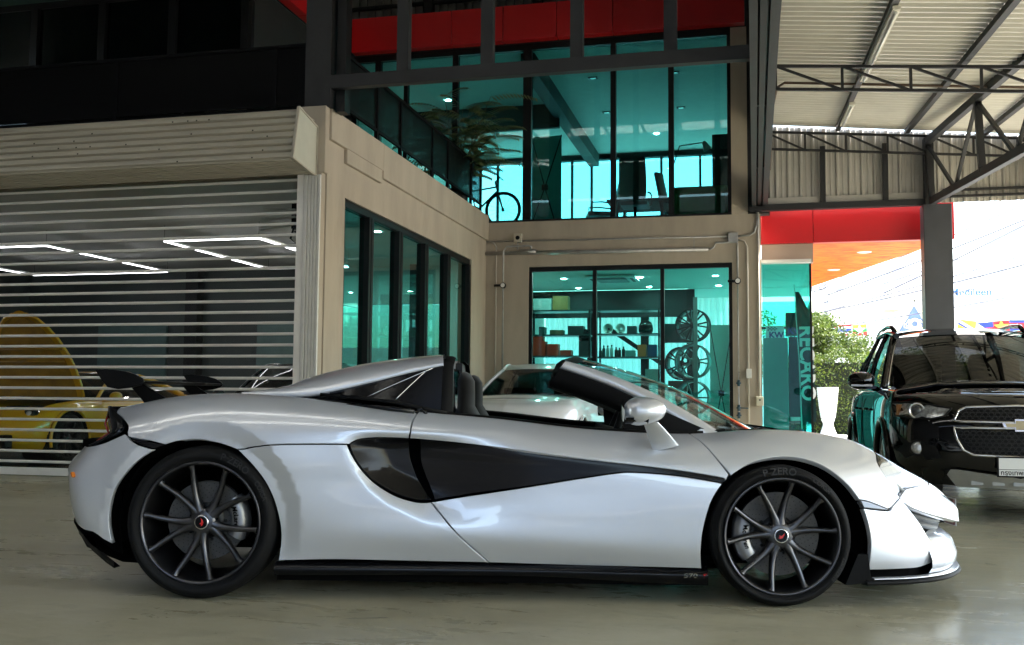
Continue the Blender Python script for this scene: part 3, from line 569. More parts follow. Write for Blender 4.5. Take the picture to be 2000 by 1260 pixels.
def hpos(g, n):
    u = g.random(n); x = -2.9+12*u; t = g.random(n); side = g.random(n) < .62
    bump = .10*np.sin(x*3.1)+.07*np.sin(x*7.7+1)
    z = np.where(side, .15+1.85*t, 1.94+bump+.10*g.normal(size=n)); y = np.where(side, -.62-.10*np.sin(x*5+z*4)+.10*g.normal(size=n), -.6+1.2*t)
    return np.stack([x, y, z], 1)
leaves(26000, hpos, .034, LEAF_A, 'foliage', HG, 3)
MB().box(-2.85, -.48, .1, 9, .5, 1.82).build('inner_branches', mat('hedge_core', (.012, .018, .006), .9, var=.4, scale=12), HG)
def tree(name, loc, h, rad, n, label, seed, lm=LEAF_B, lsz=.05, flat=.75):
    T = tag(empty(name, loc), label, 'tree', 'trees beyond the hedge'); g = np.random.default_rng(seed); tr = MB(); tr.tube([(0, 0, 0), (.05, .03, h*.4), (-.04, .05, h*.8)], [.06, .045, .02], 7); cl = []
    for k in range(9):
        a = g.random()*2*PI; e = Vector((rad*.7*math.cos(a)*g.random(), rad*.7*math.sin(a)*g.random(), h*(.55+.5*g.random()))); tr.tube([(0, 0, h*(.3+.3*g.random())), e*.6+Vector((0, 0, h*.2)), e], [.02, .012, .005], 5); cl.append(np.array(e))
    tr.build('trunk', mat('bark', (.10, .07, .045), .9, var=.2), T)
    def pos(g2, m):
        i = g2.integers(0, len(cl), m); d = g2.normal(size=(m, 3)); d /= np.linalg.norm(d, axis=1)[:, None]; r = rad*.5*g2.random(m)**.45; q = np.array(cl)[i]+d*r[:, None]*[1, 1, flat]; return q
    leaves(n, pos, lsz, lm, 'crown', T, seed); return T
tree('shrub_tree', (1.45, 26.3, 0), 2.75, 1.05, 7500, 'feathery light green young tree rising above the hedge near the corner glass', 11)
tree('shrub_tree', (2.6, 26.9, 0), 2.35, .95, 5500, 'small light green tree above the hedge left of the grey column', 12)
tree('shrub_tree', (-.4, 26.6, 0), 2.9, 1.1, 4500, 'light green tree seen through the corner glass room', 13)
tree('shrub_tree', (7.9, 27.0, 0), 2.35, .8, 3200, 'small green tree at the far right behind the black four wheel drive', 14)
# ================================================================== far side of the road
M_WFAR = mat('far_white_wall', (.72, .72, .70), .7, var=.05)
WL = tag(MB().box(-12, 38, 0, 40, 38.3, 2.95).build('boundary_wall', M_WFAR), 'long white boundary wall across the road', 'wall')
RLg = tag(empty('roadside_rail', (3.7, 37, 3.0)), 'white rail on posts in front of the far boundary wall', 'rail'); MB().bar((-6, 0, .2), (26, 0, .2), .05, .10).build('rail', M_WFAR, RLg)
for k in range(9): MB().box(-5.5+k*3.2, -.04, -3, -5.42+k*3.2, .04, .2).build('post', M_WFAR, RLg)
fl = {'red': (.62, .03, .03), 'blue': (.03, .06, .35), 'white': (.78, .78, .78), 'yellow': (.8, .55, .05), 'green': (.05, .35, .08)}
FM = {k: mat('flag_'+k, v, .6, var=.05) for k, v in fl.items()}
def star(r, n=5): return [(r*(1 if i % 2 == 0 else .42)*math.sin(PI*i/n), r*(1 if i % 2 == 0 else .42)*math.cos(PI*i/n)) for i in range(2*n)]
def flag(x, z, w, h, kind, label, tilt=0.):
    F = tag(empty('bunting_flag', (x, 35, z)), label, 'flag', 'row of national flags across the road'); F.rotation_euler = (0, -tilt, 0)
    def strip(z0, z1, c, x0=0, x1=w, y=0.): MB().grid([[(x0+(x1-x0)*t, y+.03*math.sin(5*t), zz) for zz in (z0, z1)] for t in np.linspace(0, 1, 7)]).build('stripe', FM[c], F)
    def poly(P, c, y=-.045): MB().add([(a, y, b) for a, b in P], [list(range(len(P)))]).build('emblem', FM[c], F)
    if kind == 'th':
        for a, b, c in ((0, .17, 'red'), (.17, .33, 'white'), (.33, .67, 'blue'), (.67, .83, 'white'), (.83, 1, 'red')): strip(-h+a*h, -h+b*h, c)
    elif kind == 'mm':
        for a, b, c in ((0, .33, 'red'), (.33, .67, 'green'), (.67, 1, 'yellow')): strip(-h+a*h, -h+b*h, c)
        poly([(w/2+a, -h/2+b) for a, b in star(.2)], 'white')
    elif kind == 'my':
        for k in range(7): strip(-h+k*h/7, -h+(k+1)*h/7, 'red' if k % 2 else 'white')
        poly([(0, -h*.5), (w*.45, -h*.5), (w*.45, 0), (0, 0)], 'blue')
    elif kind == 'bn':
        strip(-h, 0, 'yellow'); poly([(0, -.25*h), (w, -.9*h), (w, -.68*h), (0, -.03*h)], 'white'); poly([(0, -.42*h), (w, -h), (w, -.9*h), (0, -.25*h)], 'blue', -.04)
    elif kind == 'ph':
        strip(-h/2, 0, 'blue'); strip(-h, -h/2, 'red'); poly([(0, 0), (w*.42, -h/2), (0, -h)], 'white')
    elif kind == 'vn': strip(-h, 0, 'red'); poly([(w/2+a, -h/2+b) for a, b in star(.24)], 'yellow')
    elif kind == 'kh':
        for a, b, c in ((0, .25, 'blue'), (.25, .75, 'red'), (.75, 1, 'blue')): strip(-h+a*h, -h+b*h, c)
        poly([(w*.3, -h*.68), (w*.7, -h*.68), (w*.64, -h*.5), (w*.6, -h*.55), (w*.5, -h*.32), (w*.4, -h*.55), (w*.36, -h*.5)], 'white')
    elif kind == 'id': strip(-h/2, 0, 'red'); strip(-h, -h/2, 'white')
    return F
for x, z, w, h, k, l, t in ((2.05, 3.50, .62, .42, 'my', 'striped flag with blue corner at the left end of the far flag row', -.05), (2.72, 3.45, .46, .36, 'th', 'red white and blue striped flag in the far flag row', -.02), (3.19, 3.44, .46, .38, 'mm', 'yellow green and red flag with white star in the far flag row', .05),
    (6.5, 3.60, .55, .40, 'bn', 'yellow flag with white and dark diagonal bands right of the column', -.15), (7.05, 3.46, .48, .36, 'ph', 'blue and red flag with white triangle right of the column', .10), (7.53, 3.52, .48, .40, 'vn', 'red flag with yellow star right of the column', .06), (8.02, 3.56, .46, .38, 'kh', 'blue and red flag with white temple right of the column', -.02), (8.48, 3.55, .46, .36, 'id', 'red over white flag at the right end of the far flag row', -.22)): flag(x, z, w, h, k, l, t)
# temple
TP = tag(empty('temple', (8.8, 60, 0)), 'white temple with golden spire and blue triangular gable in the distance', 'temple')
M_TW = mat('temple_white', (.78, .77, .74), .6, var=.03); M_TG = mat('temple_gold', (.86, .74, .48), .35, .4, var=.15, scale=6); M_TB = mat('temple_blue', (.12, .18, .42), .4, var=.1)
MB().box(-4.5, .5, 0, 2.2, 8, 4.6).build('hall', M_TW, TP)
MB().prism([(-1.05, 4.65), (1.15, 4.65), (.05, 6.55)], .2, 7, 'Y').build('gable_roof', M_TW, TP)
MB().prism([(-.80, 4.80), (.90, 4.80), (.05, 6.28)], .10, .19, 'Y').build('gable_field', M_TB, TP)
for a, b in (((-1.0, 4.7), (.05, 6.62)), ((1.1, 4.7), (.05, 6.62)), ((-1.0, 4.70), (1.1, 4.70))): MB().bar((a[0], .05, a[1]), (b[0], .05, b[1]), .16, .12, up=(0, 1, 0)).build('gable_edge', M_TG, TP)
MB().lathe([(.16, 0), (.30, 0), (.34, .03), (.30, .06), (.16, .06)], 24, Matrix.Translation((.05, .1, 5.25)) @ Matrix.Rotation(PI/2, 4, 'X')).build('gable_rosette', M_TG, TP)
for s in (-1, 1):
    for k in range(3): MB().tube([(.05+s*.1, .08, 5.0), (.05+s*(.3+.13*k), .08, 4.95+.05*k), (.05+s*(.36+.1*k), .08, 5.15+.2*k*.5), (.05+s*(.22+.06*k), .08, 5.35+.16*k)], .028, 5).build('gable_scroll', M_TG, TP)
sp = [(.95, 6.2), (.75, 6.5), (.72, 6.6), (.55, 6.8), (.52, 6.9), (.38, 7.1), (.36, 7.2), (.22, 7.5), (.20, 7.6), (.10, 8.0), (.06, 8.4), (.02, 9.0)]
MB().lathe(sp, 16, Matrix.Translation((-.85, 2.5, 0))).build('spire', M_TG, TP)
for x0, x1, z0, z1 in ((-2.45, -1.2, 4.6, 6.2), (-3.6, -2.5, 4.6, 5.7)):
    r = MB().prism([(x0, z0), (x1, z0), (x1-.05, z1-.25), (x0-.15, z1)], 1.2, 6, 'Y').build('tier_roof', M_TW, TP); MB().bar((x0-.15, 1.1, z1+.3), (x0+.3, 1.1, z0), .06, .08, up=(0, 1, 0)).build('roof_horn', M_TG, TP)
# billboard
BB = tag(empty('billboard', (12.5, 75, 0)), 'huge white roadside billboard with blue lettering and a portrait edge, far behind the column', 'billboard')
MB().box(-4.75, 0, 6.6, 4.6, .4, 10.3).build('board', mat('billboard_white', (.80, .82, .85), .5, var=.02), BB)
for x in (-3, 0, 3): MB().box(x-.2, .5, 0, x+.2, .9, 10).build('mast', M_GALV, BB)
M_PRB = mat('billboard_blue', (.02, .10, .30), .5, var=0); M_PRG = mat('billboard_grey', (.16, .17, .20), .5, var=0)
text_obj('lettering', 'Medileen', .74, M_PRB, BB, frame((2.28, -.02, 8.50), (1, 0, 0), (0, 0, 1)), bold=.012)
text_obj('lettering', 'นวัตกรรมหยุดเหงื่อ', .30, M_PRG, BB, frame((2.2, -.02, 9.55), (1, 0, 0), (0, 0, 1)))
text_obj('lettering', 'อันดับมือ 1 USA', .32, M_PRG, BB, frame((2.5, -.02, 9.12), (1, 0, 0), (0, 0, 1)))
text_obj('lettering', 'Dr. Thanut Clinic', .22, M_PRG, BB, frame((2.5, -.02, 7.75), (1, 0, 0), (0, 0, 1)))
MB().lathe([(.26, 0), (.29, 0)], 24, Matrix.Translation((.75, -.03, 7.55)) @ Matrix.Rotation(PI/2, 4, 'X')).build('badge_ring', M_PRG, BB)
MB().box(4.0, -.03, 6.7, 4.5, -.01, 9.9, .02).build('product_print', mat('billboard_pale', (.70, .75, .84), .5, var=0), BB)
MB().lathe([(0, 0), (1, 0)], 28, Matrix.Translation((-2.3, -.03, 8.9)) @ Matrix.Rotation(PI/2, 4, 'X') @ Matrix.Diagonal((1.25, 1.5, 1, 1))).build('portrait_print', mat('billboard_hair', (.42, .43, .55), .5, var=.1), BB)
MB().lathe([(0, 0), (1, 0)], 28, Matrix.Translation((-1.75, -.05, 8.1)) @ Matrix.Rotation(PI/2, 4, 'X') @ Matrix.Diagonal((.95, 1.3, 1, 1))).build('portrait_print', mat('billboard_skin', (.80, .66, .58), .5, var=.03), BB)
# utility pole and wires
UP = tag(empty('utility_pole', (3.4, 50, 0)), 'grey utility pole with crossarm under the porch edge', 'pole'); M_UP = mat('pole_concrete', (.35, .35, .37), .8, var=.1)
MB().tube([(0, 0, 0), (0, 0, 6.6)], [.16, .10], 8).build('mast', M_UP, UP); MB().box(-.75, -.08, 6.15, .75, .08, 6.28).build('crossarm', M_UP, UP)
for x in (-.65, -.3, .3, .65): MB().tube([(x, 0, 6.28), (x, 0, 6.45)], .05, 6).build('insulator', M_UP, UP)
wr = [((3.0, 6.3), (25, 17.5)), ((2.8, 6.1), (25, 16.2)), ((3.3, 5.9), (25, 15.3)), ((3.0, 5.5), (25, 13.4)), ((3.4, 5.2), (25, 12.2)), ((2.6, 5.0), (25, 11.3)), ((3.0, 4.7), (25, 10.1)), ((3.0, 4.3), (25, 9.0)), ((6.0, 6.0), (25, 16.8)), ((8, 6.6), (25, 12.9))]
for i, ((x0, z0), (x1, z1)) in enumerate(wr):
    pts = [(x0+(x1-x0)*t, 50-6*t, z0+(z1-z0)*t-.9*math.sin(PI*t)*(.5+.1*(i % 3))) for t in np.linspace(0, 1, 14)]
    tag(MB().tube(pts, .022+.008*(i % 3), 4, cap=False).build('power_line', mat('wire', (.10, .10, .11), .6, var=0)), 'thin dark power line rising to the right across the white sky', 'wire', 'power lines over the road')

# ================================================================== inside: ground floor shop behind the back wall
M_DL = emitter('downlight_lamp', (1, .97, .9), 70.)
M_TRIM = mat('lamp_trim', (.8, .8, .78), .3, .3, var=0)
def downlight(x, y, z, label, grp, s=.05):
    D = tag(empty('downlight', (x, y, z)), label, 'downlight', grp)
    MB().lathe([(0, -.002), (s, -.002)], 14).build('lamp', M_DL, D); MB().lathe([(s, -.001), (s*1.5, -.006), (s*1.55, 0)], 16).build('trim', M_TRIM, D); return D
M_INT = mat('shop_wall', (.60, .60, .57), .8, var=.03)
def room(name, label, boxes):
    Rm = tag(empty(name), label, 'room')
    for nm, b, m in boxes: MB().box(*b).build(nm, m, Rm)
    return Rm
room('shop_interior', 'bright shop room behind the lower teal window', (
    ('ceiling', (-4.74, 16.86, 3.19, .92, 20.6, 3.24), M_CEIL), ('ceiling', (-1.3, 20.61, 3.185, .92, 22.55, 3.23), M_CEIL), ('side_wall', (-4.80, 16.86, 0, -4.741, 22.6, 3.2), M_INT), ('floor_slab', (-4.74, 16.86, -.01, .9, 22.6, .03), mat('shop_floor', (.35, .35, .34), .3, var=.1)),
    ('dark_lintel', (-4.7, 20.62, 2.62, -1.3, 20.72, 3.18), M_DKINT), ('rear_post', (-3.4, 20.6, 0, -3.28, 20.75, 2.62), M_FRM), ('rear_post', (-2.28, 20.6, 0, -2.12, 20.75, 2.62), M_FRM), ('rear_post', (-1.34, 20.6, 0, -1.18, 20.75, 3.18), M_FRM)))
def trans_mat():
    m, nt, o = _new('translucent_sheet'); N = nt.nodes.new; L = nt.links.new; d = N('ShaderNodeBsdfDiffuse'); d.inputs[0].default_value = (.75, .77, .76, 1); t = N('ShaderNodeBsdfTranslucent'); t.inputs[0].default_value = (.80, .82, .80, 1); x = N('ShaderNodeMixShader'); x.inputs[0].default_value = .65
    tc = N('ShaderNodeTexCoord'); n = N('ShaderNodeTexNoise'); n.inputs['Scale'].default_value = 3; L(tc.outputs['Object'], n.inputs[0]); r = N('ShaderNodeMapRange'); r.inputs[3].default_value = .55; r.inputs[4].default_value = .72; L(n.outputs[0], r.inputs[0]); L(r.outputs[0], x.inputs[0]); L(d.outputs[0], x.inputs[1]); L(t.outputs[0], x.inputs[2]); L(x.outputs[0], o.inputs[0]); return m
rows = []; x = -4.7
while x < .0:
    for dx, dy in ((0, 0), (.025, -.03), (.06, -.03), (.085, 0)): rows.append([(x+dx, 22.6+dy, 0), (x+dx, 22.6+dy, 3.4)])
    x += .125
tag(MB().grid(rows, smooth=False).build('corrugated_screen', trans_mat()), 'pale corrugated sheet screen behind the shop shelves', 'screen')
tag(MB().bar((-3.05, 21.0, 2.45), (-1.2, 21.0, 1.2), .09, .09).build('diagonal_brace', M_FRM), 'dark diagonal brace behind the shop shelves', 'brace')
for y, rn in ((16.98, 'front'), (18.46, 'middle'), (20.1, 'rear')):
    for x, cn in ((-3.5, 'left'), (-2.05, 'middle'), (-.68, 'right')): downlight(x, y, 3.187, 'lit ceiling spot in the %s row of the shop, behind the %s pane' % (rn, cn), 'shop ceiling spots')
AC = tag(empty('ceiling_cassette', (-2.55, 18.4, 3.17)), 'white square ceiling air conditioner above the shop shelves', 'air conditioner')
MB().prism([(-.46, -.46), (.46, -.46), (.46, .46), (-.46, .46)], -.035, 0., 'Z').build('panel', mat('ac_white', (.72, .73, .72), .4, var=0), AC)
MB().box(-.28, -.28, -.055, .28, .28, -.036, .01).build('grille', mat('ac_grey', (.25, .26, .26), .5, var=.1), AC)
for a in range(4): MB().box(-.26, -.40, -.042, .26, -.345, -.036).build('vane', M_FRM, AC, rot=(0, 0, a*PI/2))
M_GLS = glass('shelf_glass', (.80, .93, .90), 1.5)
def shelf(x0, x1, y, zs, label, top=2.52):
    S = tag(empty('shelf_unit', ((x0+x1)/2, y, 0)), label, 'shelf'); w = (x1-x0)/2
    for z in zs: MB().box(-w, -.2, z-.012, w, .25, z+.012).build('shelf_board', mat('shelf_dark', (.03, .05, .05), .3, var=.1), S)
    for sx in (-w, w):
        for yy in (-.18, .23): MB().box(sx-.015, yy-.015, .03, sx+.015, yy+.015, top).build('upright', M_FRM, S)
    return S
shelf(-3.95, -2.85, 17.7, (.75, 1.25, 1.68, 2.06, 2.50), 'glass shelf unit with red boxes behind the left shop pane')
shelf(-2.72, -1.62, 17.7, (.75, 1.22, 1.66, 2.07, 2.50), 'dark shelf unit with bottles behind the middle shop pane')
def box_item(name, x, z, w, h, col, label, cat, y=17.62, d=.22, rz=0.):
    o = MB().box(-w/2, -d/2, 0, w/2, d/2, h, .004).build(name, mat('card_%02x%02x%02x' % tuple(int(c*255) for c in col), col, .55, var=.08, scale=9), None, (x, y, z+.0125), (0, 0, rz)); return tag(o, label, cat)
RB = (.90, .05, .02)
red = [(-3.78, 1.68, .26, .14), (-3.78, 1.82, .26, .13), (-3.80, 1.95, .20, .09), (-3.52, 1.68, .20, .12), (-3.52, 1.80, .20, .10), (-3.28, 1.68, .20, .11)]
rl = ('red carton, bottom of the tallest red stack on the left shelf', 'red carton in the middle of the tallest red stack', 'red carton topping the tallest red stack', 'red carton under the second red stack', 'red carton on top of the second red stack', 'single red carton right of the red stacks')
for (x, z, w, h), l in zip(red, rl): box_item('carton', x, z-.012, w, h, RB, l, 'carton')
box_item('carton', -3.72, 2.50, .36, .21, (.55, .58, .56), 'long white carton on top of the left shelf', 'carton'); box_item('carton', -3.38, 2.50, .28, .25, (.46, .22, .07), 'tan carton on top of the left shelf', 'carton')
box_item('carton', -3.10, 2.06, .28, .15, (.03, .04, .04), 'black carton on the upper left shelf', 'carton'); box_item('carton', -3.45, 2.06, .24, .08, (.16, .12, .06), 'flat brown carton on the upper left shelf', 'carton'); box_item('carton', -3.72, 2.06, .10, .14, (.03, .06, .06), 'small dark jar box at the left end of the upper left shelf', 'carton')
box_item('carton', -2.94, 1.68, .20, .26, (.03, .04, .04), 'black grained case on the left shelf beside the mullion', 'case')
def helmet(x, z, label, r=.115):
    H = tag(empty('helmet', (x, 17.62, z)), label, 'helmet'); MB().lathe([(r*.80, 0), (r*.96, .03), (r, .09), (r*.93, .15), (r*.7, .20), (r*.35, .225), (0, .232)], 20).build('shell', mat('helmet_black', (.015, .018, .02), .2, var=.1, coat=.6), H); MB().lathe([(r*1.01, .07), (r*1.02, .10), (r*.99, .14)], 12, a0=-R_(150), a1=-R_(30)).build('visor', M_GB if 'M_GB' in globals() else M_FRM, H)
helmet(-2.95, 1.94, 'black helmet standing on the black case'); helmet(-1.86, 2.085, 'large black helmet on the upper middle shelf', .13)
for x in (-2.52, -2.30):
    S = tag(empty('chrome_lamp', (x, 17.6, 2.08)), 'left round chrome horn on the upper middle shelf' if x < -2.4 else 'right round chrome horn on the upper middle shelf', 'horn'); MB().lathe([(.02, -.06), (.05, -.02), (.085, .05), (.09, .055)], 20, Matrix.Translation((0, 0, .09)) @ Matrix.Rotation(PI/2, 4, 'X')).build('bell', M_ALU, S); MB().box(-.03, -.03, 0, .03, .05, .03).build('foot', M_FRM, S)
box_item('carton', -2.10, 2.07, .16, .13, (.03, .04, .045), 'small black carton between horns and helmet', 'carton')
bc = ((-2.66, .15, (.05, .07, .08)), (-2.60, .20, (.05, .10, .14)), (-2.53, .20, (.35, .45, .42)), (-2.46, .21, (.35, .45, .42)), (-2.38, .17, (.03, .03, .03)), (-2.32, .16, (.03, .03, .03)), (-2.25, .18, (.03, .03, .035)))
bn = ('short dark bottle at the left end of the bottle row', 'tall blue-grey bottle, second in the bottle row', 'tall pale bottle, third in the bottle row', 'tall pale bottle, fourth in the bottle row', 'black bottle, fifth in the bottle row', 'black bottle, sixth in the bottle row', 'black bottle at the right end of the bottle row')
for (x, h, c), l in zip(bc, bn):
    B = tag(empty('bottle', (x, 17.58, 1.672)), l, 'bottle', 'bottles on the middle shelf'); MB().lathe([(0, 0), (.028, 0), (.03, .01), (.03, h*.68), (.012, h*.82), (.012, h*.86)], 14).build('body', mat('bottle_%d' % int(c[0]*1000), c, .3, var=.05), B); MB().lathe([(.014, h*.86), (.014, h), (0, h)], 12).build('cap', M_FRM, B)
box_item('carton', -2.13, 1.66, .16, .11, (.18, .35, .34), 'pale teal carton right of the bottles', 'carton'); box_item('carton', -1.92, 1.66, .15, .21, (.85, .16, .04), 'orange printed carton on the middle shelf', 'carton'); box_item('carton', -1.74, 1.66, .15, .21, (.03, .06, .16), 'dark blue carton at the right end of the middle shelf', 'carton')
box_item('carton', -1.75, 1.22, .22, .22, (.30, .34, .32), 'grey lettered carton on the low middle shelf', 'carton'); box_item('carton', -2.55, 1.22, .18, .22, (.45, .48, .46), 'white carton on the low middle shelf', 'carton')
def loose_wheel(x, y, z, r, n, col, label, twin=True):
    Wl = tag(empty('alloy_wheel', (x, y, z)), label, 'wheel', 'display wheels on the stand'); Wl.rotation_euler = (0, 0, R_(-14)); M = Matrix.Rotation(PI/2, 4, 'X'); m = mat('alloy_%d' % int(col[0]*1000), col, .35, .7, var=.05)
    MB().lathe([(r*.93, .02), (r, .035), (r, .02), (r*.95, 0), (r*.90, -.05), (r*.89, -.18), (r*.97, -.20)], 40, M).build('rim', m, Wl)
    for k in range(n):
        for e in ((-1, 1) if twin else (0,)):
            a = 2*PI*k/n; b = a+e*R_(9); MB().bar(M @ Vector((.04*math.cos(a), .04*math.sin(a), -.02)), M @ Vector((r*.92*math.cos(b), r*.92*math.sin(b), .01)), .026, .03, up=(0, 1, 0)).build('spoke', m, Wl)
    MB().lathe([(0, .0), (.05, 0), (.06, -.02), (.05, -.06)], 18, M).build('hub', m, Wl); return Wl
loose_wheel(-1.07, 17.85, 2.24, .30, 7, (.02, .02, .022), 'black multi-spoke display wheel at the top of the stand')
loose_wheel(-1.07, 17.80, 1.60, .31, 5, (.22, .225, .22), 'grey five-spoke display wheel in the middle of the stand'); loose_wheel(-1.28, 18.1, 1.57, .30, 5, (.02, .02, .022), 'black display wheel behind the grey middle one')
loose_wheel(-1.07, 17.82, .96, .30, 10, (.16, .165, .16), 'grey ten-spoke display wheel low on the stand', False)
WS = tag(empty('wheel_stand', (-1.0, 17.95, 0)), 'grey steel post stand carrying the display wheels', 'stand'); MB().box(-.035, -.28, .03, .035, -.2, 2.72).build('post', mat('stand_grey', (.20, .21, .20), .4, .4, var=.1), WS); MB().box(-.4, -.3, .03, .4, .3, .07).build('base', M_FRM, WS)
box_item('carton', -1.35, 1.95, .5, .34, (.02, .05, .05), 'large dark carton behind the top display wheel', 'carton', 18.4); box_item('carton', -1.35, 1.05, .34, .2, (.25, .04, .02), 'dark red carton beside the lowest display wheel', 'carton', 18.3)
def xbanner(name, x, y, z0, w, h, label, m, tilt=0.):
    B = tag(empty(name, (x, y, z0)), label, 'banner stand')
    MB().grid([[(-w/2+w*s_, .04*math.sin(PI*s_)+tilt*t, h*t) for s_ in np.linspace(0, 1, 7)] for t in np.linspace(0, 1, 7)]).build('sheet', m, B)
    for a, b in (((-w/2, 0, h), (w/2*.9, -.25, .02)), ((w/2, 0, h), (-w/2*.9, -.25, .02))): MB().tube([a, (0, -.13, h*.45), b], .010, 6).build('strut', M_FRM, B)
    MB().box(-.05, -.17, h*.45-.05, .05, -.10, h*.45+.05).build('hub', M_FRM, B); return B
M_BAN = mat('banner_back', (.30, .42, .40), .6, var=.06)
xbanner('x_banner', -.58, 18.35, .03, .40, 2.25, 'tall pale banner stand with crossed struts at the right of the shop window', M_BAN)
# ================================================================== upper office
room('upper_office', 'dim teal office behind the upper glazing with bright rear windows', (
    ('ceiling', (-7.1, 16.86, 7.06, -.1, 25, 7.12), mat('office_ceiling', (.55, .60, .58), .8, var=.05)), ('floor_slab', (-7.1, 16.86, 3.86, -.1, 25, 3.97), mat('office_floor', (.30, .30, .28), .4, var=.1)), ('side_wall', (-.16, 16.86, 3.97, -.1, 24.5, 7.06), M_INT), ('side_wall', (-7.2, 16.86, 3.97, -7.1, 24.5, 7.06), M_INT),
    ('bulkhead', (-7.1, 20.0, 6.55, -3.9, 20.1, 7.06), M_DKINT), ('ceiling_beam', (-4.0, 16.9, 6.75, -3.75, 24.5, 7.06), M_DKINT), ('rear_bulkhead', (-7.1, 24.5, 6.93, -.1, 24.7, 7.1), M_DKINT), ('rear_sill', (-7.1, 24.5, 3.97, -.1, 24.7, 4.3), M_DKINT)))
RW = tag(empty('rear_glazing', (-3.5, 24.6, 4.3)), 'bright rear office windows with slim dark mullions', 'window')
for x in (-6.4, -5.3, -4.45, -3.95, -3.1, -2.2, -1.25, -.4): MB().box(x+3.5-.03, -.05, 0, x+3.5+.03, .05, 2.63).build('mullion', M_FRM, RW)
for a, b in zip((-6.37, -5.27, -4.42, -3.92, -3.07, -2.17, -1.22), (-5.33, -4.48, -3.98, -3.13, -2.23, -1.28, -.43)): MB().box(a+3.5, -.004, 0, b+3.5, .004, 2.63).build('pane', glass('rear_pane', (.80, .95, .95), 1.45), RW)
for x, y, l in ((-6.1, 19.3, 'lit office ceiling spot highest among the palm leaves'), (-6.1, 21.4, 'lit office ceiling spot in the middle of the palm leaves'), (-6.1, 22.9, 'lit office ceiling spot lowest among the palm leaves'), (-4.1, 22.8, 'lit office ceiling spot right of the banner stand'), (-2.15, 22.8, 'lit office ceiling spot above the high backed chair')): downlight(x, y, 7.055, l, 'lit office ceiling spots', .055)
for x, y, l in ((-2.95, 18.5, 'upper left'), (-3.03, 20.84, 'lower left'), (-1.4, 18.5, 'upper right'), (-1.45, 20.82, 'lower right')):
    D = tag(empty('square_downlight', (x, y, 7.055)), 'unlit square office ceiling spot, %s of the four' % l, 'downlight', 'unlit office ceiling spots'); MB().box(-.09, -.06, -.012, .09, .06, 0).build('housing', M_FRM, D); MB().box(-.05, -.04, -.016, .05, .04, -.0125).build('lens', M_TRIM, D)
xbanner('x_banner', -3.75, 18.0, 4.0, .58, 1.84, 'pale banner stand with crossed black struts in the upper office', M_BAN)
M_CHL = mat('chair_leather', (.012, .012, .013), .4, var=.15, scale=20)
def office_chair(x, y, z, rz_, label):
    C = tag(empty('office_chair', (x, y, z)), label, 'office chair', 'office chairs round the table'); C.rotation_euler = (0, 0, rz_)
    rows = [[(xx*w_, .02+.05*xx*xx+yb, zz) for xx in np.linspace(-1, 1, 9)] for zz, w_, yb in ((.52, .22, .20), (.65, .24, .235), (.85, .245, .27), (1.05, .24, .31), (1.22, .235, .345), (1.27, .22, .345))]
    b2 = [[(a, b+.06, c) for a, b, c in r] for r in rows]
    MB().grid(rows).grid(b2).grid([rows[-1], b2[-1]]).grid([[r[0] for r in rows], [r[0] for r in b2]]).grid([[r[-1] for r in rows], [r[-1] for r in b2]]).build('backrest', M_CHL, C)
    MB().tube([(-.22, .405, 1.10), (0, .36, 1.12), (.22, .405, 1.10)], .008, 6).build('chrome_bar', M_CHR, C) if 'M_CHR' in globals() else None
    MB().box(-.25, -.27, .44, .25, .25, .52, .03).build('seat', M_CHL, C)
    for s in (-1, 1): MB().tube([(s*.26, .24, .66), (s*.28, .0, .69), (s*.28, -.2, .68), (s*.27, -.2, .5), (s*.2, 0, .46)], .016, 6).build('armrest', M_CHL, C)
    MB().tube([(0, 0, .1), (0, 0, .45)], .028, 8).build('column', M_FRM, C)
    for k in range(5): a = 2*PI*k/5+.3; MB().bar((0, 0, .11), (.3*math.cos(a), .3*math.sin(a), .05), .04, .03).build('leg', M_FRM, C)
M_CHR = mat('chrome', (.75, .75, .76), .12, 1., var=0)
office_chair(-2.09, 18.0, 3.98, PI, 'high backed black office chair seen from behind at the table')
office_chair(-2.86, 18.9, 3.98, R_(-75), 'black office chair on the left of the table facing right')
office_chair(-1.32, 19.0, 3.98, R_(80), 'black office chair on the right of the table')
TB = tag(empty('office_table', (-2.1, 19.2, 3.98)), 'dark meeting table between the office chairs', 'table'); MB().box(-.62, -.5, .70, .62, .7, .75, .01).build('table_top', M_DKINT, TB)
for sx in (-.5, .5):
    for sy in (-.35, .55): MB().bar((sx, sy, 0), (sx*.8, sy, .7), .05, .05).build('leg', M_FRM, TB)
tag(MB().box(-1.34, 17.1, 3.98, -.41, 17.25, 4.58, .05).build('olive_panel', mat('olive_cloth', (.12, .105, .03), .8, var=.12, scale=5)), 'olive green upholstered bench back at the right end of the office', 'bench')
tag(MB().box(-.70, 17.9, 3.98, -.20, 18.4, 5.67, .01).build('tall_cabinet', M_DKINT), 'tall dark cabinet at the right end of the office', 'cabinet')
LP = tag(empty('desk_lamp', (-1.36, 17.55, 4.75)), 'jointed desk lamp with conical shade leaning over the olive bench', 'lamp'); MB().tube([(0, 0, -.75), (0, 0, .3), (.11, 0, .65), (.50, 0, .69)], .011, 6).build('arm', M_FRM, LP); MB().lathe([(.02, .08), (.04, .05), (.075, -.08), (.07, -.08)], 18, Matrix.Translation((.56, 0, .64)) @ Matrix.Rotation(R_(-25), 4, 'Y')).build('shade', mat('lamp_shade', (.25, .26, .26), .3, .5, var=.05), LP)
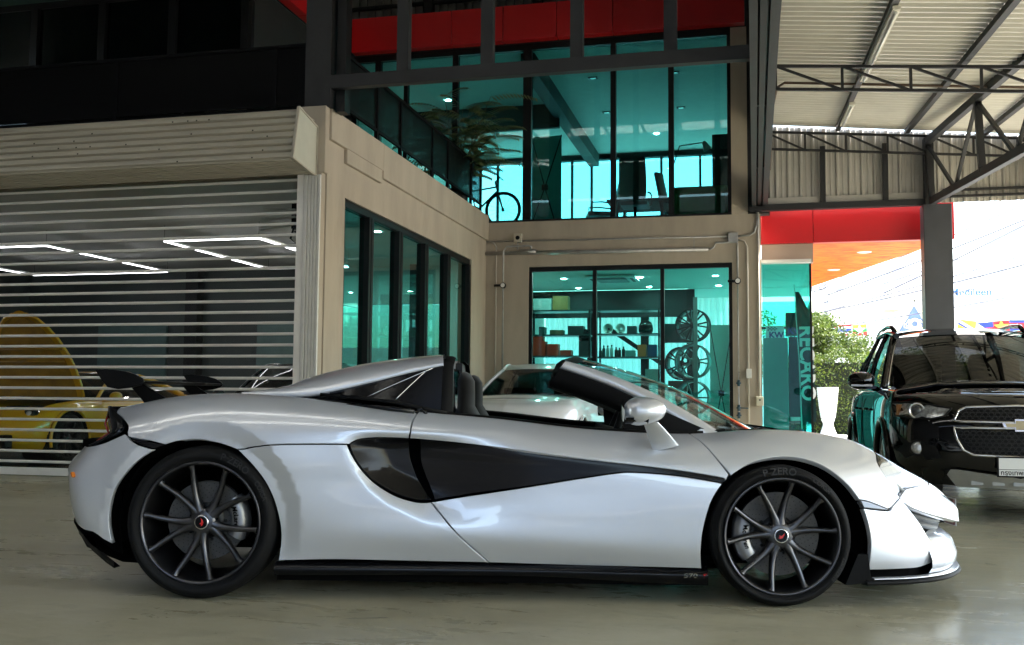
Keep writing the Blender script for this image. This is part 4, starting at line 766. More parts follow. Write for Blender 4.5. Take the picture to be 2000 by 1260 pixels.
# bicycle leaning inside the glass
BK = tag(empty('bicycle', (-4.72, 17.25, 3.98)), 'dark mountain bicycle parked behind the upper glass at the railing end', 'bicycle')
M_BK = mat('bike_frame', (.05, .04, .035), .35, .2, var=.1)
for x in (-.72, .33):
    Wb = empty('wheel', (x, 0, .335), 0, BK); M = Matrix.Rotation(PI/2, 4, 'X'); MB().tube([M @ Vector((.315*math.cos(a), .315*math.sin(a), 0)) for a in np.linspace(0, 2*PI, 40, endpoint=False)], .024, 8, closed=True).build('tyre', M_FRM, Wb)
    MB().tube([M @ Vector((.285*math.cos(a), .285*math.sin(a), 0)) for a in np.linspace(0, 2*PI, 36, endpoint=False)], .009, 6, closed=True).build('rim', M_FRM, Wb)
    for k in range(18): a = 2*PI*k/18; MB().tube([(0, .012*(-1)**k, 0), (.285*math.cos(a), 0, .285*math.sin(a))], .0022, 4, cap=False).build('spoke', M_FRM, Wb)
    MB().lathe([(.02, -.04), (.03, 0), (.02, .04)], 10, M).build('hub', M_FRM, Wb)
for pts, r in (([(.33, 0, .335), (.22, 0, .70), (.18, 0, .86)], .017), ([(.20, 0, .76), (-.28, 0, .70)], .017), ([(.22, 0, .68), (-.17, 0, .32)], .02), ([(-.17, 0, .32), (-.30, 0, .80)], .016), ([(-.72, 0, .335), (-.17, 0, .32)], .011), ([(-.72, 0, .335), (-.28, 0, .68)], .010)): MB().tube(pts, r, 8).build('frame_tube', M_BK, BK)
MB().tube([(.18, 0, .86), (.24, 0, .90), (.25, 0, .93)], .014, 8).build('stem', M_FRM, BK); MB().tube([(.25, -.30, .95), (.27, 0, .93), (.25, .30, .95)], .012, 8).build('handlebar', M_FRM, BK); MB().box(-.42, -.07, .83, -.18, .07, .88, .02).build('saddle', M_FRM, BK)
MB().lathe([(.02, -.01), (.09, -.01), (.09, .01), (.02, .01)], 20, Matrix.Translation((-.17, -.05, .32)) @ Matrix.Rotation(PI/2, 4, 'X')).build('chainring', M_FRM, BK); MB().bar((-.17, -.07, .32), (-.10, -.07, .17), .02, .015).build('crank', M_FRM, BK)
# palm on the terrace
PL = tag(empty('potted_palm', (-4.82, 15.75, 4.02)), 'tall dark potted bamboo palm behind the terrace railing', 'plant')
MB().lathe([(.13, 0), (.18, .05), (.21, .34), (.20, .36), (.17, .34)], 20).build('pot', M_DKINT, PL)
g = np.random.default_rng(5); st = MB(); LV = []; LFc = []
for k in range(24):
    a = g.random()*2*PI; lean = .12+.42*g.random(); H_ = .9+1.2*g.random(); tip = np.array([lean*math.cos(a)*1.25, lean*math.sin(a), H_]); base = np.array([.07*math.cos(a), .07*math.sin(a), .3]); mid = (base+tip)/2+np.array([-.05*math.cos(a), 0, .12])
    st.tube([base, mid, tip], [.011, .008, .004], 5, cap=False)
    for f_ in range(5):       # fronds
        t0 = .42+.145*f_; p0 = base+(tip-base)*t0; fa = a+g.normal()*1.2; L_ = .50+.26*g.random(); fd = np.array([math.cos(fa), math.sin(fa), .35]); 
        for q in range(13):
            s_ = q/12; c = p0+fd*L_*s_+np.array([0, 0, -.35*L_*s_*s_]); dirn = np.array([math.cos(fa), math.sin(fa), -.2-.6*s_])
            for e in (-1, 1):
                sd = np.array([-math.sin(fa)*e, math.cos(fa)*e, -.25]); d = dirn*.75+sd*.75; d /= np.linalg.norm(d); ll = .19*(1-.45*s_); wv = np.cross(d, [0, 0, 1.])*.026; b0 = len(LV); LV += [c, c+d*ll*.5+wv, c+d*ll, c+d*ll*.5-wv]; LFc.append([b0, b0+1, b0+2, b0+3])
st.build('stem', mat('palm_stem', (.05, .05, .02), .7), PL); me = bpy.data.meshes.new('fronds'); me.from_pydata([tuple(v) for v in LV], [], LFc); link('fronds', me, leaf_mat('palm_leaf', (.07, .10, .035), (.22, .26, .11)), PL)
# terrace chair over the shutter box
TC = tag(empty('terrace_chair', (-6.35, 10.75, 4.05)), 'wire mesh armchair on the dark terrace above the shutter', 'chair'); M_WIR = mat('wire_beige', (.40, .36, .28), .5, .3, var=.1)
for nm, b in (('backrest', (-.26, .2, .45, .26, .22, .80)), ('seat', (-.26, -.26, .40, .26, .22, .43))): MB().box(*b).build(nm, M_WIR, TC)
for s in (-1, 1):
    MB().tube([(s*.3, .2, .68), (s*.33, -.05, .66), (s*.33, -.25, .60), (s*.30, -.25, 0)], .016, 6).build('arm', M_WIR, TC); MB().tube([(s*.27, .2, .42), (s*.28, .24, 0)], .015, 6).build('leg', M_WIR, TC)
# ================================================================== showroom behind the shutter
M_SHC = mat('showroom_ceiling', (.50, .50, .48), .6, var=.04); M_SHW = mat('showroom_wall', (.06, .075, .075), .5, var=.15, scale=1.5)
room('showroom_interior', 'dark car showroom behind the rolling shutter', (
    ('ceiling', (-17, 9.96, 3.78, -4.81, 20.6, 3.9), M_SHC), ('rear_wall', (-17, 20.5, 0, -9.0, 20.6, 3.78), M_SHW), ('rear_wall', (-6.4, 20.5, 0, -4.81, 20.6, 3.78), M_INT), ('rear_wall', (-8.999, 20.5, 0, -6.401, 20.6, 2.0), M_INT), ('rear_wall', (-8.999, 20.5, 2.95, -6.401, 20.6, 3.78), M_INT), ('rear_window', (-8.999, 20.54, 2.0, -6.401, 20.55, 2.95), glass('tinted_rear_pane', (.36, .46, .46), 1.45)), ('window_bar', (-7.75, 20.5, 2.0, -7.70, 20.6, 2.95), M_FRM), ('left_wall', (-17.1, 9.96, 0, -17, 20.6, 3.9), M_SHW), ('showroom_floor', (-17, 9.96, -.015, -4.81, 20.5, .012), mat('showroom_tiles', (.16, .155, .14), .15, var=.15)), ('right_wall', (-4.86, 16.6, 0, -4.802, 20.5, 3.78), M_INT),  # paler rear wall pieces stand in for brighter light behind the side window
    ('rear_panel', (-15, 20.42, 0, -13.2, 20.49, 2.6), mat('teal_panel', (.10, .17, .17), .4, var=.1)), ('rear_panel', (-10.9, 20.42, 0, -9.6, 20.49, 2.6), mat('teal_panel', (.10, .17, .17), .4)), ('rear_column', (-12.6, 20.2, 0, -12.3, 20.49, 3.78), M_DKINT), ('rear_column', (-9.3, 20.2, 0, -9.0, 20.49, 3.78), M_DKINT), ('rear_column', (-7.2, 20.2, 0, -6.9, 20.49, 3.78), M_DKINT)))
bpart(MB().box(-14.2, 9.96, 3.36, -4.81, 10.06, 3.95), 'shutter_lintel', M_BEI); bpart(MB().box(-14.2, 9.84, 0, -10.41, 9.95, 4.1), 'left_pier', M_BEI)
M_LED = emitter('led_line', (.90, .92, 1.0), 2.6)
def loop(x0, x1, y0, y1, z, label):
    Lp = tag(empty('led_loop', ((x0+x1)/2, (y0+y1)/2, z)), label, 'ceiling light', 'rectangular light loops in the showroom'); a, b = (x1-x0)/2, (y1-y0)/2
    for p, q in (((-a, -b), (a, -b)), ((a, -b), (a, b)), ((a, b), (-a, b)), ((-a, b), (-a, -b))):
        MB().bar((p[0], p[1], 0), (q[0], q[1], 0), .014, .012).build('light_bar', M_LED, Lp); MB().bar((p[0], p[1], .03), (q[0], q[1], .03), .05, .028).build('channel', M_TRIM, Lp)
    for p in ((-a, -b), (a, -b), (a, b), (-a, b)): MB().tube([(p[0], p[1], .03), (p[0], p[1], 3.78-z)], .004, 4).build('wire', M_FRM, Lp)
loop(-15.2, -11.95, 14.76, 18.45, 3.5, 'rectangular glowing light loop at the far left behind the shutter'); loop(-9.6, -7.86, 14.7, 18.4, 3.5, 'rectangular glowing light loop nearest the shutter guide rail')
fan = tag(empty('wall_fan', (-5.05, 10.35, 3.0)), 'small fan with dangling cable inside the shutter corner', 'fan'); MB().box(-.06, -.04, -.16, .06, .04, .16).build('bracket', M_FRM, fan)
for k in range(3): MB().box(-.40, -.03, -.01, 0, .03, .01, .004).build('blade', mat('fan_blade', (.55, .55, .52), .4), fan, (0, -.05, .05-.16*k*.5), (0, R_(4-8*k), R_(12*k)))
MB().tube([(0, -.06, -.1), (-.05, -.07, -.28), (.02, -.07, -.34), (.06, -.07, -.25), (.0, -.07, -.2)], .012, 6).build('cable', M_FRM, fan)

for x in (-8.3, -7.0, -5.8): downlight(x, 18.9, 3.776, 'lit showroom ceiling spot, %s of three behind the side window' % {-8.3: 'left', -7.0: 'middle', -5.8: 'right'}[x], 'showroom ceiling spots', .06)
for x in (-7.6, -6.3): downlight(x, 16.0, 3.776, 'lit showroom ceiling spot near the side window, %s of two' % ('left' if x < -7 else 'right'), 'showroom ceiling spots', .06)

# ================================================================== parked cars
def cr(P, n):
    """catmull-rom through rows of 3d points -> n samples"""
    P = np.array(P, float); e = np.vstack([2*P[0]-P[1], P, 2*P[-1]-P[-2]]); q = np.linspace(0, len(P)-1, n); i = np.clip(np.floor(q).astype(int), 0, len(P)-2); f = (q-i)[:, None]
    a, b, c, d = e[i], e[i+1], e[i+2], e[i+3]; return .5*(2*b+(c-a)*f+(2*a-5*b+4*c-d)*f*f+(3*b-a-3*c+d)*f**3)
def net(rows, nu, nv):
    A = np.array([cr(r, nu) for r in rows]); return np.array([cr(A[:, j], nv) for j in range(nu)])   # nu, nv, 3
def mirror_grid(mb, G, keep=None):
    for s in (1, -1):
        P = G*[1, s, 1]; a, b = P.shape[:2]; fs = []
        for i in range(a-1):
            for j in range(b-1):
                c = (P[i, j]+P[i+1, j+1])/2
                if keep is None or keep(c): fs.append((i*b+j, (i+1)*b+j, (i+1)*b+j+1, i*b+j+1))
        mb.add(P.reshape(-1, 3).tolist(), fs, True)
    return mb
def car_wheel(root, x, y, r, wid, rim_m, nsp=5, s=1, tyre=None):
    Wh = empty('wheel', (x, y, r), 0, root); M = Matrix.Rotation(R_(90)*(1 if s < 0 else -1), 4, 'X'); rr = r*.70; q = r-rr
    MB().lathe([(rr-.01, -wid), (rr+q*.5, -wid-.005), (r-.012, -wid+.02), (r, -wid+.05), (r, -.05), (r-.015, -.015), (rr+q*.55, .006), (rr+.008, 0), (rr-.01, -.012)], 48, M).build('tyre', M_RUBB, Wh)
    MB().lathe([(rr, -.006), (rr-.008, .002), (rr-.02, -.01), (rr-.03, -.1), (rr-.03, -wid)], 40, M).build('rim', rim_m, Wh)
    for k in range(nsp):
        for e in (-1, 1):
            a = 2*PI*k/nsp+.3; b = a+e*.22; MB().bar(M @ Vector((.05*math.cos(a), .05*math.sin(a), -.02)), M @ Vector(((rr-.01)*math.cos(b), (rr-.01)*math.sin(b), -.012)), .034, .03, up=(0, 1, 0)).build('spoke', rim_m, Wh)
    MB().lathe([(0, -.005), (.06, -.01), (.07, -.05)], 20, M).build('hub', rim_m, Wh); MB().lathe([(.03, -.13), (rr-.03, -.13)], 24, M).build('brake_disc', mat('disc_dark', (.03, .03, .03), .5, .4), Wh); return Wh
M_RUBB = mat('tyre_black', (.008, .008, .0085), .65, 0, spec=.3, var=.1); M_SVG = glass('car_glass', (.17, .18, .185), 1.5); M_BLKP = mat('black_trim', (.006, .006, .0065), .55, var=.1, spec=.25); M_SILV = mat('silver_trim', (.50, .50, .50), .3, .7, var=.05); M_ALW = mat('alloy_silver', (.45, .45, .46), .3, .8, var=.03)
def coupe(name, loc, rz_, paint, label, W, xf, xr, hz, roof, wsb, wst, rrx, whl, wb, grp=None, glassm=None, nose_z=.62, alloy=None, hood=True, lz=None, crown=.045):
    """low passenger car: wrap-round lower body, bonnet, cabin. hz = belt height, roof = roof height"""
    C = tag(empty(name, loc, rz_), label, 'car', grp); glassm = glassm or M_SVG
    def wrap(dw, zf, zm, zr, df=0., dr=0.):
        L = lambda x, w, z: (x, w, z)
        return [L(xr+dr, 0, zr), L(xr+dr+.04, .45*W-dw, zr), L(xr+dr+.18, .80*W-dw, zr), L(xr+.55, .955*W-dw, (zr+zm)/2), L(-.8, .99*W-dw, zm), L(0, .985*W-dw, zm), L(.8, .985*W-dw, zm), L(xf-.80, .965*W-dw, (zf+zm)/2), L(xf-.42+df*.6, .87*W-dw, zf), L(xf-.17+df, .64*W-dw*.8, zf), L(xf-.05+df, .34*W-dw*.5, zf), L(xf+df, 0, zf)]
    rows = [wrap(.10, .20, .18, .25, -.10, .10), wrap(.03, .30, .28, .38, -.02, .02), wrap(0, .42, .45, .55, 0, 0), wrap(-.005, .53, .62, .72, -.02, .02), wrap(.02, nose_z, .76, .86, -.12, .05), wrap(.09, nose_z+.08, hz-.03, .93, -.28, .12), wrap(.15, nose_z+.11, hz, .95, -.38, .20)]
    G = net(rows, 90, 30)
    ax = (wb/2, -wb/2); keep = lambda c: not any(math.hypot(c[0]-a, c[2]-whl) < whl+.035 and abs(c[1]) > W*.55 for a in ax)
    mirror_grid(MB(), G, keep).build('body', paint, C)
    for a in ax:
        for s in (1, -1):
            P = [(a+(whl+.045)*math.cos(t), s*(W*.985-.005), whl+(whl+.045)*math.sin(t)) for t in np.linspace(-.25, PI+.25, 26)]; MB().tube(P, .022, 6).build('arch_lip', paint, C)
            MB().lathe([(whl+.05, -.0), (whl+.05, -.45), (0, -.45)], 24, Matrix.Translation((a, s*W*.97, whl)) @ Matrix.Rotation(R_(90)*(1 if s < 0 else -1), 4, 'X')).build('wheel_well', M_BLKP, C)
            car_wheel(C, a, s*(W-.035), whl, .22, alloy or M_ALW, 5, s)
    # bonnet between the top row and the windscreen
    top = G[:, -1]; fr = [p for p in top if p[0] > wsb-.02]
    rws = []
    for p in fr: rws.append([(p[0], p[1]*s_, p[2]+.045*(1-s_*s_)*min(1, (xf-.3-p[0])/.5 if p[0] < xf-.3 else 0)) for s_ in np.linspace(-1, 1, 15)])
    if hood: MB().grid(rws).build('bonnet', paint, C)
    else: MB().grid([[(a, b, c-.16) for a, b, c in r] for r in rws]).build('luggage_well', M_BLKP, C)
    rw = [p for p in top if p[0] < rrx+.02]; MB().grid([[(p[0], p[1]*s_, p[2]+.04*(1-s_*s_)) for s_ in np.linspace(-1, 1, 11)] for p in rw]).build('tail_deck', paint, C)
    wB, wT = W-.17, W-.36
    def cab(t, s_, xb, xt, zb, zt, bow): a = abs(s_); return (xb+(xt-xb)*t-bow*a*a*(1-.4*t), (wB+(wT-wB)*t)*s_, zb+(zt-zb)*t+.05*math.sin(PI*t)*.5-.02*a*a*t)
    WSf = lambda t, s_: cab(t, s_, wsb, wst, hz-.01, roof-.02, .22); RSf = lambda t, s_: cab(t, s_, xr+.55, rrx, .93, roof-.04, -.12)
    MB().grid([[WSf(t, s_) for s_ in np.linspace(-.97, .97, 17)] for t in np.linspace(0, 1, 9)]).build('windscreen', glassm, C)
    MB().grid([[RSf(t, s_) for s_ in np.linspace(-.95, .95, 13)] for t in np.linspace(0, 1, 7)]).build('rear_window', glassm, C)
    rf = [[tuple(np.array(WSf(1, s_))*(1-t)+np.array(RSf(1, s_))*t+np.array([0, 0, crown*math.sin(PI*t)])) for s_ in np.linspace(-1, 1, 13)] for t in np.linspace(0, 1, 12)]; MB().grid(rf).build('roof', paint, C)
    for s in (1, -1):
        sg = [];
        for t in np.linspace(0, 1, 12):
            tp = np.array(rf[int(round(t*11))][0 if s < 0 else -1]); xb_ = wsb-.24+(xr+.72-(wsb-.24))*t; sg.append([(xb_, s*(wB+.01), hz-.02+(.93-hz)*t), tuple((np.array([xb_, s*(wB+.01), hz-.02])+tp)/2+np.array([0, s*.03, 0])), tuple(tp)])
        MB().grid(sg).build('side_window', glassm, C)
        MB().tube([WSf(t, s) for t in np.linspace(0, 1, 9)], .028, 6).build('pillar', paint, C); MB().tube([RSf(t, s) for t in np.linspace(0, 1, 7)], .05, 6).build('pillar', paint, C)
        MB().tube([(a, b, c) for a, b, c in [r[0 if s < 0 else -1] for r in rf]], .022, 6).build('roof_rail', paint, C)
        # door mirror
        Mi = empty('door_mirror', (wsb-.30, s*(W+.09), hz+.05), 0, C); MB().lathe([(0, .09), (.05, .08), (.085, .03), (.09, -.02), (.075, -.03), (0, -.03)], 16, Matrix.Rotation(PI/2, 4, 'Y') @ Matrix.Diagonal((.75, 1, 1, 1))).build('mirror_housing', paint, Mi); MB().bar((0, -s*.05, -.03), (0, -s*.22, -.07), .03, .02).build('mirror_stalk', paint, Mi)
        # head lamp and intake
        hx, hy = xf-.42, s*W*.72; lamp_z = nose_z if lz is None else lz
        Hl = MB().lathe([(0, .05), (.06, .045), (.115, .01), (.125, -.04)], 20, Matrix.Translation((hx-.06, hy, lamp_z+.025)) @ Matrix.Rotation(R_(62), 4, 'Y') @ Matrix.Rotation(-s*R_(18), 4, 'X') @ Matrix.Diagonal((1.15, .8, 1, 1))).build('headlamp', M_DGLS, C)
        MB().lathe([(0, .055), (.035, .05)], 14, Matrix.Translation((hx-.05, hy, lamp_z+.03)) @ Matrix.Rotation(R_(62), 4, 'Y') @ Matrix.Rotation(-s*R_(18), 4, 'X')).build('projector', M_SILV, Hl)
        MB().box(-.06, -.20, -.09, .05, .20, .09, .02).build('bumper_intake', M_BLKP, C, (xf-.20, s*W*.52, .33), (0, 0, -s*R_(28)))
        MB().bar((wsb-.9, s*(W-.01), .70), (wsb-1.08, s*(W-.005), .70), .015, .03).build('door_handle', paint, C)
    MB().box(-.05, -.40, -.08, .04, .40, .07, .02).build('bumper_intake', M_BLKP, C, (xf-.03, 0, .32))
    for y0 in (-.5, .1): MB().tube([(wsb+.03, y0, hz+.0), (wsb-.10, y0+.45, hz+.035)], .007, 5).build('wiper', M_BLKP, C)
    MB().box(-1.2, -W+.22, .3, wsb-.2, W-.22, hz-.1).build('cabin_floor', M_BLKP, C)
    for s in (1, -1): MB().box(-.55, s*.38-.24, .4, -.35, s*.38+.24, roof-.28, .05).build('seat', M_BLKP, C)
    return C
M_DGLS = mat('dark_lamp', (.03, .032, .035), .08, .2, var=.1, scale=20, coat=1.)
M_YEL = mat('yellow_paint', (.88, .46, .006), .3, 0, var=.02, coat=1., crough=.03); M_WHP = mat('white_paint', (.86, .86, .85), .3, 0, var=.01, coat=1., crough=.03); M_BLU = mat('midnight_paint', (.012, .018, .028), .25, .2, var=.02, coat=1.)
# yellow sports coupe with its front lid up
YC = coupe('yellow_coupe', (-9.76, 12.80, 0), -PI/2, M_YEL, 'yellow sports coupe with open front lid behind the rolling shutter', .925, 2.20, -2.3, .86, 1.27, .75, .02, -.75, .345, 2.457, alloy=mat('alloy_dark', (.03, .03, .032), .4, .7), nose_z=.64, hood=False)
rows = [[(.78+.44*t-.06*math.sin(PI*t), w*s_, .90+1.17*t-.05*s_*s_*t) for s_ in np.linspace(-1, 1, 13)] for t, w in ((0, .74), (.15, .72), (.3, .68), (.5, .61), (.7, .50), (.85, .38), (.95, .26), (1, .12))]
LD = MB().grid(rows).build('front_lid', M_YEL, YC); ed = [r[-1] for r in rows]+[r[0] for r in rows[::-1]]; MB().tube(ed, .022, 6).build('lid_edge', M_YEL, LD)
MB().grid([[(x+.014, y*.88, .93+(z-.93)*.955) for x, y, z in r] for r in rows]).build('lid_liner', mat('yellow_dull', (.42, .21, .006), .55, var=.25, scale=5), LD)
for z_ in (1.15, 1.38, 1.55): MB().tube([(.83+.37*(z_-.93)-.03, -.55, z_), (.83+.37*(z_-.93)-.03, .55, z_)], .014, 6).build('lid_rib', mat('yellow_dull', (.42, .21, .006), .55), LD)
coupe('dark_coupe', (-6.55, 13.6, 0), -PI/2, M_BLU, 'dark blue coupe parked inside the showroom next to the guide rail', .90, 2.15, -2.2, .92, 1.42, .85, .10, -.75, .33, 2.6)
WC = coupe('white_saloon', (-3.02, 14.05, 0), -PI/2, M_WHP, 'white car with dark windscreen parked behind the open roadster cabin', .90, 2.2, -2.25, .95, 1.37, .92, .10, -.85, .33, 2.65, nose_z=.80, lz=.58, crown=.10)
MB().tube([(.25, 0, 1.22), (.27, 0, 1.08)], .003, 4).build('pendant_cord', M_WHP, WC); MB().lathe([(0, .03), (.022, 0), (0, -.03)], 6, Matrix.Translation((.27, 0, 1.06))).build('pendant', M_WHP, WC)
# ------------------------------------------------------------------ black four wheel drive
M_BLK = mat('black_car_paint', (.002, .002, .0025), .3, 0, var=0, coat=1., crough=.015, spec=0.); M_CHRM = mat('chrome_trim', (.72, .72, .73), .12, 1., var=0); M_GUN = mat('skid_silver', (.42, .43, .43), .4, .5, var=.06)
SV = tag(empty('black_suv', (2.0, 10.75, 0), -PI/2), 'shiny black four wheel drive with chrome framed grille parked under the canopy', 'car')
def sw(dw, zf, zm, zr, fx, rx=0.):
    W = .915; return [(-2.28+rx, 0, zr), (-2.26+rx, .40, zr), (-2.16+rx, .74, zr), (-1.8, .88-dw, (zr+zm)/2), (-.9, W-dw, zm), (0, W-dw, zm), (.9, W-dw, zm), (1.55, W-.005-dw, (zm+zf)/2), (fx-.42, .855-dw*.8, zf), (fx-.15, .66-dw*.5, zf), (fx-.035, .34, zf), (fx, 0, zf)]
RWS = [sw(.09, .27, .26, .35, 2.14, .1), sw(.02, .40, .36, .45, 2.26, .0), sw(.005, .52, .52, .6, 2.30), sw(0, .66, .70, .75, 2.30), sw(.008, .80, .85, .9, 2.27), sw(.03, .92, .97, 1.0, 2.20), sw(.07, .99, 1.045, 1.06, 2.08), sw(.11, 1.015, 1.06, 1.08, 1.96)]
G = net(RWS, 110, 40); keep = lambda c: not any(math.hypot(c[0]-a, c[2]-.36) < .40 and abs(c[1]) > .5 for a in (1.35, -1.35))
mirror_grid(MB(), G, keep).build('body', M_BLK, SV)
top = G[:, -1]; fr = [p for p in top if p[0] > .86]
MB().grid([[(p[0], p[1]*s_, p[2]+(.075*(1-abs(s_)**2.5)+.012*math.exp(-((abs(s_)-.62)/.08)**2))*min(1, max(0, (2.0-p[0])/.5))) for s_ in np.linspace(-1, 1, 27)] for p in fr]).build('bonnet', M_BLK, SV)
for s in (1, -1):
    for a in (1.35, -1.35):
        P = [(a+.415*math.cos(t), s*.905, .36+.415*math.sin(t)) for t in np.linspace(-.2, PI+.2, 28)]; MB().tube(P, .034, 8).build('arch_flare', M_BLK, SV)
        MB().lathe([(.41, 0), (.41, -.4), (0, -.4)], 24, Matrix.Translation((a, s*.88, .36)) @ Matrix.Rotation(R_(90)*(1 if s < 0 else -1), 4, 'X')).build('wheel_well', M_BLKP, SV)
        car_wheel(SV, a, s*.895, .36, .23, M_ALW, 5, s)
    MB().tube([(-.93, s*.865, .30), (.93, s*.865, .30)], .05, 8).build('side_step', M_GUN, SV)
# cabin
def sws(t, s_): a = abs(s_); return Vector((.98+(.26-.98)*t-.26*a*a*(1-.45*t), (.80+(.625-.80)*t)*s_, 1.075+(1.60-1.075)*t+.035*math.sin(PI*t)-.025*a*a*t))
M_SVW = glass('suv_screen', (.045, .047, .05), 1.5)
wsn = MB().grid([[sws(t, s_) for s_ in np.linspace(-.965, .965, 21)] for t in np.linspace(0, .985, 10)]).build('windscreen', M_SVW, SV)
rl = [(.26, 1.60, .625), (-.2, 1.655, .635), (-.8, 1.67, .63), (-1.4, 1.64, .61), (-1.95, 1.56, .57)]; rq = cr(rl, 24)
MB().grid([[(x-.12*s_*s_*(1 if x > .1 else 0), w*s_, z+.03*(1-s_*s_)-.025*s_**4) for s_ in np.linspace(-1, 1, 15)] for x, z, w in rq]).build('roof', M_BLK, SV)
for s in (1, -1):
    MB().tube([sws(t, s)+Vector((0, s*.01, 0)) for t in np.linspace(-.04, 1, 12)], .036, 8).build('front_pillar', M_BLK, SV)
    MB().tube([sws(t, s*.97)+Vector((.012, 0, .004)) for t in np.linspace(0, 1, 12)], .008, 6).build('screen_moulding', M_CHRM, SV)
    edge = [(x, s*w, z-.02) for x, z, w in rq]; MB().tube(edge, .03, 6).build('roof_side', M_BLK, SV)
    def sg(x, t): zt = np.interp(-x, [-.26, .2, .8, 1.4, 1.95], [1.57, 1.63, 1.645, 1.61, 1.53]); wt = np.interp(-x, [-.26, .2, 1.4, 1.95], [.635, .645, .62, .58]); zb = 1.065+.02*(-x)*.3; return (x, s*(.83+(wt-.83)*t+.03*math.sin(PI*t)), zb+(zt-zb)*t)
    for xa, xb, xta in ((.62, -.22, .20), (-.28, -1.12, -.28), (-1.18, -1.72, -1.18)):
        MB().grid([[sg(xa+(xb-xa)*u if t == 0 else max(xta, xb)+(xb-max(xta, xb))*u if xa > .5 else xa+(xb-xa)*u, t) for t in np.linspace(0, 1, 7)] for u in np.linspace(0, 1, 8)]).build('side_window', glass('tinted_side_glass', (.12, .16, .16), 1.6), SV)
        MB().tube([sg(xb-.03, t) for t in np.linspace(0, 1, 6)], .028, 6).build('door_pillar', M_BLK, SV)
    MB().tube([sg(x, 0) for x in np.linspace(.75, -1.8, 12)], .012, 6).build('belt_moulding', M_CHRM, SV)
    # roof rail
    MB().tube([(-.05, s*.60, 1.645), (-.22, s*.61, 1.70), (-.6, s*.61, 1.725), (-1.2, s*.60, 1.72), (-1.6, s*.58, 1.70), (-1.72, s*.58, 1.64)], .022, 8).build('roof_rail', M_BLK, SV)
    # mirror
    Mi = empty('door_mirror', (.62, s*1.00, 1.13), 0, SV); rows = []
    for i, x in enumerate(np.linspace(-.07, .10, 9)): e = math.sqrt(max(.0, 1-((x+.02)/.121)**2)); rows.append([(x, .125*e*math.cos(a), .085*e*math.copysign(abs(math.sin(a))**.7, math.sin(a))) for a in np.linspace(0, 2*PI, 25)])
    MB().grid(rows).build('mirror_housing', M_BLK, Mi); MB().bar((.01, -s*.04, -.05), (.0, -s*.16, -.09), .07, .05).build('mirror_stalk', M_BLK, Mi); MB().box(.06, -.10, -.055, .085, .09, -.035, .004).build('turn_lamp', mat('lamp_clear', (.65, .66, .66), .15, .2, var=.3, scale=60), Mi)
    for x in (.35, -.62): MB().tube([(x, s*.925, .86), (x-.09, s*.945, .86), (x-.18, s*.925, .855)], .014, 6).build('door_handle', M_BLK, SV)
    for x in (.80, -.25, -1.05): MB().tube([(x, s*.918, .34), (x+.01, s*.921, .7), (x-.03, s*.905, .98)], .004, 4).build('door_gap', M_BLKP, SV)
G2 = net(RWS, 700, 240)[380:]; G2f = G2.reshape(-1, 3)
def onfront(y, z):    # depth of the front face at (y, z), distance-weighted from the nearest surface points
    d = (G2f[:, 1]-abs(y))**2+(G2f[:, 2]-z)**2; k = np.argpartition(d, 4)[:4]; w = 1/(d[k]+1e-8); return float((G2f[k, 0]*w).sum()/w.sum())
def face_poly(name, P, m, parent, off=.01, thick=.0, n=6):
    """closed outline [(y,z)] laid on the front face"""
    c = np.mean(P, axis=0); rings = []
    for f in np.linspace(1, 0.02, n): rings.append([(onfront(c[0]+(y-c[0])*f, c[1]+(z-c[1])*f)+off+thick*(1-f), c[0]+(y-c[0])*f, c[1]+(z-c[1])*f) for y, z in P]+[(onfront(c[0]+(P[0][0]-c[0])*f, c[1]+(P[0][1]-c[1])*f)+off+thick*(1-f), c[0]+(P[0][0]-c[0])*f, c[1]+(P[0][1]-c[1])*f)])
    return MB().grid(rings).build(name, m, parent)
def face_line(name, P, r, m, parent, off=.012, closed=False):
    pts = []
    Q = list(P)+([P[0]] if closed else [])
    for (a, b), (c, d) in zip(Q[:-1], Q[1:]):
        for t in np.linspace(0, 1, 8, endpoint=False): y, z = a+(c-a)*t, b+(d-b)*t; pts.append((onfront(y, z)+off, y, z))
    if not closed: y, z = Q[-1]; pts.append((onfront(y, z)+off, y, z))
    # smooth the grid-snapped depth
    A = np.array(pts); B = A.copy()
    for _ in range(3): B[1:-1, 0] = (B[:-2, 0]+B[1:-1, 0]*2+B[2:, 0])/4
    return MB().tube([tuple(p) for p in B], r, 8, closed=closed).build(name, m, parent)
# grilles
def hexgrille(name, P, parent):
    bk = face_poly(name, P, M_BLKP, parent, .004); y0, y1 = min(p[0] for p in P), max(p[0] for p in P); z0, z1 = min(p[1] for p in P), max(p[1] for p in P); mb = MB(); PP = np.array(P); pitch = .045; r = 0; z = z0
    while z < z1:
        y = y0+(pitch/2 if r % 2 else 0)
        while y < y1:
            if _ins(PP, y, z) and _ins(PP, y+.02, z+.02) and _ins(PP, y-.02, z-.02):
                c = [(onfront(y, z)+.014, y+.021*math.cos(a)*1.0, z+.0165*math.sin(a)) for a in np.linspace(0, 2*PI, 7)]; mb.tube(c[:-1], .0032, 4, closed=True)
            y += pitch
        z += .030; r += 1
    mb.build('hex_mesh', mat('mesh_black', (.02, .02, .022), .3, .3, var=0), bk)['kind'] = 'stuff'; return bk
def _ins(P, y, z):
    c = False; n = len(P)
    for i in range(n):
        (a, b), (d, e) = P[i], P[(i+1) % n]
        if (b > z) != (e > z) and y < (d-a)*(z-b)/(e-b+1e-12)+a: c = not c
    return c
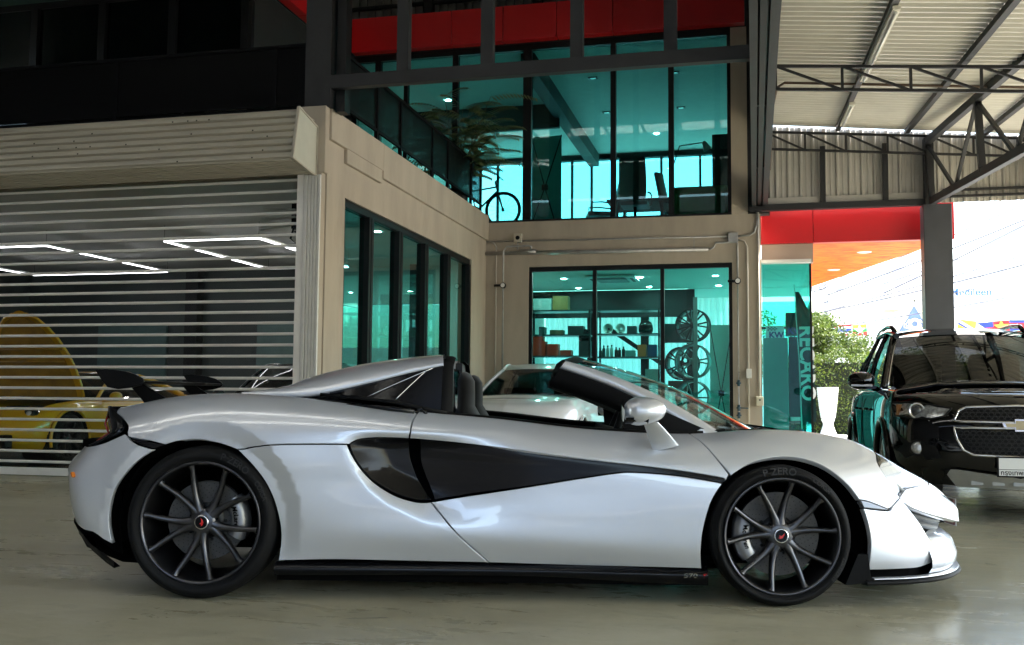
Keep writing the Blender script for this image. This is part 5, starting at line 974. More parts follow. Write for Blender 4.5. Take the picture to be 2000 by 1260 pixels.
UG = [(-.47, .785), (-.43, .865), (-.37, .895), (0, .91), (.37, .895), (.43, .865), (.47, .785), (0, .78)]; LG = [(-.475, .735), (-.455, .645), (-.41, .56), (-.34, .525), (0, .515), (.34, .525), (.41, .56), (.455, .645), (.475, .735), (0, .735)]
g1 = hexgrille('upper_grille', UG, SV); g2 = hexgrille('lower_grille', LG, SV)
face_line('grille_frame', UG, .011, M_CHRM, g1, .012, True); face_line('grille_frame', LG, .011, M_CHRM, g2, .012, True)
# bow-tie badge
bt = [(-.155, -.022), (-.06, -.022), (-.06, -.055), (.06, -.055), (.06, -.022), (.155, -.022), (.135, .022), (.06, .022), (.06, .055), (-.06, .055), (-.06, .022), (-.175, .022)]
bx = onfront(0, .76)+.012; MB().prism([(y*.80, .76+z*.9) for y, z in bt], bx, bx+.018, 'X').build('badge_frame', M_CHRM, SV, bevel=.003); MB().prism([(y*.66, .76+z*.64) for y, z in bt], bx+.018, bx+.024, 'X').build('badge_face', mat('badge_gold', (.40, .33, .20), .35, .6, var=.1), SV)
for s in (1, -1):
    HLp = [(s*.475, .885), (s*.53, .825), (s*.62, .80), (s*.74, .80), (s*.86, .82), (s*.868, .925), (s*.76, .93), (s*.62, .915)]
    if s < 0: HLp = HLp[::-1]
    H = face_poly('headlamp', HLp, mat('lamp_inner', (.55, .56, .57), .18, .55, var=.55, scale=30), SV, .006); face_line('lamp_rim', HLp, .008, M_BLKP, H, .008, True)
    x = onfront(s*.715, .862); Mh = Matrix.Translation((x+.012, s*.715, .862)) @ Matrix.Rotation(R_(90), 4, 'Y') @ Matrix.Rotation(s*R_(-14), 4, 'X')
    MB().lathe([(.058, .0), (.066, .012), (.062, .018), (.052, .014), (.044, .004)], 28, Mh).build('projector_ring', M_CHRM, H); MB().lathe([(0, .02), (.02, .017), (.036, .006), (.042, 0)], 24, Mh).build('projector_lens', mat('lens_dark', (.06, .065, .07), .04, .3, var=0, coat=1.), H)
    MB().box(-.01, -.028, -.045, .012, .028, .045, .004).build('turn_lamp', mat('amber_dull', (.45, .20, .08), .2, .2, var=.2, scale=40), H, (onfront(s*.825, .868)+.006, s*.825, .868), (0, 0, s*R_(-38)))
    fp = [(s*.56, .49), (s*.60, .58), (s*.70, .625), (s*.855, .67), (s*.862, .53), (s*.80, .475), (s*.65, .47)]
    F = face_poly('fog_surround', fp if s > 0 else fp[::-1], M_BLKP, SV, .004); x = onfront(s*.725, .565)
    Mf = Matrix.Translation((x+.010, s*.725, .565)) @ Matrix.Rotation(R_(90), 4, 'Y') @ Matrix.Rotation(s*R_(-14), 4, 'X'); MB().lathe([(0, .012), (.03, .012), (.048, .004), (.05, -.005)], 26, Mf).build('fog_lamp', mat('fog_glass', (.60, .61, .62), .15, .6, var=.5, scale=55), F); MB().lathe([(.05, .0), (.062, .01), (.066, -.01)], 26, Mf).build('fog_bezel', M_BLKP, F)
# lower bumper: black skirt, silver skid plate, plate
low = [(-.86, .42), (-.45, .415), (-.40, .36), (.40, .36), (.45, .415), (.86, .42), (.84, .29), (0, .285), (-.84, .29)]
face_poly('bumper_skirt', low, mat('skirt_grey_black', (.009, .0095, .0095), .6, var=.1, spec=.25), SV, .010)
SK = face_poly('skid_plate', [(-.50, .405), (-.44, .405), (-.36, .345), (.36, .345), (.44, .405), (.50, .405), (.52, .36), (.44, .262), (0, .255), (-.44, .262), (-.52, .36)], M_GUN, SV, .022)
for y in (-.30, -.15, 0, .15, .30): MB().box(-.006, -.045, -.02, .004, .045, .02, .003).build('skid_pad', mat('skid_pad', (.35, .36, .36), .45, .4, var=.05), SK, (onfront(y, .30)+.028, y, .302))
PLt = empty('number_plate', (onfront(0, .43)+.045, 0, .44), 0, SV); MB().box(-.012, -.185, -.08, .004, .185, .08, .004).build('plate_frame', M_BLKP, PLt); MB().box(.0045, -.172, -.068, .007, .172, .068).build('plate_face', mat('plate_white', (.72, .73, .72), .45, var=.02), PLt)
text_obj('plate_lettering', 'กรุงเทพมหานคร', .05, M_BLKP, PLt, frame((.0085, 0, -.046), (0, 1, 0), (0, 0, 1)), bold=.0008)
MB().box(.0072, -.172, -.022, .0078, .172, -.018).build('plate_line', M_BLKP, PLt)
for y0, y1 in ((-.62, -.12), (.02, .55)): MB().tube([(1.02, y0, 1.085), (.93, y0+.1, 1.105), (.90, y1, 1.125)], .009, 6).build('wiper', M_BLKP, SV)
MB().box(-1.9, -.74, .45, .6, .74, 1.0).build('cabin_floor', M_BLKP, SV)
for s in (1, -1): MB().box(-.35, s*.37-.24, .9, -.2, s*.37+.24, 1.42, .06).build('seat', M_BLKP, SV)
MB().box(.35, -.7, .95, .75, .7, 1.06, .04).build('dashboard', M_BLKP, SV)

# ---- body surface of the roadster: longitudinal rows (x, half width w, z) blended by smooth splines ----
def _pchip(xs, ys, q):
    xs=np.asarray(xs,float); ys=np.asarray(ys,float); h=np.diff(xs); d=np.diff(ys)/h
    m=np.zeros_like(ys); m[0]=d[0]; m[-1]=d[-1]
    m[1:-1]=(d[:-1]*h[1:]+d[1:]*h[:-1])/(h[:-1]+h[1:])
    i=np.clip(np.searchsorted(xs,q)-1,0,len(xs)-2); t=(q-xs[i])/h[i]
    return ((2*t**3-3*t**2+1)*ys[i]+(t**3-2*t**2+t)*h[i]*m[i]+(-2*t**3+3*t**2)*ys[i+1]+(t**3-t**2)*h[i]*m[i+1])
ROWS=[
 [(-2.08,.62,.33),(-1.97,.80,.28),(-1.80,.895,.19),(-1.6,.93,.165),(-1.34,.94,.165),(-1.0,.915,.166),(-.6,.888,.168),(0,.868,.168),(.5,.868,.165),(1.0,.90,.16),(1.34,.91,.15),(1.70,.895,.125),(1.90,.84,.125),(2.08,.74,.13),(2.20,.64,.135),(2.36,.42,.14)],
 [(-2.11,.62,.44),(-2.0,.815,.38),(-1.80,.915,.31),(-1.6,.945,.30),(-1.34,.952,.30),(-1.0,.935,.30),(-.6,.927,.295),(0,.912,.285),(.5,.908,.265),(1.0,.925,.25),(1.34,.93,.24),(1.70,.915,.215),(1.90,.865,.215),(2.08,.765,.22),(2.20,.66,.225),(2.37,.43,.23)],
 [(-2.125,.62,.53),(-2.02,.815,.49),(-1.80,.915,.44),(-1.6,.948,.43),(-1.34,.956,.42),(-1.0,.946,.42),(-.6,.93,.415),(0,.914,.40),(.5,.910,.385),(1.0,.932,.38),(1.34,.94,.36),(1.70,.92,.32),(1.90,.862,.315),(2.08,.755,.31),(2.20,.65,.31),(2.37,.42,.30)],
 [(-2.12,.62,.60),(-2.02,.80,.58),(-1.80,.905,.56),(-1.6,.945,.55),(-1.34,.955,.55),(-1.0,.950,.55),(-.6,.925,.54),(0,.906,.52),(.5,.903,.50),(1.0,.929,.495),(1.34,.935,.475),(1.70,.908,.43),(1.90,.84,.41),(2.08,.73,.395),(2.20,.62,.38),(2.37,.40,.35)],
 [(-2.06,.60,.68),(-1.97,.77,.675),(-1.80,.88,.67),(-1.6,.93,.67),(-1.34,.945,.67),(-1.0,.948,.665),(-.6,.925,.655),(0,.902,.625),(.5,.896,.60),(1.0,.915,.59),(1.34,.92,.58),(1.70,.882,.53),(1.90,.80,.50),(2.08,.69,.47),(2.20,.585,.435),(2.38,.37,.385)],
 [(-2.0,.59,.76),(-1.93,.73,.765),(-1.80,.83,.775),(-1.6,.89,.785),(-1.34,.915,.79),(-1.0,.925,.78),(-.6,.918,.765),(0,.896,.715),(.5,.882,.675),(1.0,.89,.67),(1.34,.89,.675),(1.70,.84,.625),(1.90,.75,.59),(2.08,.645,.535),(2.20,.545,.49),(2.38,.34,.41)],
 [(-1.96,.57,.825),(-1.90,.67,.835),(-1.80,.75,.845),(-1.6,.81,.875),(-1.34,.845,.89),(-1.0,.868,.875),(-.6,.872,.845),(0,.845,.79),(.5,.83,.742),(1.0,.835,.738),(1.34,.825,.75),(1.70,.77,.695),(1.90,.70,.65),(2.08,.60,.57),(2.20,.50,.515),(2.375,.30,.427)],
 [(-1.94,.55,.87),(-1.89,.62,.875),(-1.80,.67,.89),(-1.6,.715,.929),(-1.34,.74,.951),(-1.0,.77,.938),(-.7,.79,.908),(-.37,.785,.873),(0,.775,.842),(.5,.76,.791),(.95,.75,.776),(1.33,.725,.798),(1.5,.705,.791),(1.65,.685,.770),(1.77,.66,.742),(1.885,.64,.688),(2.0,.60,.625),(2.137,.53,.560),(2.265,.42,.495),(2.365,.26,.440)],
 [(-1.93,.45,.872),(-1.88,.50,.878),(-1.80,.54,.893),(-1.6,.58,.932),(-1.34,.60,.950),(-1.0,.68,.942),(-.7,.74,.908),(-.37,.745,.872),(0,.735,.842),(.5,.72,.791),(.95,.70,.777),(1.33,.62,.796),(1.5,.60,.789),(1.65,.575,.768),(1.77,.55,.742),(1.885,.52,.690),(2.0,.48,.629),(2.137,.41,.564),(2.265,.31,.499),(2.36,.17,.445)],
]
NR=len(ROWS)
XS=[-2.04,-1.95,-1.86,-1.76,-1.6,-1.45,-1.34,-1.2,-1.0,-.8,-.6,-.4,-.2,0,.25,.5,.75,1.0,1.15,1.34,1.5,1.65,1.78,1.9,2.0,2.1,2.2,2.3]
# station u in [0,1] runs tail to nose; every row has its own x range
U0=np.linspace(0,1,160)
def _row(k):
    a=np.array(ROWS[k]); cl=np.concatenate([[0],np.cumsum(np.hypot(np.diff(a[:,0]),np.diff(a[:,1])))]) 
    n=np.linspace(a[0,0],a[-1,0],400)
    # stretch in x so that rows line up: u is a common monotone function of x away from the ends
    return a
def _rowat(k,u):
    a=_row(k); x0,x1=a[0,0],a[-1,0]; X=-2.04+u*(2.38+2.04)
    # blend row ends: rows keep nominal x in the middle, are shifted near tail and nose
    e0=np.clip((-1.5-X)/.54,0,1); e1=np.clip((X-1.9)/.44,0,1)
    x=X+e0*e0*(x0+2.04)+e1*e1*(x1-2.38)
    return x,_pchip(a[:,0],a[:,1],x),_pchip(a[:,0],a[:,2],x)
def surf(u,t):
    """u,t arrays -> x,w,z ; t in [0,NR-1] across the rows from sill to the inside of the shoulder"""
    u=np.asarray(u,float); t=np.asarray(t,float); sh=u.shape; u=u.ravel(); t=t.ravel()
    P=np.array([_rowat(k,u) for k in range(NR)])  # NR,3,n
    i=np.clip(np.floor(t).astype(int),0,NR-2); f=t-i; n=np.arange(len(u))
    g=lambda k: P[np.clip(k,0,NR-1),:,n]
    p1,p2=g(i),g(i+1); p0=np.where((i==0)[:,None],2*p1-p2,g(i-1)); p3=np.where((i==NR-2)[:,None],2*p2-p1,g(i+2)); f=f[:,None]
    q=.5*(2*p1+(-p0+p2)*f+(2*p0-5*p1+4*p2-p3)*f*f+(-p0+3*p1-3*p2+p3)*f**3)
    x,w,z=q.T; w=w+dish(x,z,t)
    return x.reshape(sh),w.reshape(sh),z.reshape(sh)
def sm(a,b,x):
    t=np.clip((x-a)/(b-a),0,1); return t*t*(3-2*t)
# tendon: the crease that sweeps from below the side intake down to the door's lower crease (x,z)
TEN=np.array([(-.72,.79),(-.70,.70),(-.655,.60),(-.58,.51),(-.46,.42),(-.30,.345),(-.12,.305),(.05,.29),(.3,.275)])
def dish(x,z,t):
    zt=np.interp(x,TEN[:,0],TEN[:,1]); xt=np.interp(-z,-TEN[:,1],TEN[:,0])
    d=np.minimum(np.maximum(z-zt,0),np.maximum(x-xt,0))   # rough distance on the intake side
    d=np.where((x>TEN[0,0])&(z<.80),d,0)
    amt=-.066*sm(0,.20,d)*(1-sm(-.50,.30,x))*(1-sm(.70,.79,z))
    # wheel arch lips: the last 7 cm before the opening turn under
    ar=np.hypot(x+1.345,z-.352); lipR=-.022*np.clip((.475-ar)/.075,0,1)*sm(.1,.3,z)
    af=np.hypot(x-1.345,z-.320); lipF=-.0*np.clip((.44-af)/.08,0,1)*sm(.1,.3,z)
    return np.where(t<6.8,amt+lipR+lipF,0)

PANELS={'rear_fender':[[(-0.0002,8.0),(0.0606,8.0),(0.1431,8.0),(0.2367,8.0),(0.3164,8.0),(0.3807,8.0)],[(0.3807,8.0),(0.3807,6.936),(0.3777,6.12),(0.3763,5.344),(0.3749,4.997)],[(0.3749,4.997),(0.3429,4.909),(0.3217,4.773),(0.3129,4.563)],[(0.3129,4.563),(0.2686,4.514),(0.2363,4.456),(0.214,4.334),(0.1939,4.189)],[(0.1939,4.189),(0.1803,4.349),(0.1655,4.471),(0.1457,4.546),(0.1265,4.456),(0.1149,4.332)],[(0.1149,4.332),(0.0955,4.507),(0.0722,4.661),(0.0678,4.864)],[(0.0678,4.864),(0.0667,5.122),(0.0605,5.399),(0.0387,6.065),(-0.0002,6.866)],[(-0.0002,6.866),(-0.0002,8.0)]],'rear_bumper':[[(0.0661,4.812),(0.074,4.567),(0.0871,4.33),(0.1034,4.138)],[(0.1034,4.138),(0.0885,3.727),(0.0767,3.176),(0.0677,2.546),(0.0635,1.897),(0.0623,1.299),(0.0649,0.535)],[(0.0649,0.535),(0.0548,0.629),(0.0452,0.743),(0.03,0.55),(0.0,0.5)],[(0.0,0.5),(0.0,4.1)],[(0.0,4.1),(0.02,4.2),(0.0396,4.384),(0.0544,4.624),(0.0661,4.812)]],'quarter_panel':[[(0.1939,4.189),(0.214,4.334),(0.2363,4.456),(0.2686,4.514),(0.3104,4.56)],[(0.3104,4.56),(0.3154,4.175),(0.3261,3.55),(0.3404,3.033),(0.3595,2.633),(0.3769,2.435),(0.3897,2.371),(0.3994,2.399)],[(0.3994,2.399),(0.412,1.893),(0.4297,1.154),(0.4618,0.052)],[(0.4618,0.052),(0.3774,0.081),(0.2967,0.129),(0.2391,0.087)],[(0.2391,0.087),(0.2413,0.841),(0.2403,1.443),(0.235,2.204),(0.2252,2.902),(0.2106,3.596),(0.1939,4.189)]],'side_intake':[[(0.3119,4.562),(0.3206,4.771),(0.3429,4.897),(0.3738,4.992)],[(0.3738,4.992),(0.3737,4.25),(0.3796,3.472),(0.3888,2.87),(0.3988,2.417)],[(0.3988,2.417),(0.3897,2.371),(0.3769,2.435),(0.3595,2.633),(0.3404,3.033),(0.3261,3.55),(0.3154,4.175),(0.3119,4.562)]],'door_blade':[[(0.3841,4.957),(0.4409,5.023),(0.5282,4.9),(0.6146,4.544),(0.6996,4.0),(0.7095,3.836)],[(0.7095,3.836),(0.7052,3.68)],[(0.7052,3.68),(0.6994,3.719),(0.6571,3.984),(0.6145,4.086),(0.593,3.993),(0.5499,3.602),(0.4851,3.024),(0.4015,2.42)],[(0.4015,2.42),(0.3907,3.323),(0.3849,4.013),(0.3841,4.957)]],'door':[[(0.3807,8.0),(0.4616,8.0),(0.573,8.0),(0.6788,8.0)],[(0.6788,8.0),(0.6788,6.953),(0.6909,5.798),(0.7032,4.803),(0.7125,4.118)],[(0.7125,4.118),(0.7095,3.836)],[(0.7095,3.836),(0.6996,4.0),(0.6146,4.544),(0.5282,4.9),(0.4409,5.023),(0.3755,4.999)],[(0.3755,4.999),(0.3763,5.344),(0.3777,6.12),(0.3807,6.936),(0.3807,8.0)]],'door_lower':[[(0.3994,2.399),(0.4851,3.024),(0.5499,3.602),(0.593,3.993),(0.6145,4.086),(0.6571,3.984),(0.6994,3.719),(0.7051,3.655)],[(0.7051,3.655),(0.6935,2.826),(0.6854,1.811),(0.6828,1.041),(0.6841,0.058)],[(0.6841,0.058),(0.572,0.005),(0.4618,0.052)],[(0.4618,0.052),(0.4297,1.154),(0.412,1.893),(0.3994,2.399)]],'front_fender':[[(0.6788,8.0),(0.7628,8.0),(0.8376,8.0),(0.8832,8.0)],[(0.8832,8.0),(0.8832,6.459)],[(0.8832,6.459),(0.8806,5.675),(0.8862,4.933),(0.8942,4.385),(0.9001,3.937)],[(0.9001,3.937),(0.8857,3.367),(0.8823,3.306)],[(0.8823,3.306),(0.8592,3.566),(0.8488,3.585)],[(0.8488,3.585),(0.8392,4.112),(0.8263,4.557),(0.8105,4.932),(0.793,5.108),(0.7751,5.122),(0.7554,4.983),(0.7355,4.697),(0.7231,4.356),(0.7145,4.068)],[(0.7145,4.068),(0.7032,4.803),(0.6909,5.798),(0.6788,6.953),(0.6788,8.0)]],'front_bumper':[[(0.9001,3.937),(0.9112,3.278),(0.925,2.411),(0.9371,1.448),(0.9399,0.95),(0.9345,0.537)],[(0.9345,0.537),(0.9163,0.424),(0.8912,0.467),(0.8564,0.5)],[(0.8564,0.5),(0.8576,1.201),(0.8586,1.833),(0.8567,2.495),(0.8525,3.213)],[(0.8525,3.213),(0.8826,3.219),(0.8863,3.37),(0.9001,3.937)]],'marker_lamp':[[(0.8499,3.568),(0.8592,3.566),(0.8823,3.306)],[(0.8823,3.306),(0.8826,3.234)],[(0.8826,3.234),(0.8532,3.238)],[(0.8532,3.238),(0.8499,3.568)]],'rear_marker':[[(0.0723,4.653),(0.0955,4.501),(0.1146,4.332)],[(0.1146,4.332),(0.1039,4.158)],[(0.1039,4.158),(0.0899,4.309),(0.0762,4.525)],[(0.0762,4.525),(0.0723,4.653)]],'headlamp':[[(0.8832,6.459),(0.8806,5.675),(0.8862,4.933),(0.8942,4.385),(0.8997,3.987)],[(0.8997,3.987),(0.904,4.167),(0.9107,4.455),(0.9261,4.769),(0.9527,5.7)],[(0.9527,5.7),(0.951,7.6),(0.9051,7.6),(0.8929,7.6)],[(0.8929,7.6),(0.8832,6.459)]],'lamp_shadow':[[(0.8836,6.313),(0.8811,5.682),(0.8826,5.405)],[(0.8826,5.405),(0.8896,5.883),(0.8984,6.325)],[(0.8984,6.325),(0.8971,7.2),(0.8865,7.2)],[(0.8865,7.2),(0.8836,6.313)]],'nose':[[(0.8995,3.96),(0.904,4.167),(0.9107,4.455),(0.9261,4.769),(0.9527,5.7)],[(0.9527,5.7),(0.96,8.0)],[(0.96,8.0),(1.0,8.0)],[(1.0,8.0),(1.0,2.7)],[(1.0,2.7),(0.9286,3.258),(0.9048,3.663),(0.8995,3.96)]]}
# ================================================================== the silver roadster
M_PAINT = mat('silver_paint', (.61, .635, .69), .34, .45, var=.012, scale=300, coat=1., crough=.02)
M_PAINT.node_tree.nodes['Principled BSDF'].inputs['Coat IOR'].default_value = 1.65
M_GB = mat('gloss_black', (.005, .005, .006), .16, 0, var=0, coat=0., crough=.04, spec=.22)
M_PB = mat('black_plastic', (.005, .005, .0055), .55, 0, spec=.12, var=.1, scale=40)
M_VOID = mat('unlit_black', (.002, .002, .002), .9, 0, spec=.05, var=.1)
M_RIM = mat('satin_grey_wheel', (.085, .085, .092), .28, .9, var=.05, scale=200)
M_RUB = mat('tyre_rubber', (.006, .006, .0064), .65, 0, spec=.18, var=.15, scale=30, bump=.15, bscale=200)
M_RUBTXT = mat('tyre_lettering', (.011, .011, .012), .5, 0, var=0)
M_DISC = mat('carbon_disc', (.075, .072, .07), .55, .3, var=.15, scale=60)
M_CAL = mat('caliper_grey', (.28, .28, .29), .35, .7, var=.05)
M_CHR = mat('chrome', (.75, .75, .76), .12, 1., var=0)
M_ALC = mat('black_suede', (.006, .006, .0065), .9, 0, spec=.1, var=.2, scale=90, sheen=.3)
M_LTH = mat('black_leather', (.007, .007, .008), .5, 0, spec=.3, var=.15, scale=60, bump=.1, bscale=150)
M_CARB = mat('carbon_weave', (.005, .005, .0055), .35, .1, var=.5, scale=220, coat=0., spec=.12)
M_RED = mat('red_enamel', (.6, .012, .012), .35, 0, var=0, coat=.5)
M_WSH = glass('windscreen_glass', (.62, .74, .70), 1.5)
M_LENS = glass('lamp_lens', (.92, .94, .96), 1.45)
M_DGL = glass('smoked_glass', (.03, .033, .035), 1.5)
M_WHT = mat('white_print', (.8, .8, .8), .4, 0, var=0)
M_LAMP = mat('lamp_reflector', (.8, .82, .85), .1, .9, var=0)
M_AMB = mat('amber_lens', (.75, .22, .03), .15, 0, var=0, coat=.8)
M_MIR = mat('mirror_glass', (.8, .85, .9), .02, 1., var=0)

CAR = empty('sports_car', (-1.3965, 5.414, 0), R_(12.2))
tag(CAR, 'silver open-top two-seat sports car with black side blades, in the foreground', 'car')

def _resample(pts, step):
    p = np.array(pts, float)*[4.42, .125]
    if len(p) == 2: q = p
    else:
        e = np.vstack([2*p[0]-p[1], p, 2*p[-1]-p[-2]]); q = []
        for i in range(1, len(e)-2):
            for f in np.linspace(0, 1, 12, endpoint=False):
                q.append(.5*(2*e[i]+(-e[i-1]+e[i+1])*f+(2*e[i-1]-5*e[i]+4*e[i+1]-e[i+2])*f*f+(-e[i-1]+3*e[i]-3*e[i+1]+e[i+2])*f**3))
        q = np.array(q+[p[-1]])
    d = np.concatenate([[0], np.cumsum(np.linalg.norm(np.diff(q, axis=0), axis=1))]); n = max(2, int(round(d[-1]/step))+1)
    s = np.linspace(0, d[-1], n); return np.stack([np.interp(s, d, q[:, 0]), np.interp(s, d, q[:, 1])], 1)
def _inside(poly, pts):
    x, y = pts[:, 0], pts[:, 1]; r = np.zeros(len(pts), bool); n = len(poly)
    for i in range(n):
        x1, y1 = poly[i]; x2, y2 = poly[(i+1) % n]
        c = ((y1 > y) != (y2 > y)) & (x < (x2-x1)*(y-y1)/(y2-y1+1e-12)+x1); r ^= c
    return r
def surf3(q, off=None):
    x, w, z = surf(q[:, 0]/4.42, q[:, 1]/.125)
    if off is not None: w = w+off(x, z)
    return np.stack([x, -w, z], 1)
def panel(name, segs, m, parent, off=None, inset=.0055, depth=.03, step=.022, label=None):
    """one body panel: cut out of the body surface, edges rolled under, shaded with the surface's own normals; built for both flanks"""
    b = np.vstack([_resample(s, step)[:-1] for s in segs])
    ar = .5*np.sum(b[:, 0]*np.roll(b[:, 1], -1)-np.roll(b[:, 0], -1)*b[:, 1])
    if ar < 0: b = b[::-1]
    tg = np.roll(b, -1, 0)-np.roll(b, 1, 0); tg /= np.linalg.norm(tg, axis=1)[:, None]+1e-9; nrm = np.stack([tg[:, 1], -tg[:, 0]], 1)
    b = b-nrm*inset
    lo, hi = b.min(0), b.max(0); g = np.stack(np.meshgrid(np.arange(lo[0], hi[0], step), np.arange(lo[1], hi[1], step*.8), indexing='ij'), -1).reshape(-1, 2)
    g[1::2] += 0; g = g[_inside(b, g)]
    if len(g):
        dd = np.min(np.linalg.norm(g[:, None]-b[None], axis=2), axis=1); g = g[dd > step*.55]
    pts = np.vstack([b, g]) if len(g) else b; n = len(b)
    vo, _, fo, ov, _, _ = delaunay_2d_cdt([Vector(p) for p in pts], [], [list(range(n))], 1, 1e-6)
    q = np.array([v[:] for v in vo])
    p3 = surf3(q, off); h = 2e-3
    du = surf3(q+[h, 0], off)-surf3(q-[h, 0], off); dt = surf3(q+[0, h], off)-surf3(q-[0, h], off)
    N3 = np.cross(du, dt); N3 /= np.linalg.norm(N3, axis=1)[:, None]+1e-12
    N3 = np.where(N3[:, 1:2] > 0, -N3, N3) if np.mean(N3[:, 1]) > 0 else N3
    fs = [list(f) for f in fo]
    # boundary order
    idx = {}
    for i, lst in enumerate(ov):
        for k in lst: idx[k] = i
    ring = [idx[i] for i in range(n) if i in idx]; ring = [r for i, r in enumerate(ring) if r != ring[i-1]]
    P = p3[ring]; T = np.roll(P, -1, 0)-np.roll(P, 1, 0); T /= np.linalg.norm(T, axis=1)[:, None]+1e-9
    out = np.cross(T, N3[ring]); c = P.mean(0)
    if np.sum(out*(P-c)) < 0: out = -out
    r1 = P+out*.0018-N3[ring]*.0022; r2 = r1-N3[ring]*depth
    V = np.vstack([p3, r1, r2]); m1 = N3[ring]*.6+out; m1 /= np.linalg.norm(m1, axis=1)[:, None]
    NN = np.vstack([N3, m1, out]); k0 = len(p3); nr = len(ring)
    for i in range(nr):
        j = (i+1) % nr
        fs.append([ring[i], ring[j], k0+j, k0+i]); fs.append([k0+i, k0+j, k0+nr+j, k0+nr+i])
    res = []
    for sgn in (1, -1):
        me = bpy.data.meshes.new(name); W = V*[1, sgn, 1]; NM = NN*[1, sgn, 1]
        # face winding by the wanted normal
        F = []
        for f in fs:
            a = np.cross(W[f[1]]-W[f[0]], W[f[2]]-W[f[0]]); F.append(f if a@NM[f].sum(0) >= 0 else f[::-1])
        me.from_pydata(W.tolist(), [], F); me.polygons.foreach_set('use_smooth', [True]*len(F))
        me.normals_split_custom_set_from_vertices(NM.tolist()); me.update()
        o = link(name, me, m, parent)
        if label: o['label'] = label
        res.append(o)
    return res
_P = PANELS
for nm, lab in (('rear_fender', None), ('quarter_panel', None), ('rear_bumper', None), ('front_fender', None), ('front_bumper', None), ('nose', None)):
    panel({'nose': 'nose_panel'}.get(nm, nm), _P[nm], M_PAINT, CAR)
door_n, door_f = panel('door', _P['door'], M_PAINT, CAR, depth=.08)
lo_n, lo_f = panel('door_skin', _P['door_lower'], M_PAINT, None, depth=.08)
bl_off = lambda x, z: -.012-.042*(1-sm(-.35, .9, x))
b_n, b_f = panel('blade', _P['door_blade'], M_GB, None, off=bl_off, label='gloss black recessed door blade')
lo_n.parent = b_n.parent = door_n; lo_f.parent = b_f.parent = door_f
panel('side_intake', _P['side_intake'], M_GB, CAR, off=lambda x, z: -.008-.06*sm(-.66, -.28, x), label='gloss black air intake behind the door')
panel('marker_lamp', _P['marker_lamp'], mat('smoke_lens', (.12, .12, .125), .1, 0, var=0, coat=1.), CAR)
panel('marker_lamp', _P['rear_marker'], M_GB, CAR)
# headlamp: clear cover over a dark bowl with a silver reflector
hl = panel('headlamp', _P['headlamp'], M_LENS, CAR, inset=.004)
for o, s in zip(hl, (1, -1)):
    tmp = panel('lamp_bowl', _P['headlamp'], mat('lamp_bowl', (.62, .64, .67), .25, .5, var=.1, scale=25), None, off=lambda x, z: -.03+0*x, inset=.006, depth=.05)
    keep, drop = (tmp[0], tmp[1]) if s == 1 else (tmp[1], tmp[0]); bpy.data.objects.remove(drop); keep.parent = o
    mb = MB(); mb.tube([(x, -w*s, z) for x, w, z in ((1.90, .675, .60), (1.97, .72, .52), (2.05, .70, .475), (2.12, .63, .478))], .008, 6); mb.build('light_strip', M_WHT, o)
panel('lamp_shadow_panel', _P['lamp_shadow'], M_GB, CAR, off=lambda x, z: -.010+0*x, inset=.004, depth=.01)
# ---------- inner shell (dark), floor and wheel wells
mb = MB(); uu = np.linspace(.02, .985, 90); tt = np.linspace(0, 7.4, 26); U, T = np.meshgrid(uu, tt, indexing='ij'); X, W, Z = surf(U, T); W = W-.125
for s in (1, -1):
    P = np.stack([X, -W*s, Z], -1); vs = P.reshape(-1, 3).tolist(); fs = []
    for i in range(89):
        for j in range(25):
            c = P[i:i+2, j:j+2].reshape(-1, 3).mean(0)
            if math.hypot(c[0]+1.345, c[2]-.352) < .43 or math.hypot(c[0]-1.345, c[2]-.32) < .41: continue
            if c[0] > 1.98 and c[2] < .33: continue
            fs.append((i*26+j, (i+1)*26+j, (i+1)*26+j+1, i*26+j+1))
    mb.add(vs, fs, True)
mb.box(-1.0, -.855, .082, 1.02, .855, .15); mb.box(-1.95, -.45, .17, -.9, .45, .4); mb.box(.9, -.5, .13, 2.1, .5, .35)
mb.build('inner_shell', M_VOID, CAR)
for x, z, r in ((-1.345, .352, .405), (1.345, .320, .385)):
    for s in (1, -1):
        mb = MB(); M = Matrix.Translation((x, 0, z)) @ Matrix.Rotation(R_(90), 4, 'X')
        mb.lathe([(r+.012, .845*s), (r, .83*s), (r, .52*s), (0.02, .50*s)], 40, M, a0=-R_(14), a1=R_(194)); mb.build('wheel_well', M_VOID, CAR)
# ---------- sill
for s in (1, -1):
    xs = np.linspace(-1.0, 1.01, 24); rows = []
    for x in xs:
        k = sm(.2, 1.0, x); wo = .872+.03*abs(x/1.0)**2*.9
        rows.append([(x, -s*w, z) for w, z in ((wo-.03, .172), (wo-.004, .166-.005*k), (wo+.014, .150-.004*k), (wo+.020, .138-.006*k), (wo+.008, .124-.01*k), (wo-.004, .112-.022*k), (wo-.12, .095-.012*k))])
    sill = MB().grid(rows).build('side_sill', M_GB, CAR)
    v, f = text_mesh('570', .034, .001); v2, f2 = text_mesh('S', .034, .001)
    if s == 1:
        Mx = frame((.93, -.914, .135), (1, -.03, 0), (0, -.18, 1)) @ Matrix.Diagonal((1.25, .8, 1, 1))
        MB().add([Mx @ Vector(p) for p in v], f).build('badge', M_CHR, sill, fix=False); MB().add([Mx @ (Vector(p)+Vector((.052, 0, 0))) for p in v2], f2).build('badge', M_RED, sill, fix=False)
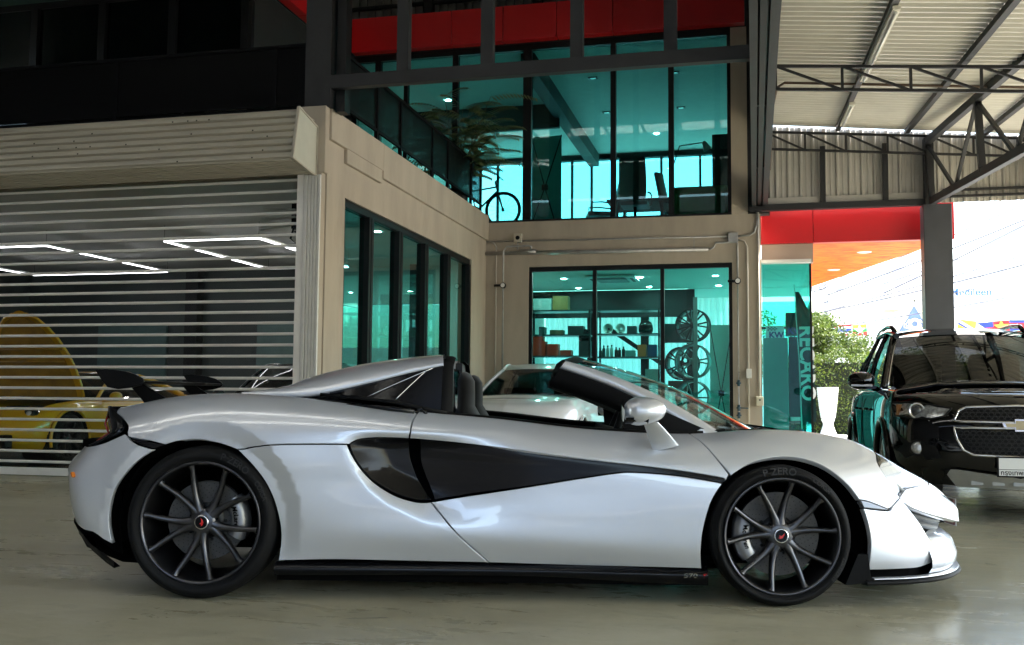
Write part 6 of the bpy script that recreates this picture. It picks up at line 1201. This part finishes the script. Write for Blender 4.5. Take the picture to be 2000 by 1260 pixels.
# ---------- wheels
def wheel(x, zc, R, rr, wid, pair0, tyre_txt, s, cal_ang, disc_r):
    Wh = empty('wheel', (x, -.94*s, zc), 0, CAR)
    # local: Z of lathe = outward (toward -Y for the near side)
    M = Matrix.Rotation(R_(90)*(1 if s > 0 else -1), 4, 'X')
    if s < 0: M = M @ Matrix.Rotation(PI, 4, 'Z')
    q = (R-rr)
    pr = [(rr-.012, -wid+.01), (rr+.01, -wid), (rr+q*.55, -wid-.006), (R-.022, -wid+.012), (R-.006, -wid+.035), (R, -wid*.6), (R, -wid*.4), (R-.001, -.040), (R-.007, -.016), (R-.022, -.001), (rr+q*.62, .006), (rr+q*.45, .0075), (rr+q*.30, .006), (rr+.012, -.001), (rr+.004, -.006), (rr-.012, -.014)]
    MB().lathe(pr, 96, M).build('tyre', M_RUB, Wh)
    # tread blocks across the shoulder
    mb = MB(); n = 72
    for k in range(n):
        a = 2*PI*k/n
        for h0, h1, r0, r1, tw in ((-.052, -.012, R-.003, R-.021, .018), (-wid+.03, -.07, R-.0005, R-.0015, .05)):
            if h0 == -.052 or k % 3 == 0:
                ca = []
                for (hh, r_, da) in ((h0, r0+.0012, 0), (h1, r1+.0012, tw), (h1, r1+.0012, tw+.009), (h0, r0+.0012, .009)): ca.append(M @ Vector((r_*math.cos(a+da), r_*math.sin(a+da), hh)))
                mb.add(ca, [(0, 1, 2, 3)])
    mb.build('tread_groove', M_VOID, Wh)
    rl = rr+q*.52
    for txt, ca, size in tyre_txt:
        mb = MB(); v, f = text_mesh(txt, size, 0., .0006); vv = []
        for p in v:
            rad = rl+p[1]; a = R_(ca)-p[0]/rl; vv.append(M @ Vector((rad*math.cos(a), rad*math.sin(a), .0086)))
        mb.add(vv, f); mb.build('sidewall_lettering', M_RUBTXT, Wh, fix=False)
    # rim barrel and lip
    pr = [(rr-.004, -.010), (rr+.001, -.002), (rr-.004, .003), (rr-.012, -.002), (rr-.016, -.012), (rr-.022, -.05), (rr-.03, -.09), (rr-.033, -wid+.01)]
    MB().lathe(pr, 96, M).build('rim', M_RIM, Wh)
    dish = -.028
    for k in range(5):
        for e in (-1, 1):
            mb = MB(); a0 = R_(pair0+72*k); rows = []; K = 15
            for i in range(K+1):
                t = i/K; r = .045+(rr-.018-.045)*t; sp = R_(7+11*min(1, t/.9)**.8)*e if r > .05 else R_(6)*e
                ang = a0+sp; hw = .017-.006*t+.014*max(0, 1-t/.25)**1.5; 
                if t > .93: hw += .006*(t-.93)/.07
                zc2 = dish+.030*(t**1.6)-.004*math.sin(PI*t); th = .034-.010*t
                d = Vector((math.cos(ang), math.sin(ang), 0)); n_ = Vector((-math.sin(ang), math.cos(ang), 0)); c = d*r
                rows.append([M @ (c+n_*u_*hw+Vector((0, 0, zc2+h_))) for u_, h_ in ((-1, -th), (-1.0, -.010), (-.55, -.001), (0, .0015), (.55, -.001), (1.0, -.010), (1, -th))])
            mb.grid(rows); mb.build('spoke', M_RIM, Wh)
    MB().lathe([(0, dish+.002), (.045, dish+.002), (.058, dish-.004), (.066, dish-.016), (.068, dish-.05), (.055, dish-.06)], 40, M).build('hub', M_RIM, Wh)
    MB().lathe([(0, dish+.010), (.029, dish+.010)], 32, M).build('centre_cap', M_GB, Wh)
    MB().lathe([(.0285, dish+.0112), (.0325, dish+.0112), (.034, dish+.006), (.035, dish)], 32, M).build('cap_ring', M_CHR, Wh)
    # curved speed mark on the cap
    ra = R_(20) if x > 0 else R_(75)
    pts = [(-.018, -.004), (-.010, -.010), (.002, -.011), (.013, -.003), (.019, .009), (.011, .003), (.003, .000), (-.004, .001), (-.006, .007), (-.010, .004), (-.008, -.003)]
    mb = MB(); mb.add([M @ Matrix.Rotation(ra, 4, 'Z') @ Vector((a, b, dish+.0115)) for a, b in pts], [list(range(len(pts)))]); mb.build('cap_emblem', M_RED, Wh, fix=False)
    for k in range(5):
        a = R_(pair0+36+72*k); MB().lathe([(0, dish-.004), (.007, dish-.004), (.009, dish-.008), (.009, dish-.03)], 12, M @ Matrix.Translation((.052*math.cos(a)*1.12, .052*math.sin(a)*1.12, -.006))).build('wheel_bolt', M_VOID, Wh)
    # brake
    MB().lathe([(.085, -.098), (disc_r, -.098), (disc_r, -.128), (.085, -.128)], 64, M, smooth=False).build('brake_disc', M_DISC, Wh)
    mb = MB()
    for ring in range(7):
        for k in range(28):
            a = 2*PI*(k+ring*.37)/28; r = .108+(disc_r-.118)*ring/6; c = M @ Vector((r*math.cos(a), r*math.sin(a), -.0975))
            ex = M.to_3x3() @ Vector((.0028, 0, 0)); ey = M.to_3x3() @ Vector((0, .0028, 0)); mb.add([c+ex, c+ey*.9+ex*.1, c-ex, c-ey], [(0, 1, 2, 3)])
    mb.build('drill_hole', M_VOID, Wh)
    mb = MB()
    for k in range(10):
        a = 2*PI*k/10; mb.lathe([(0, -.086), (.006, -.086), (.0075, -.09), (.0075, -.1)], 8, M @ Matrix.Translation((.092*math.cos(a), .092*math.sin(a), 0)))
    mb.lathe([(0.02, -.09), (.08, -.094), (.086, -.1)], 32, M); mb.build('disc_bell', mat('bell_black', (.02, .02, .02), .4, .6, var=.1), Wh)
    # caliper: arc block
    cal = MB(); A0, A1 = R_(cal_ang-33), R_(cal_ang+33); rows = []
    for i in range(13):
        a = A0+(A1-A0)*i/12; bulge = .010*math.cos(3*PI*i/12)**2; e = 1 if 0 < i < 12 else .7
        rows.append([M @ Vector((r*math.cos(a), r*math.sin(a), h)) for r, h in ((disc_r-.062, -.12), (disc_r-.062, -.075), (disc_r-.05, -.064+.003*e), (disc_r-.02+bulge, -.062+.004*e), (disc_r+.014*e, -.07), (disc_r+.02*e, -.085), (disc_r+.02*e, -.13))])
    cal.grid(rows); co = cal.build('brake_caliper', M_CAL, Wh)
    v, f = text_mesh('McLaren', .032, 0., .0008); vv = []
    for p in v:
        rad = disc_r-.032+p[1]*(-1 if abs(cal_ang) > 90 else 1); a = R_(cal_ang)-(p[0]/rad)*(-1 if abs(cal_ang) > 90 else 1); vv.append(M @ Vector((rad*math.cos(a), rad*math.sin(a), -.0555)))
    MB().add(vv, f).build('caliper_lettering', M_VOID, co, fix=False)
    return Wh
for s in (1, -1):
    wheel(-1.345, .354, .354, .284, .275, 119, (('P ZERO', 60, .045), ('CORSA', 28, .030)), s, 6, .185)
    wheel(1.345, .322, .322, .2675, .215, 96.5, (('P ZERO', 92, .046), ('CORSA', 52, .030), ('225/35ZR19', -30, .024)), s, 184, .192)
# ---------- hood, rear deck
def deck(name, u0, u1, m, zc, n=30, k=10):
    """sheet from shoulder to shoulder; zc(x) is the centre-line height"""
    rows = []
    for u in np.linspace(u0, u1, n):
        x, w, z = [float(v[0]) for v in surf(np.array([u]), np.array([8.]))]; x7, w7, z7 = [float(v[0]) for v in surf(np.array([u]), np.array([7.6]))]; r = []
        sl = (z-z7)/(w7-w+1e-6); c = zc(x)
        for t in np.linspace(-1, 1, 2*k+1):
            a = abs(t); h = z+(c-z)*(1-a**2)**1.0 + sl*w*.25*(a**4)*(1-a); r.append((x, w*t, h))
        rows.append(r)
    return MB().grid(rows).build(name, m, CAR)
deck('hood', .775, .905, M_PAINT, lambda x: _pchip([1.3, 1.6, 1.8, 2.0], [.800, .752, .705, .625], np.array(x)).item() if True else 0)
deck('front_lid', .9055, .999, M_PAINT, lambda x: float(_pchip([1.9, 2.1, 2.25, 2.42], [.672, .575, .51, .45], np.array([x]))[0]))
deck('rear_deck', .022, .20, M_PAINT, lambda x: float(_pchip([-2, -1.8, -1.5, -1.1], [.868, .885, .915, .955], np.array([x]))[0]))
mb = MB(); mb.box(1.17, -.62, .70, 1.33, .62, .775, .01); mb.box(1.10, -.66, .66, 1.2, .66, .76); mb.build('cowl', M_PB, CAR)
for y0 in (-.35, .15):
    MB().tube([(1.24, y0, .79), (1.28, y0+.2, .80), (1.22, y0+.52, .812)], .008, 6).build('wiper', M_PB, CAR)
# ---------- windscreen and frame
def wsc(t, s_):    # t 0 base..1 header, s_ -1..1 across
    a = abs(s_); wb, wt = .69, .53; w = (wb+(wt-wb)*t)*s_
    xb = 1.40-.30*a**2.2; xt = .44-.085*a**2.2; zb = .775+.012*(1-a*a); zt = 1.165-.035*a**2
    x = xb+(xt-xb)*t; z = zb+(zt-zb)*t+.055*math.sin(PI*t)*(1-.25*a*a)
    return Vector((x, -w, z))
ws = MB().grid([[wsc(t, s_) for s_ in np.linspace(-.97, .97, 25)] for t in np.linspace(.0, .985, 16)]).build('windscreen', M_WSH, CAR)
for s in (1, -1):
    rows = []
    for t in np.linspace(-.01, 1, 22):
        p = wsc(t, s); wd = .030+.052*min(1, (1-t)*3+.15) if t < .98 else .03
        inn = wsc(t, s*.955); drop = .030+.010*(1-t)
        rows.append([inn+Vector((.0, 0, .003)), wsc(t, s*.975)+Vector((0, 0, .006)), p+Vector((.004, -s*.008, .0)), p+Vector((-.008, -s*.016, -drop*.55)), p+Vector((-.02, -s*.018, -drop)), p+Vector((-.025, -s*.005, -drop-.004))])
    MB().grid(rows).build('windscreen_pillar', M_PAINT, ws)
    rows = []
    for t in np.linspace(0, 1, 20):
        p = wsc(t, s); dr = .034+.010*(1-t); th = .092-.012*(1-t)
        rows.append([p+Vector((-.03, -s*.014, -dr)), p+Vector((-.045, -s*.012, -dr-th*.45)), p+Vector((-.065, -s*.004, -dr-th*.5)), p+Vector((-.075, s*.004, -dr-th)), p+Vector((-.07, s*.05, -dr-th))])
    MB().grid(rows).build('pillar_seal', M_PB, ws)
    # sail panel at the pillar foot
    MB().prism([(.63, .885), (.84, .885), (1.07, .786), (1.055, .772), (.64, .78)], -s*.69, -s*.665).build('sail_panel', M_PB, CAR)
mb = MB()
rows = [[wsc(1, s_)+Vector(o) for o in ((.10, 0, -.025), (.012, 0, .006), (-.012, 0, .008), (-.04, 0, -.012), (-.055, 0, -.05), (-.05, 0, -.085), (.0, 0, -.05))] for s_ in np.linspace(-1, 1, 21)]
mb.grid(rows).build('windscreen_header', M_PB, ws)
mb = MB().grid([[wsc(t, s_)+Vector((0, 0, .004)) for s_ in np.linspace(-.955, .955, 15)] for t in (.865, .99)]); mb.build('shade_band', M_DGL, ws)
# ---------- cockpit
mb = MB(); mb.box(-.95, -.70, .20, -.25, .70, .80); mb.box(-.3, -.72, .14, 1.15, .72, .2); mb.build('cockpit_tub', M_VOID, CAR)
mb = MB(); mb.box(.72, -.68, .45, 1.2, .68, .765, .03); mb.box(.55, -.12, .2, .9, .12, .6, .02); mb.build('dashboard', M_LTH, CAR)
for s in (1, -1):
    rows = []
    for x in np.linspace(-.36, 1.14, 26):
        u = (x+2.04)/4.42; _, w, z = [float(v[0]) for v in surf(np.array([u]), np.array([8.]))]
        rows.append([(x, -s*(w+.012), z-.012), (x, -s*(w+.006), z+.012), (x, -s*(w-.03), z+.014), (x, -s*(w-.055), z-.01), (x, -s*(w-.06), z-.25)])
    MB().grid(rows).build('door_trim', M_PB, door_n if s > 0 else door_f)
def seat(yc):
    S = empty('seat', (0, yc, 0), 0, CAR)
    # back shell from side profile, cross-section rounded
    prof = [(.02, .35, .25), (-.06, .55, .25), (-.11, .70, .24), (-.145, .82, .20), (-.155, .90, .145), (-.155, .97, .125), (-.157, 1.03, .115), (-.16, 1.068, .075), (-.162, 1.078, .02)]
    rows = []
    for x, z, hw in prof:
        th = .085 if z < .9 else .048 if z < 1.05 else .028
        if z > 1.07: th = .008
        rows.append([(x+th*math.cos(a)*(1 if math.cos(a) > 0 else .85), hw*math.copysign(abs(math.sin(a))**.75, math.sin(a)), z) for a in np.linspace(0, 2*PI, 25)])
    MB().grid(rows).build('backrest', M_ALC, S)
    mb = MB()
    for e in (-1, 1):
        rows = [[(x+.07+.05*math.cos(a), e*(hw-.01)+.035*math.sin(a), z) for a in np.linspace(0, 2*PI, 13)] for x, z, hw in ((.03, .40, .22), (-.04, .55, .23), (-.08, .66, .22), (-.11, .75, .19), (-.125, .80, .15))]
        mb.grid(rows)
    mb.build('side_bolster', M_LTH, S)
    MB().box(-.02, -.24, .24, .45, .24, .38, .05).build('cushion', M_ALC, S)
seat(-.37); seat(.37)
Sw = empty('steering_wheel', (.60, -.37, .74), 0, CAR); Mt = Matrix.Rotation(R_(-68), 4, 'Y')
MB().tube([Mt @ Vector((.175*math.cos(a)*(1 if math.cos(a) > -.7 else .9), .175*math.sin(a), 0)) for a in np.linspace(0, 2*PI, 36, endpoint=False)], .019, 10, closed=True).build('wheel_rim', M_ALC, Sw)
mb = MB()
for a in (0, PI, PI*1.5): mb.bar(Mt @ Vector((0, 0, .02)), Mt @ Vector((.165*math.sin(a), .165*math.cos(a), .002)), .04, .012)
mb.lathe([(0, .03), (.05, .028), (.06, .0), (.05, -.1)], 20, Mt @ Matrix.Rotation(PI, 4, 'X')); mb.build('wheel_boss', M_LTH, Sw)
# ---------- tonneau with its two buttresses, side glass, roll hoop
def butt(s):
    rows = []
    top = [(-1.24, .953, .62), (-1.05, .992, .60), (-.905, 1.048, .565), (-.69, 1.105, .535), (-.48, 1.140, .515), (-.33, 1.157, .505), (-.262, 1.162, .50)]
    low = [(-1.24, .948, .70), (-1.05, .950, .715), (-.86, .958, .715), (-.62, 1.013, .695), (-.415, 1.067, .675), (-.31, 1.092, .665), (-.246, 1.106, .66)]
    tx = [a[0] for a in top]; q = np.linspace(0, 6, 40); i_ = np.arange(7)
    tp = np.stack([_pchip(i_, [a[k] for a in top], q) for k in range(3)], 1); lw = np.stack([_pchip(i_, [a[k] for a in low], q) for k in range(3)], 1)
    for a, b in zip(tp, lw):
        r = []
        for e in np.linspace(0, 1, 9):
            bul = math.sin(PI*e)*.022
            r.append((a[0]+(b[0]-a[0])*e, -s*(a[2]+(b[2]-a[2])*e+bul*1.0), a[1]+(b[1]-a[1])*e+bul*.55))
        # over the top and inboard
        inn = [(a[0], -s*(a[2]-.05), a[1]+.004), (a[0], -s*(a[2]-.16), a[1]-.02), (a[0], -s*(a[2]-.22), max(.93, a[1]-.12))]
        rows.append(inn[::-1]+r+[(b[0], -s*(b[2]-.03), b[1]-.012)])
    return MB().grid(rows).build('buttress', M_PAINT, CAR), lw
for s in (1, -1):
    bo, lw = butt(s)
    # dark side glass between the buttress and the belt
    base = [(-.80, .958), (-.60, .942), (-.47, .925), (-.225, .876)]
    xs = np.linspace(-.80, -.25, 14); rows = []
    for x in xs:
        zt = np.interp(x, lw[:, 0], lw[:, 1]); wt = np.interp(x, lw[:, 0], lw[:, 2])-.012; zb = np.interp(x, [b[0] for b in base], [b[1] for b in base])-.015
        rows.append([(x, -s*wt, zt), (x, -s*(wt+.73)/2, (zt+zb)/2), (x, -s*.73, zb)])
    qg = MB().grid(rows).build('quarter_glass', M_GB, bo)
    for a, b in (((-.609, .944), (-.30, 1.088)), ((-.474, .928), (-.335, 1.072))):
        pts = []
        for t in np.linspace(0, 1, 10):
            x = a[0]+(b[0]-a[0])*t; z = a[1]+(b[1]-a[1])*t**(.95); zt = np.interp(x, lw[:, 0], lw[:, 1]); zb = np.interp(x, [c[0] for c in base], [c[1] for c in base]); wt = np.interp(x, lw[:, 0], lw[:, 2])-.012
            e = (z-zb)/(zt-zb+1e-6); pts.append((x, -s*(.73+(wt-.73)*e+.004), z))
        MB().tube(pts, .0022, 5).build('bright_trim', M_CHR, bo)
    # belt moulding along the quarter glass and the flush slit with the catch
    MB().tube([(-.84, -s*.735, .953), (-.60, -s*.742, .934), (-.47, -s*.745, .917), (-.22, -s*.745, .868)], .010, 6).build('belt_moulding', M_PB, bo)
    MB().tube([(-.70, -s*.792, .909), (-.6, -s*.80, .900), (-.48, -s*.805, .888), (-.37, -s*.80, .877)], [.002, .008, .013, .014], 8).build('air_slit', M_GB, CAR)
    MB().tube([(-.362, -s*.79, .865), (-.352, -s*.785, .884), (-.335, -s*.785, .888), (-.322, -s*.785, .874), (-.315, -s*.785, .862)], .009, 8).build('door_catch', M_GB, CAR)
    MB().grid([[(x+dx, -s*w, z) for dx, z, w in ((-.012, .87, .66), (-.012, 1.1, .645), (.0, 1.155, .50), (.0, 1.155, .34))] for x in (-.245, -.215)]+[[(-.20, -s*w, z) for z, w in ((.87, .64), (1.095, .63), (1.14, .50), (1.14, .36))]]).build('roll_hoop', M_PB, CAR)
    MB().prism([(.28, .86), (.62, .86), (.60, 1.05), (.52, 1.14), (.30, 1.145)], -.265, -.225, 'X').build('headrest_panel', M_LTH, CAR) if s == 1 else MB().prism([(-.28, .86), (-.62, .86), (-.60, 1.05), (-.52, 1.14), (-.30, 1.145)], -.265, -.225, 'X').build('headrest_panel', M_LTH, CAR)
MB().grid([[(x, y, z-.02*(y/.4)**2) for y in np.linspace(-.40, .40, 9)] for x, z in ((-1.24, .945), (-1.0, .965), (-.8, .985), (-.5, 1.01), (-.25, 1.02), (-.24, .86))]).build('tonneau_cover', M_PAINT, CAR)
MB().box(-.25, -.33, .86, -.235, .33, 1.10).build('wind_deflector', M_DGL, CAR)
# ---------- mirrors
for s in (1, -1):
    Mo = empty('door_mirror', (.715, -s*.98, .895), 0, CAR); rows = []
    for i in range(15):
        t = i/14; x = -.098+.196*t; e = math.sqrt(max(0, 1-((x-(-.03))/(.127 if x > -.03 else .072))**2)) if not (x < -.095) else .35
        e = max(e, .02) if i < 14 else .0; hz = .062*e+.004; hy = .085*e
        rows.append([(x, hy*math.cos(a)*1.0, hz*math.copysign(abs(math.sin(a))**.85, math.sin(a))-.01*(1-t)) for a in np.linspace(0, 2*PI, 25)])
    MB().grid(rows).build('mirror_housing', M_PAINT, Mo)
    MB().lathe([(0, 0), (.9, 0), (1, .05)], 24, Matrix.Translation((-.1, 0, -.004)) @ Matrix.Rotation(-PI/2, 4, 'Y') @ Matrix.Diagonal((.052, .078, .01, 1))).build('mirror_glass', M_MIR, Mo)
    MB().grid([[(x, -s*y, z) for y, z in ((.073, -.034), (.062, -.052), (.03, -.064))] for x in (-.094, -.04, .01)]).build('mirror_vent', M_GB, Mo)
    rows = []
    for t in np.linspace(0, 1, 9):
        cx = .025+.085*t; w_ = .085*(1-t)**.8 if t < 1 else 0; cy_ = s*(.0+.13*t**1.3); cz = -.055-.125*t; hx = .032+.030*t; hy = .012+.006*t
        rows.append([(cx+hx*math.cos(a)-.012*math.sin(a), cy_+hy*math.sin(a), cz+(.015*math.cos(a)*t)) for a in np.linspace(0, 2*PI, 17)])
    MB().grid(rows).build('mirror_stalk', M_PAINT, Mo)
# ---------- tail lamps, diffuser
for s in (1, -1):
    P0 = [(-1.94, .60, .885), (-1.93, .66, .878), (-1.875, .69, .872), (-1.80, .78, .79), (-1.805, .80, .755), (-1.955, .77, .695), (-1.915, .70, .745), (-1.925, .66, .80)]
    rows = []
    for t in np.linspace(0, 1, 10):
        z = .885-.19*t; fr = [np.interp(t, [0, .2, .45, .62, .75, 1], [-1.888, -1.86, -1.808, -1.803, -1.84, -1.945]), np.interp(t, [0, .2, .45, .62, .75, 1], [.655, .71, .77, .79, .80, .785])]
        bk = [np.interp(t, [0, .15, .45, .72, 1], [-1.955, -1.945, -1.925, -1.90, -1.985]), np.interp(t, [0, .45, .72, 1], [.58, .64, .66, .70])]
        rows.append([(fr[0]+.02, -s*(fr[1]-.02), z), (fr[0], -s*fr[1], z), ((fr[0]+bk[0])/2, -s*((fr[1]+bk[1])/2+.02), z+.004), (bk[0], -s*bk[1], z), (bk[0]+.03, -s*(bk[1]-.12), z), (bk[0]+.05, -s*.1, z)])
    tl = MB().grid(rows).build('tail_lamp', M_GB, CAR)
    MB().tube([(-1.94, -s*.60, .86), (-1.93, -s*.66, .80), (-1.905, -s*.675, .755), (-1.95, -s*.70, .715)], .006, 6).build('light_strip', mat('red_lens', (.25, .01, .01), .15, 0, var=0, coat=1.), tl)
mb = MB(); prof = [(-2.04, .46), (-2.05, .32), (-1.98, .20), (-1.80, .13), (-1.6, .12)]
mb.grid([[(x, y, z+.0*abs(y)) for x, z in prof] for y in np.linspace(-.70, .70, 9)]); mb.build('diffuser', M_PB, CAR)
for s in (1, -1):
    MB().grid([[(x, -s*w, z) for x, w, z in r] for r in ([(-1.99, .78, .30), (-1.9, .835, .235), (-1.80, .88, .185), (-1.76, .90, .165)], [(-1.985, .78, .275), (-1.89, .84, .205), (-1.80, .885, .155), (-1.755, .905, .135)], [(-1.95, .70, .25), (-1.88, .76, .19), (-1.8, .80, .15), (-1.76, .82, .13)])]).build('rear_lip', M_GB, CAR)
    # reflector with a small amber strip on the bumper corner
    MB().bar((-2.0, -s*.842, .572), (-1.988, -s*.853, .552), .016, .010).build('side_reflector', M_AMB, CAR)
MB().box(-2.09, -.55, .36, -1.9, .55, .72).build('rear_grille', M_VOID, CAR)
# ---------- rear wing
Wg = empty('rear_wing', (0, 0, 0), 0, CAR)
def foil(xc, zc, ch, th, cam_, n=13):
    a = np.linspace(0, 1, n); up = [(xc+ch*(.5-t), zc+cam_*4*t*(1-t)+th*(math.sqrt(t)*1.4-1.4*t+.06)) for t in a]; dn = [(xc+ch*(.5-t), zc+cam_*4*t*(1-t)-th*.35*(math.sqrt(t)*1.4-1.4*t)-.002) for t in a[::-1]]
    return up+dn
MB().grid([[(x-.03*(y/.62)**2, y, z) for x, z in foil(-1.84, 1.012, .23, .022, -.006)] for y in np.linspace(-.62, .62, 15)]).build('wing_plane', M_CARB, Wg)
for s in (1, -1):
    ep = [(-2.006, 1.070), (-1.955, 1.073), (-1.907, 1.070), (-1.85, 1.062), (-1.802, 1.049), (-1.765, 1.030), (-1.752, 1.012), (-1.766, .994), (-1.82, .980), (-1.885, .972), (-1.938, .982), (-1.970, 1.018)]
    MB().prism(ep, -s*.635, -s*.615).build('endplate', M_CARB, Wg, bevel=.004)
    MB().prism([(-1.925, 1.0), (-1.855, 1.005), (-1.715, .922), (-1.835, .90)], -s*.41, -s*.385).build('upright', M_CARB, Wg, bevel=.004)
# ---------- nose details: plate, fins, splitter
MB().box(2.428, -.185, .290, 2.440, .185, .425, .004).build('number_plate', mat('plate_back', (.10, .02, .02), .4, 0, var=.1), CAR)
MB().box(2.4405, -.19, .285, 2.445, .19, .43, .002).build('number_plate', mat('plate_face', (.55, .56, .55), .4, 0, var=.03), CAR)
for s in (1, -1):
    rows = []
    for a, w in ((1.99, .72), (2.08, .65), (2.17, .56), (2.245, .45)):
        t = (a-1.99)/.255; rows.append([(a, -s*w, .455-.085*t), (a+.008, -s*w, .40-.06*t), (a-.004, -s*(w-.01), .355-.06*t), (a-.03, -s*(w-.05), .33-.05*t)])
    MB().grid(rows).build('intake_fin', mat('brushed_fin', (.045, .047, .05), .35, .4, var=.08, scale=30), CAR)
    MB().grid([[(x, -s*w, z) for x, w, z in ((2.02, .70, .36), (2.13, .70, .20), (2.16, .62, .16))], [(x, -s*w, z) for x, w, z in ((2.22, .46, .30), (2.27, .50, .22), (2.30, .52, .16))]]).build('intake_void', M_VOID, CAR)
def plan(t):   # front lip plan curve, t 0 arch .. 1 centre
    xs = _pchip([0, .25, .5, .7, .85, 1], [1.73, 1.98, 2.20, 2.335, 2.395, 2.41], np.array([t]))[0]; ws_ = _pchip([0, .25, .5, .7, .85, 1], [.905, .84, .68, .45, .22, 0], np.array([t]))[0]; return float(xs), float(ws_)
for nm, prof, m, t0 in (('front_lip', ((-.012, .128), (.012, .118), (.018, .108), (.006, .100), (-.10, .098)), M_PB, 0.),
                        ('front_lip_edge', ((-.02, .133), (.004, .131), (.010, .128), (.006, .1245), (-.02, .124)), M_PAINT, .04),
                        ('front_apron', ((-.13, .312), (-.075, .302), (-.022, .262), (.002, .20), (.0, .165), (-.020, .136)), M_PAINT, .36)):
    rows = []
    for t in np.concatenate([np.linspace(t0, 1, 20)]):
        x, w = plan(t); x2, w2 = plan(min(1, t+.02)) if t < .98 else plan(t-.02); d = Vector((x2-x, w2-w)) if t < .98 else Vector((x-x2, w-w2)); d.normalize(); n = Vector((-d.y, d.x)); n = n if n.x+n.y > 0 else -n
        k = 1
        rows.append([(x+n.x*o, -(w+n.y*o), z if nm != 'front_apron' else .142+(z-.142)*(.45+.55*k)) for o, z in prof])
    full = rows+[[(x, -y, z) for x, y, z in r] for r in rows[::-1][1:]]
    MB().grid(full).build(nm, m, CAR)
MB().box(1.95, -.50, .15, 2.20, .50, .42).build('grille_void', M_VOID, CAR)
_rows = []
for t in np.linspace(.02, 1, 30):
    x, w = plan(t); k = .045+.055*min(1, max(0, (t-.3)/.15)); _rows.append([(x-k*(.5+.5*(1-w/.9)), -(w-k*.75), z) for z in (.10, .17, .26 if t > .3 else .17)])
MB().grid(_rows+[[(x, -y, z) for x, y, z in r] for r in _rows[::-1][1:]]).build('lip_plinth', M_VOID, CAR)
# arch flap ahead of the rear of the front arch
for s in (1, -1): MB().prism([(1.64, .10), (1.76, .11), (1.745, .24), (1.70, .24)], -s*.90, -s*.70).build('arch_flap', M_PB, CAR)
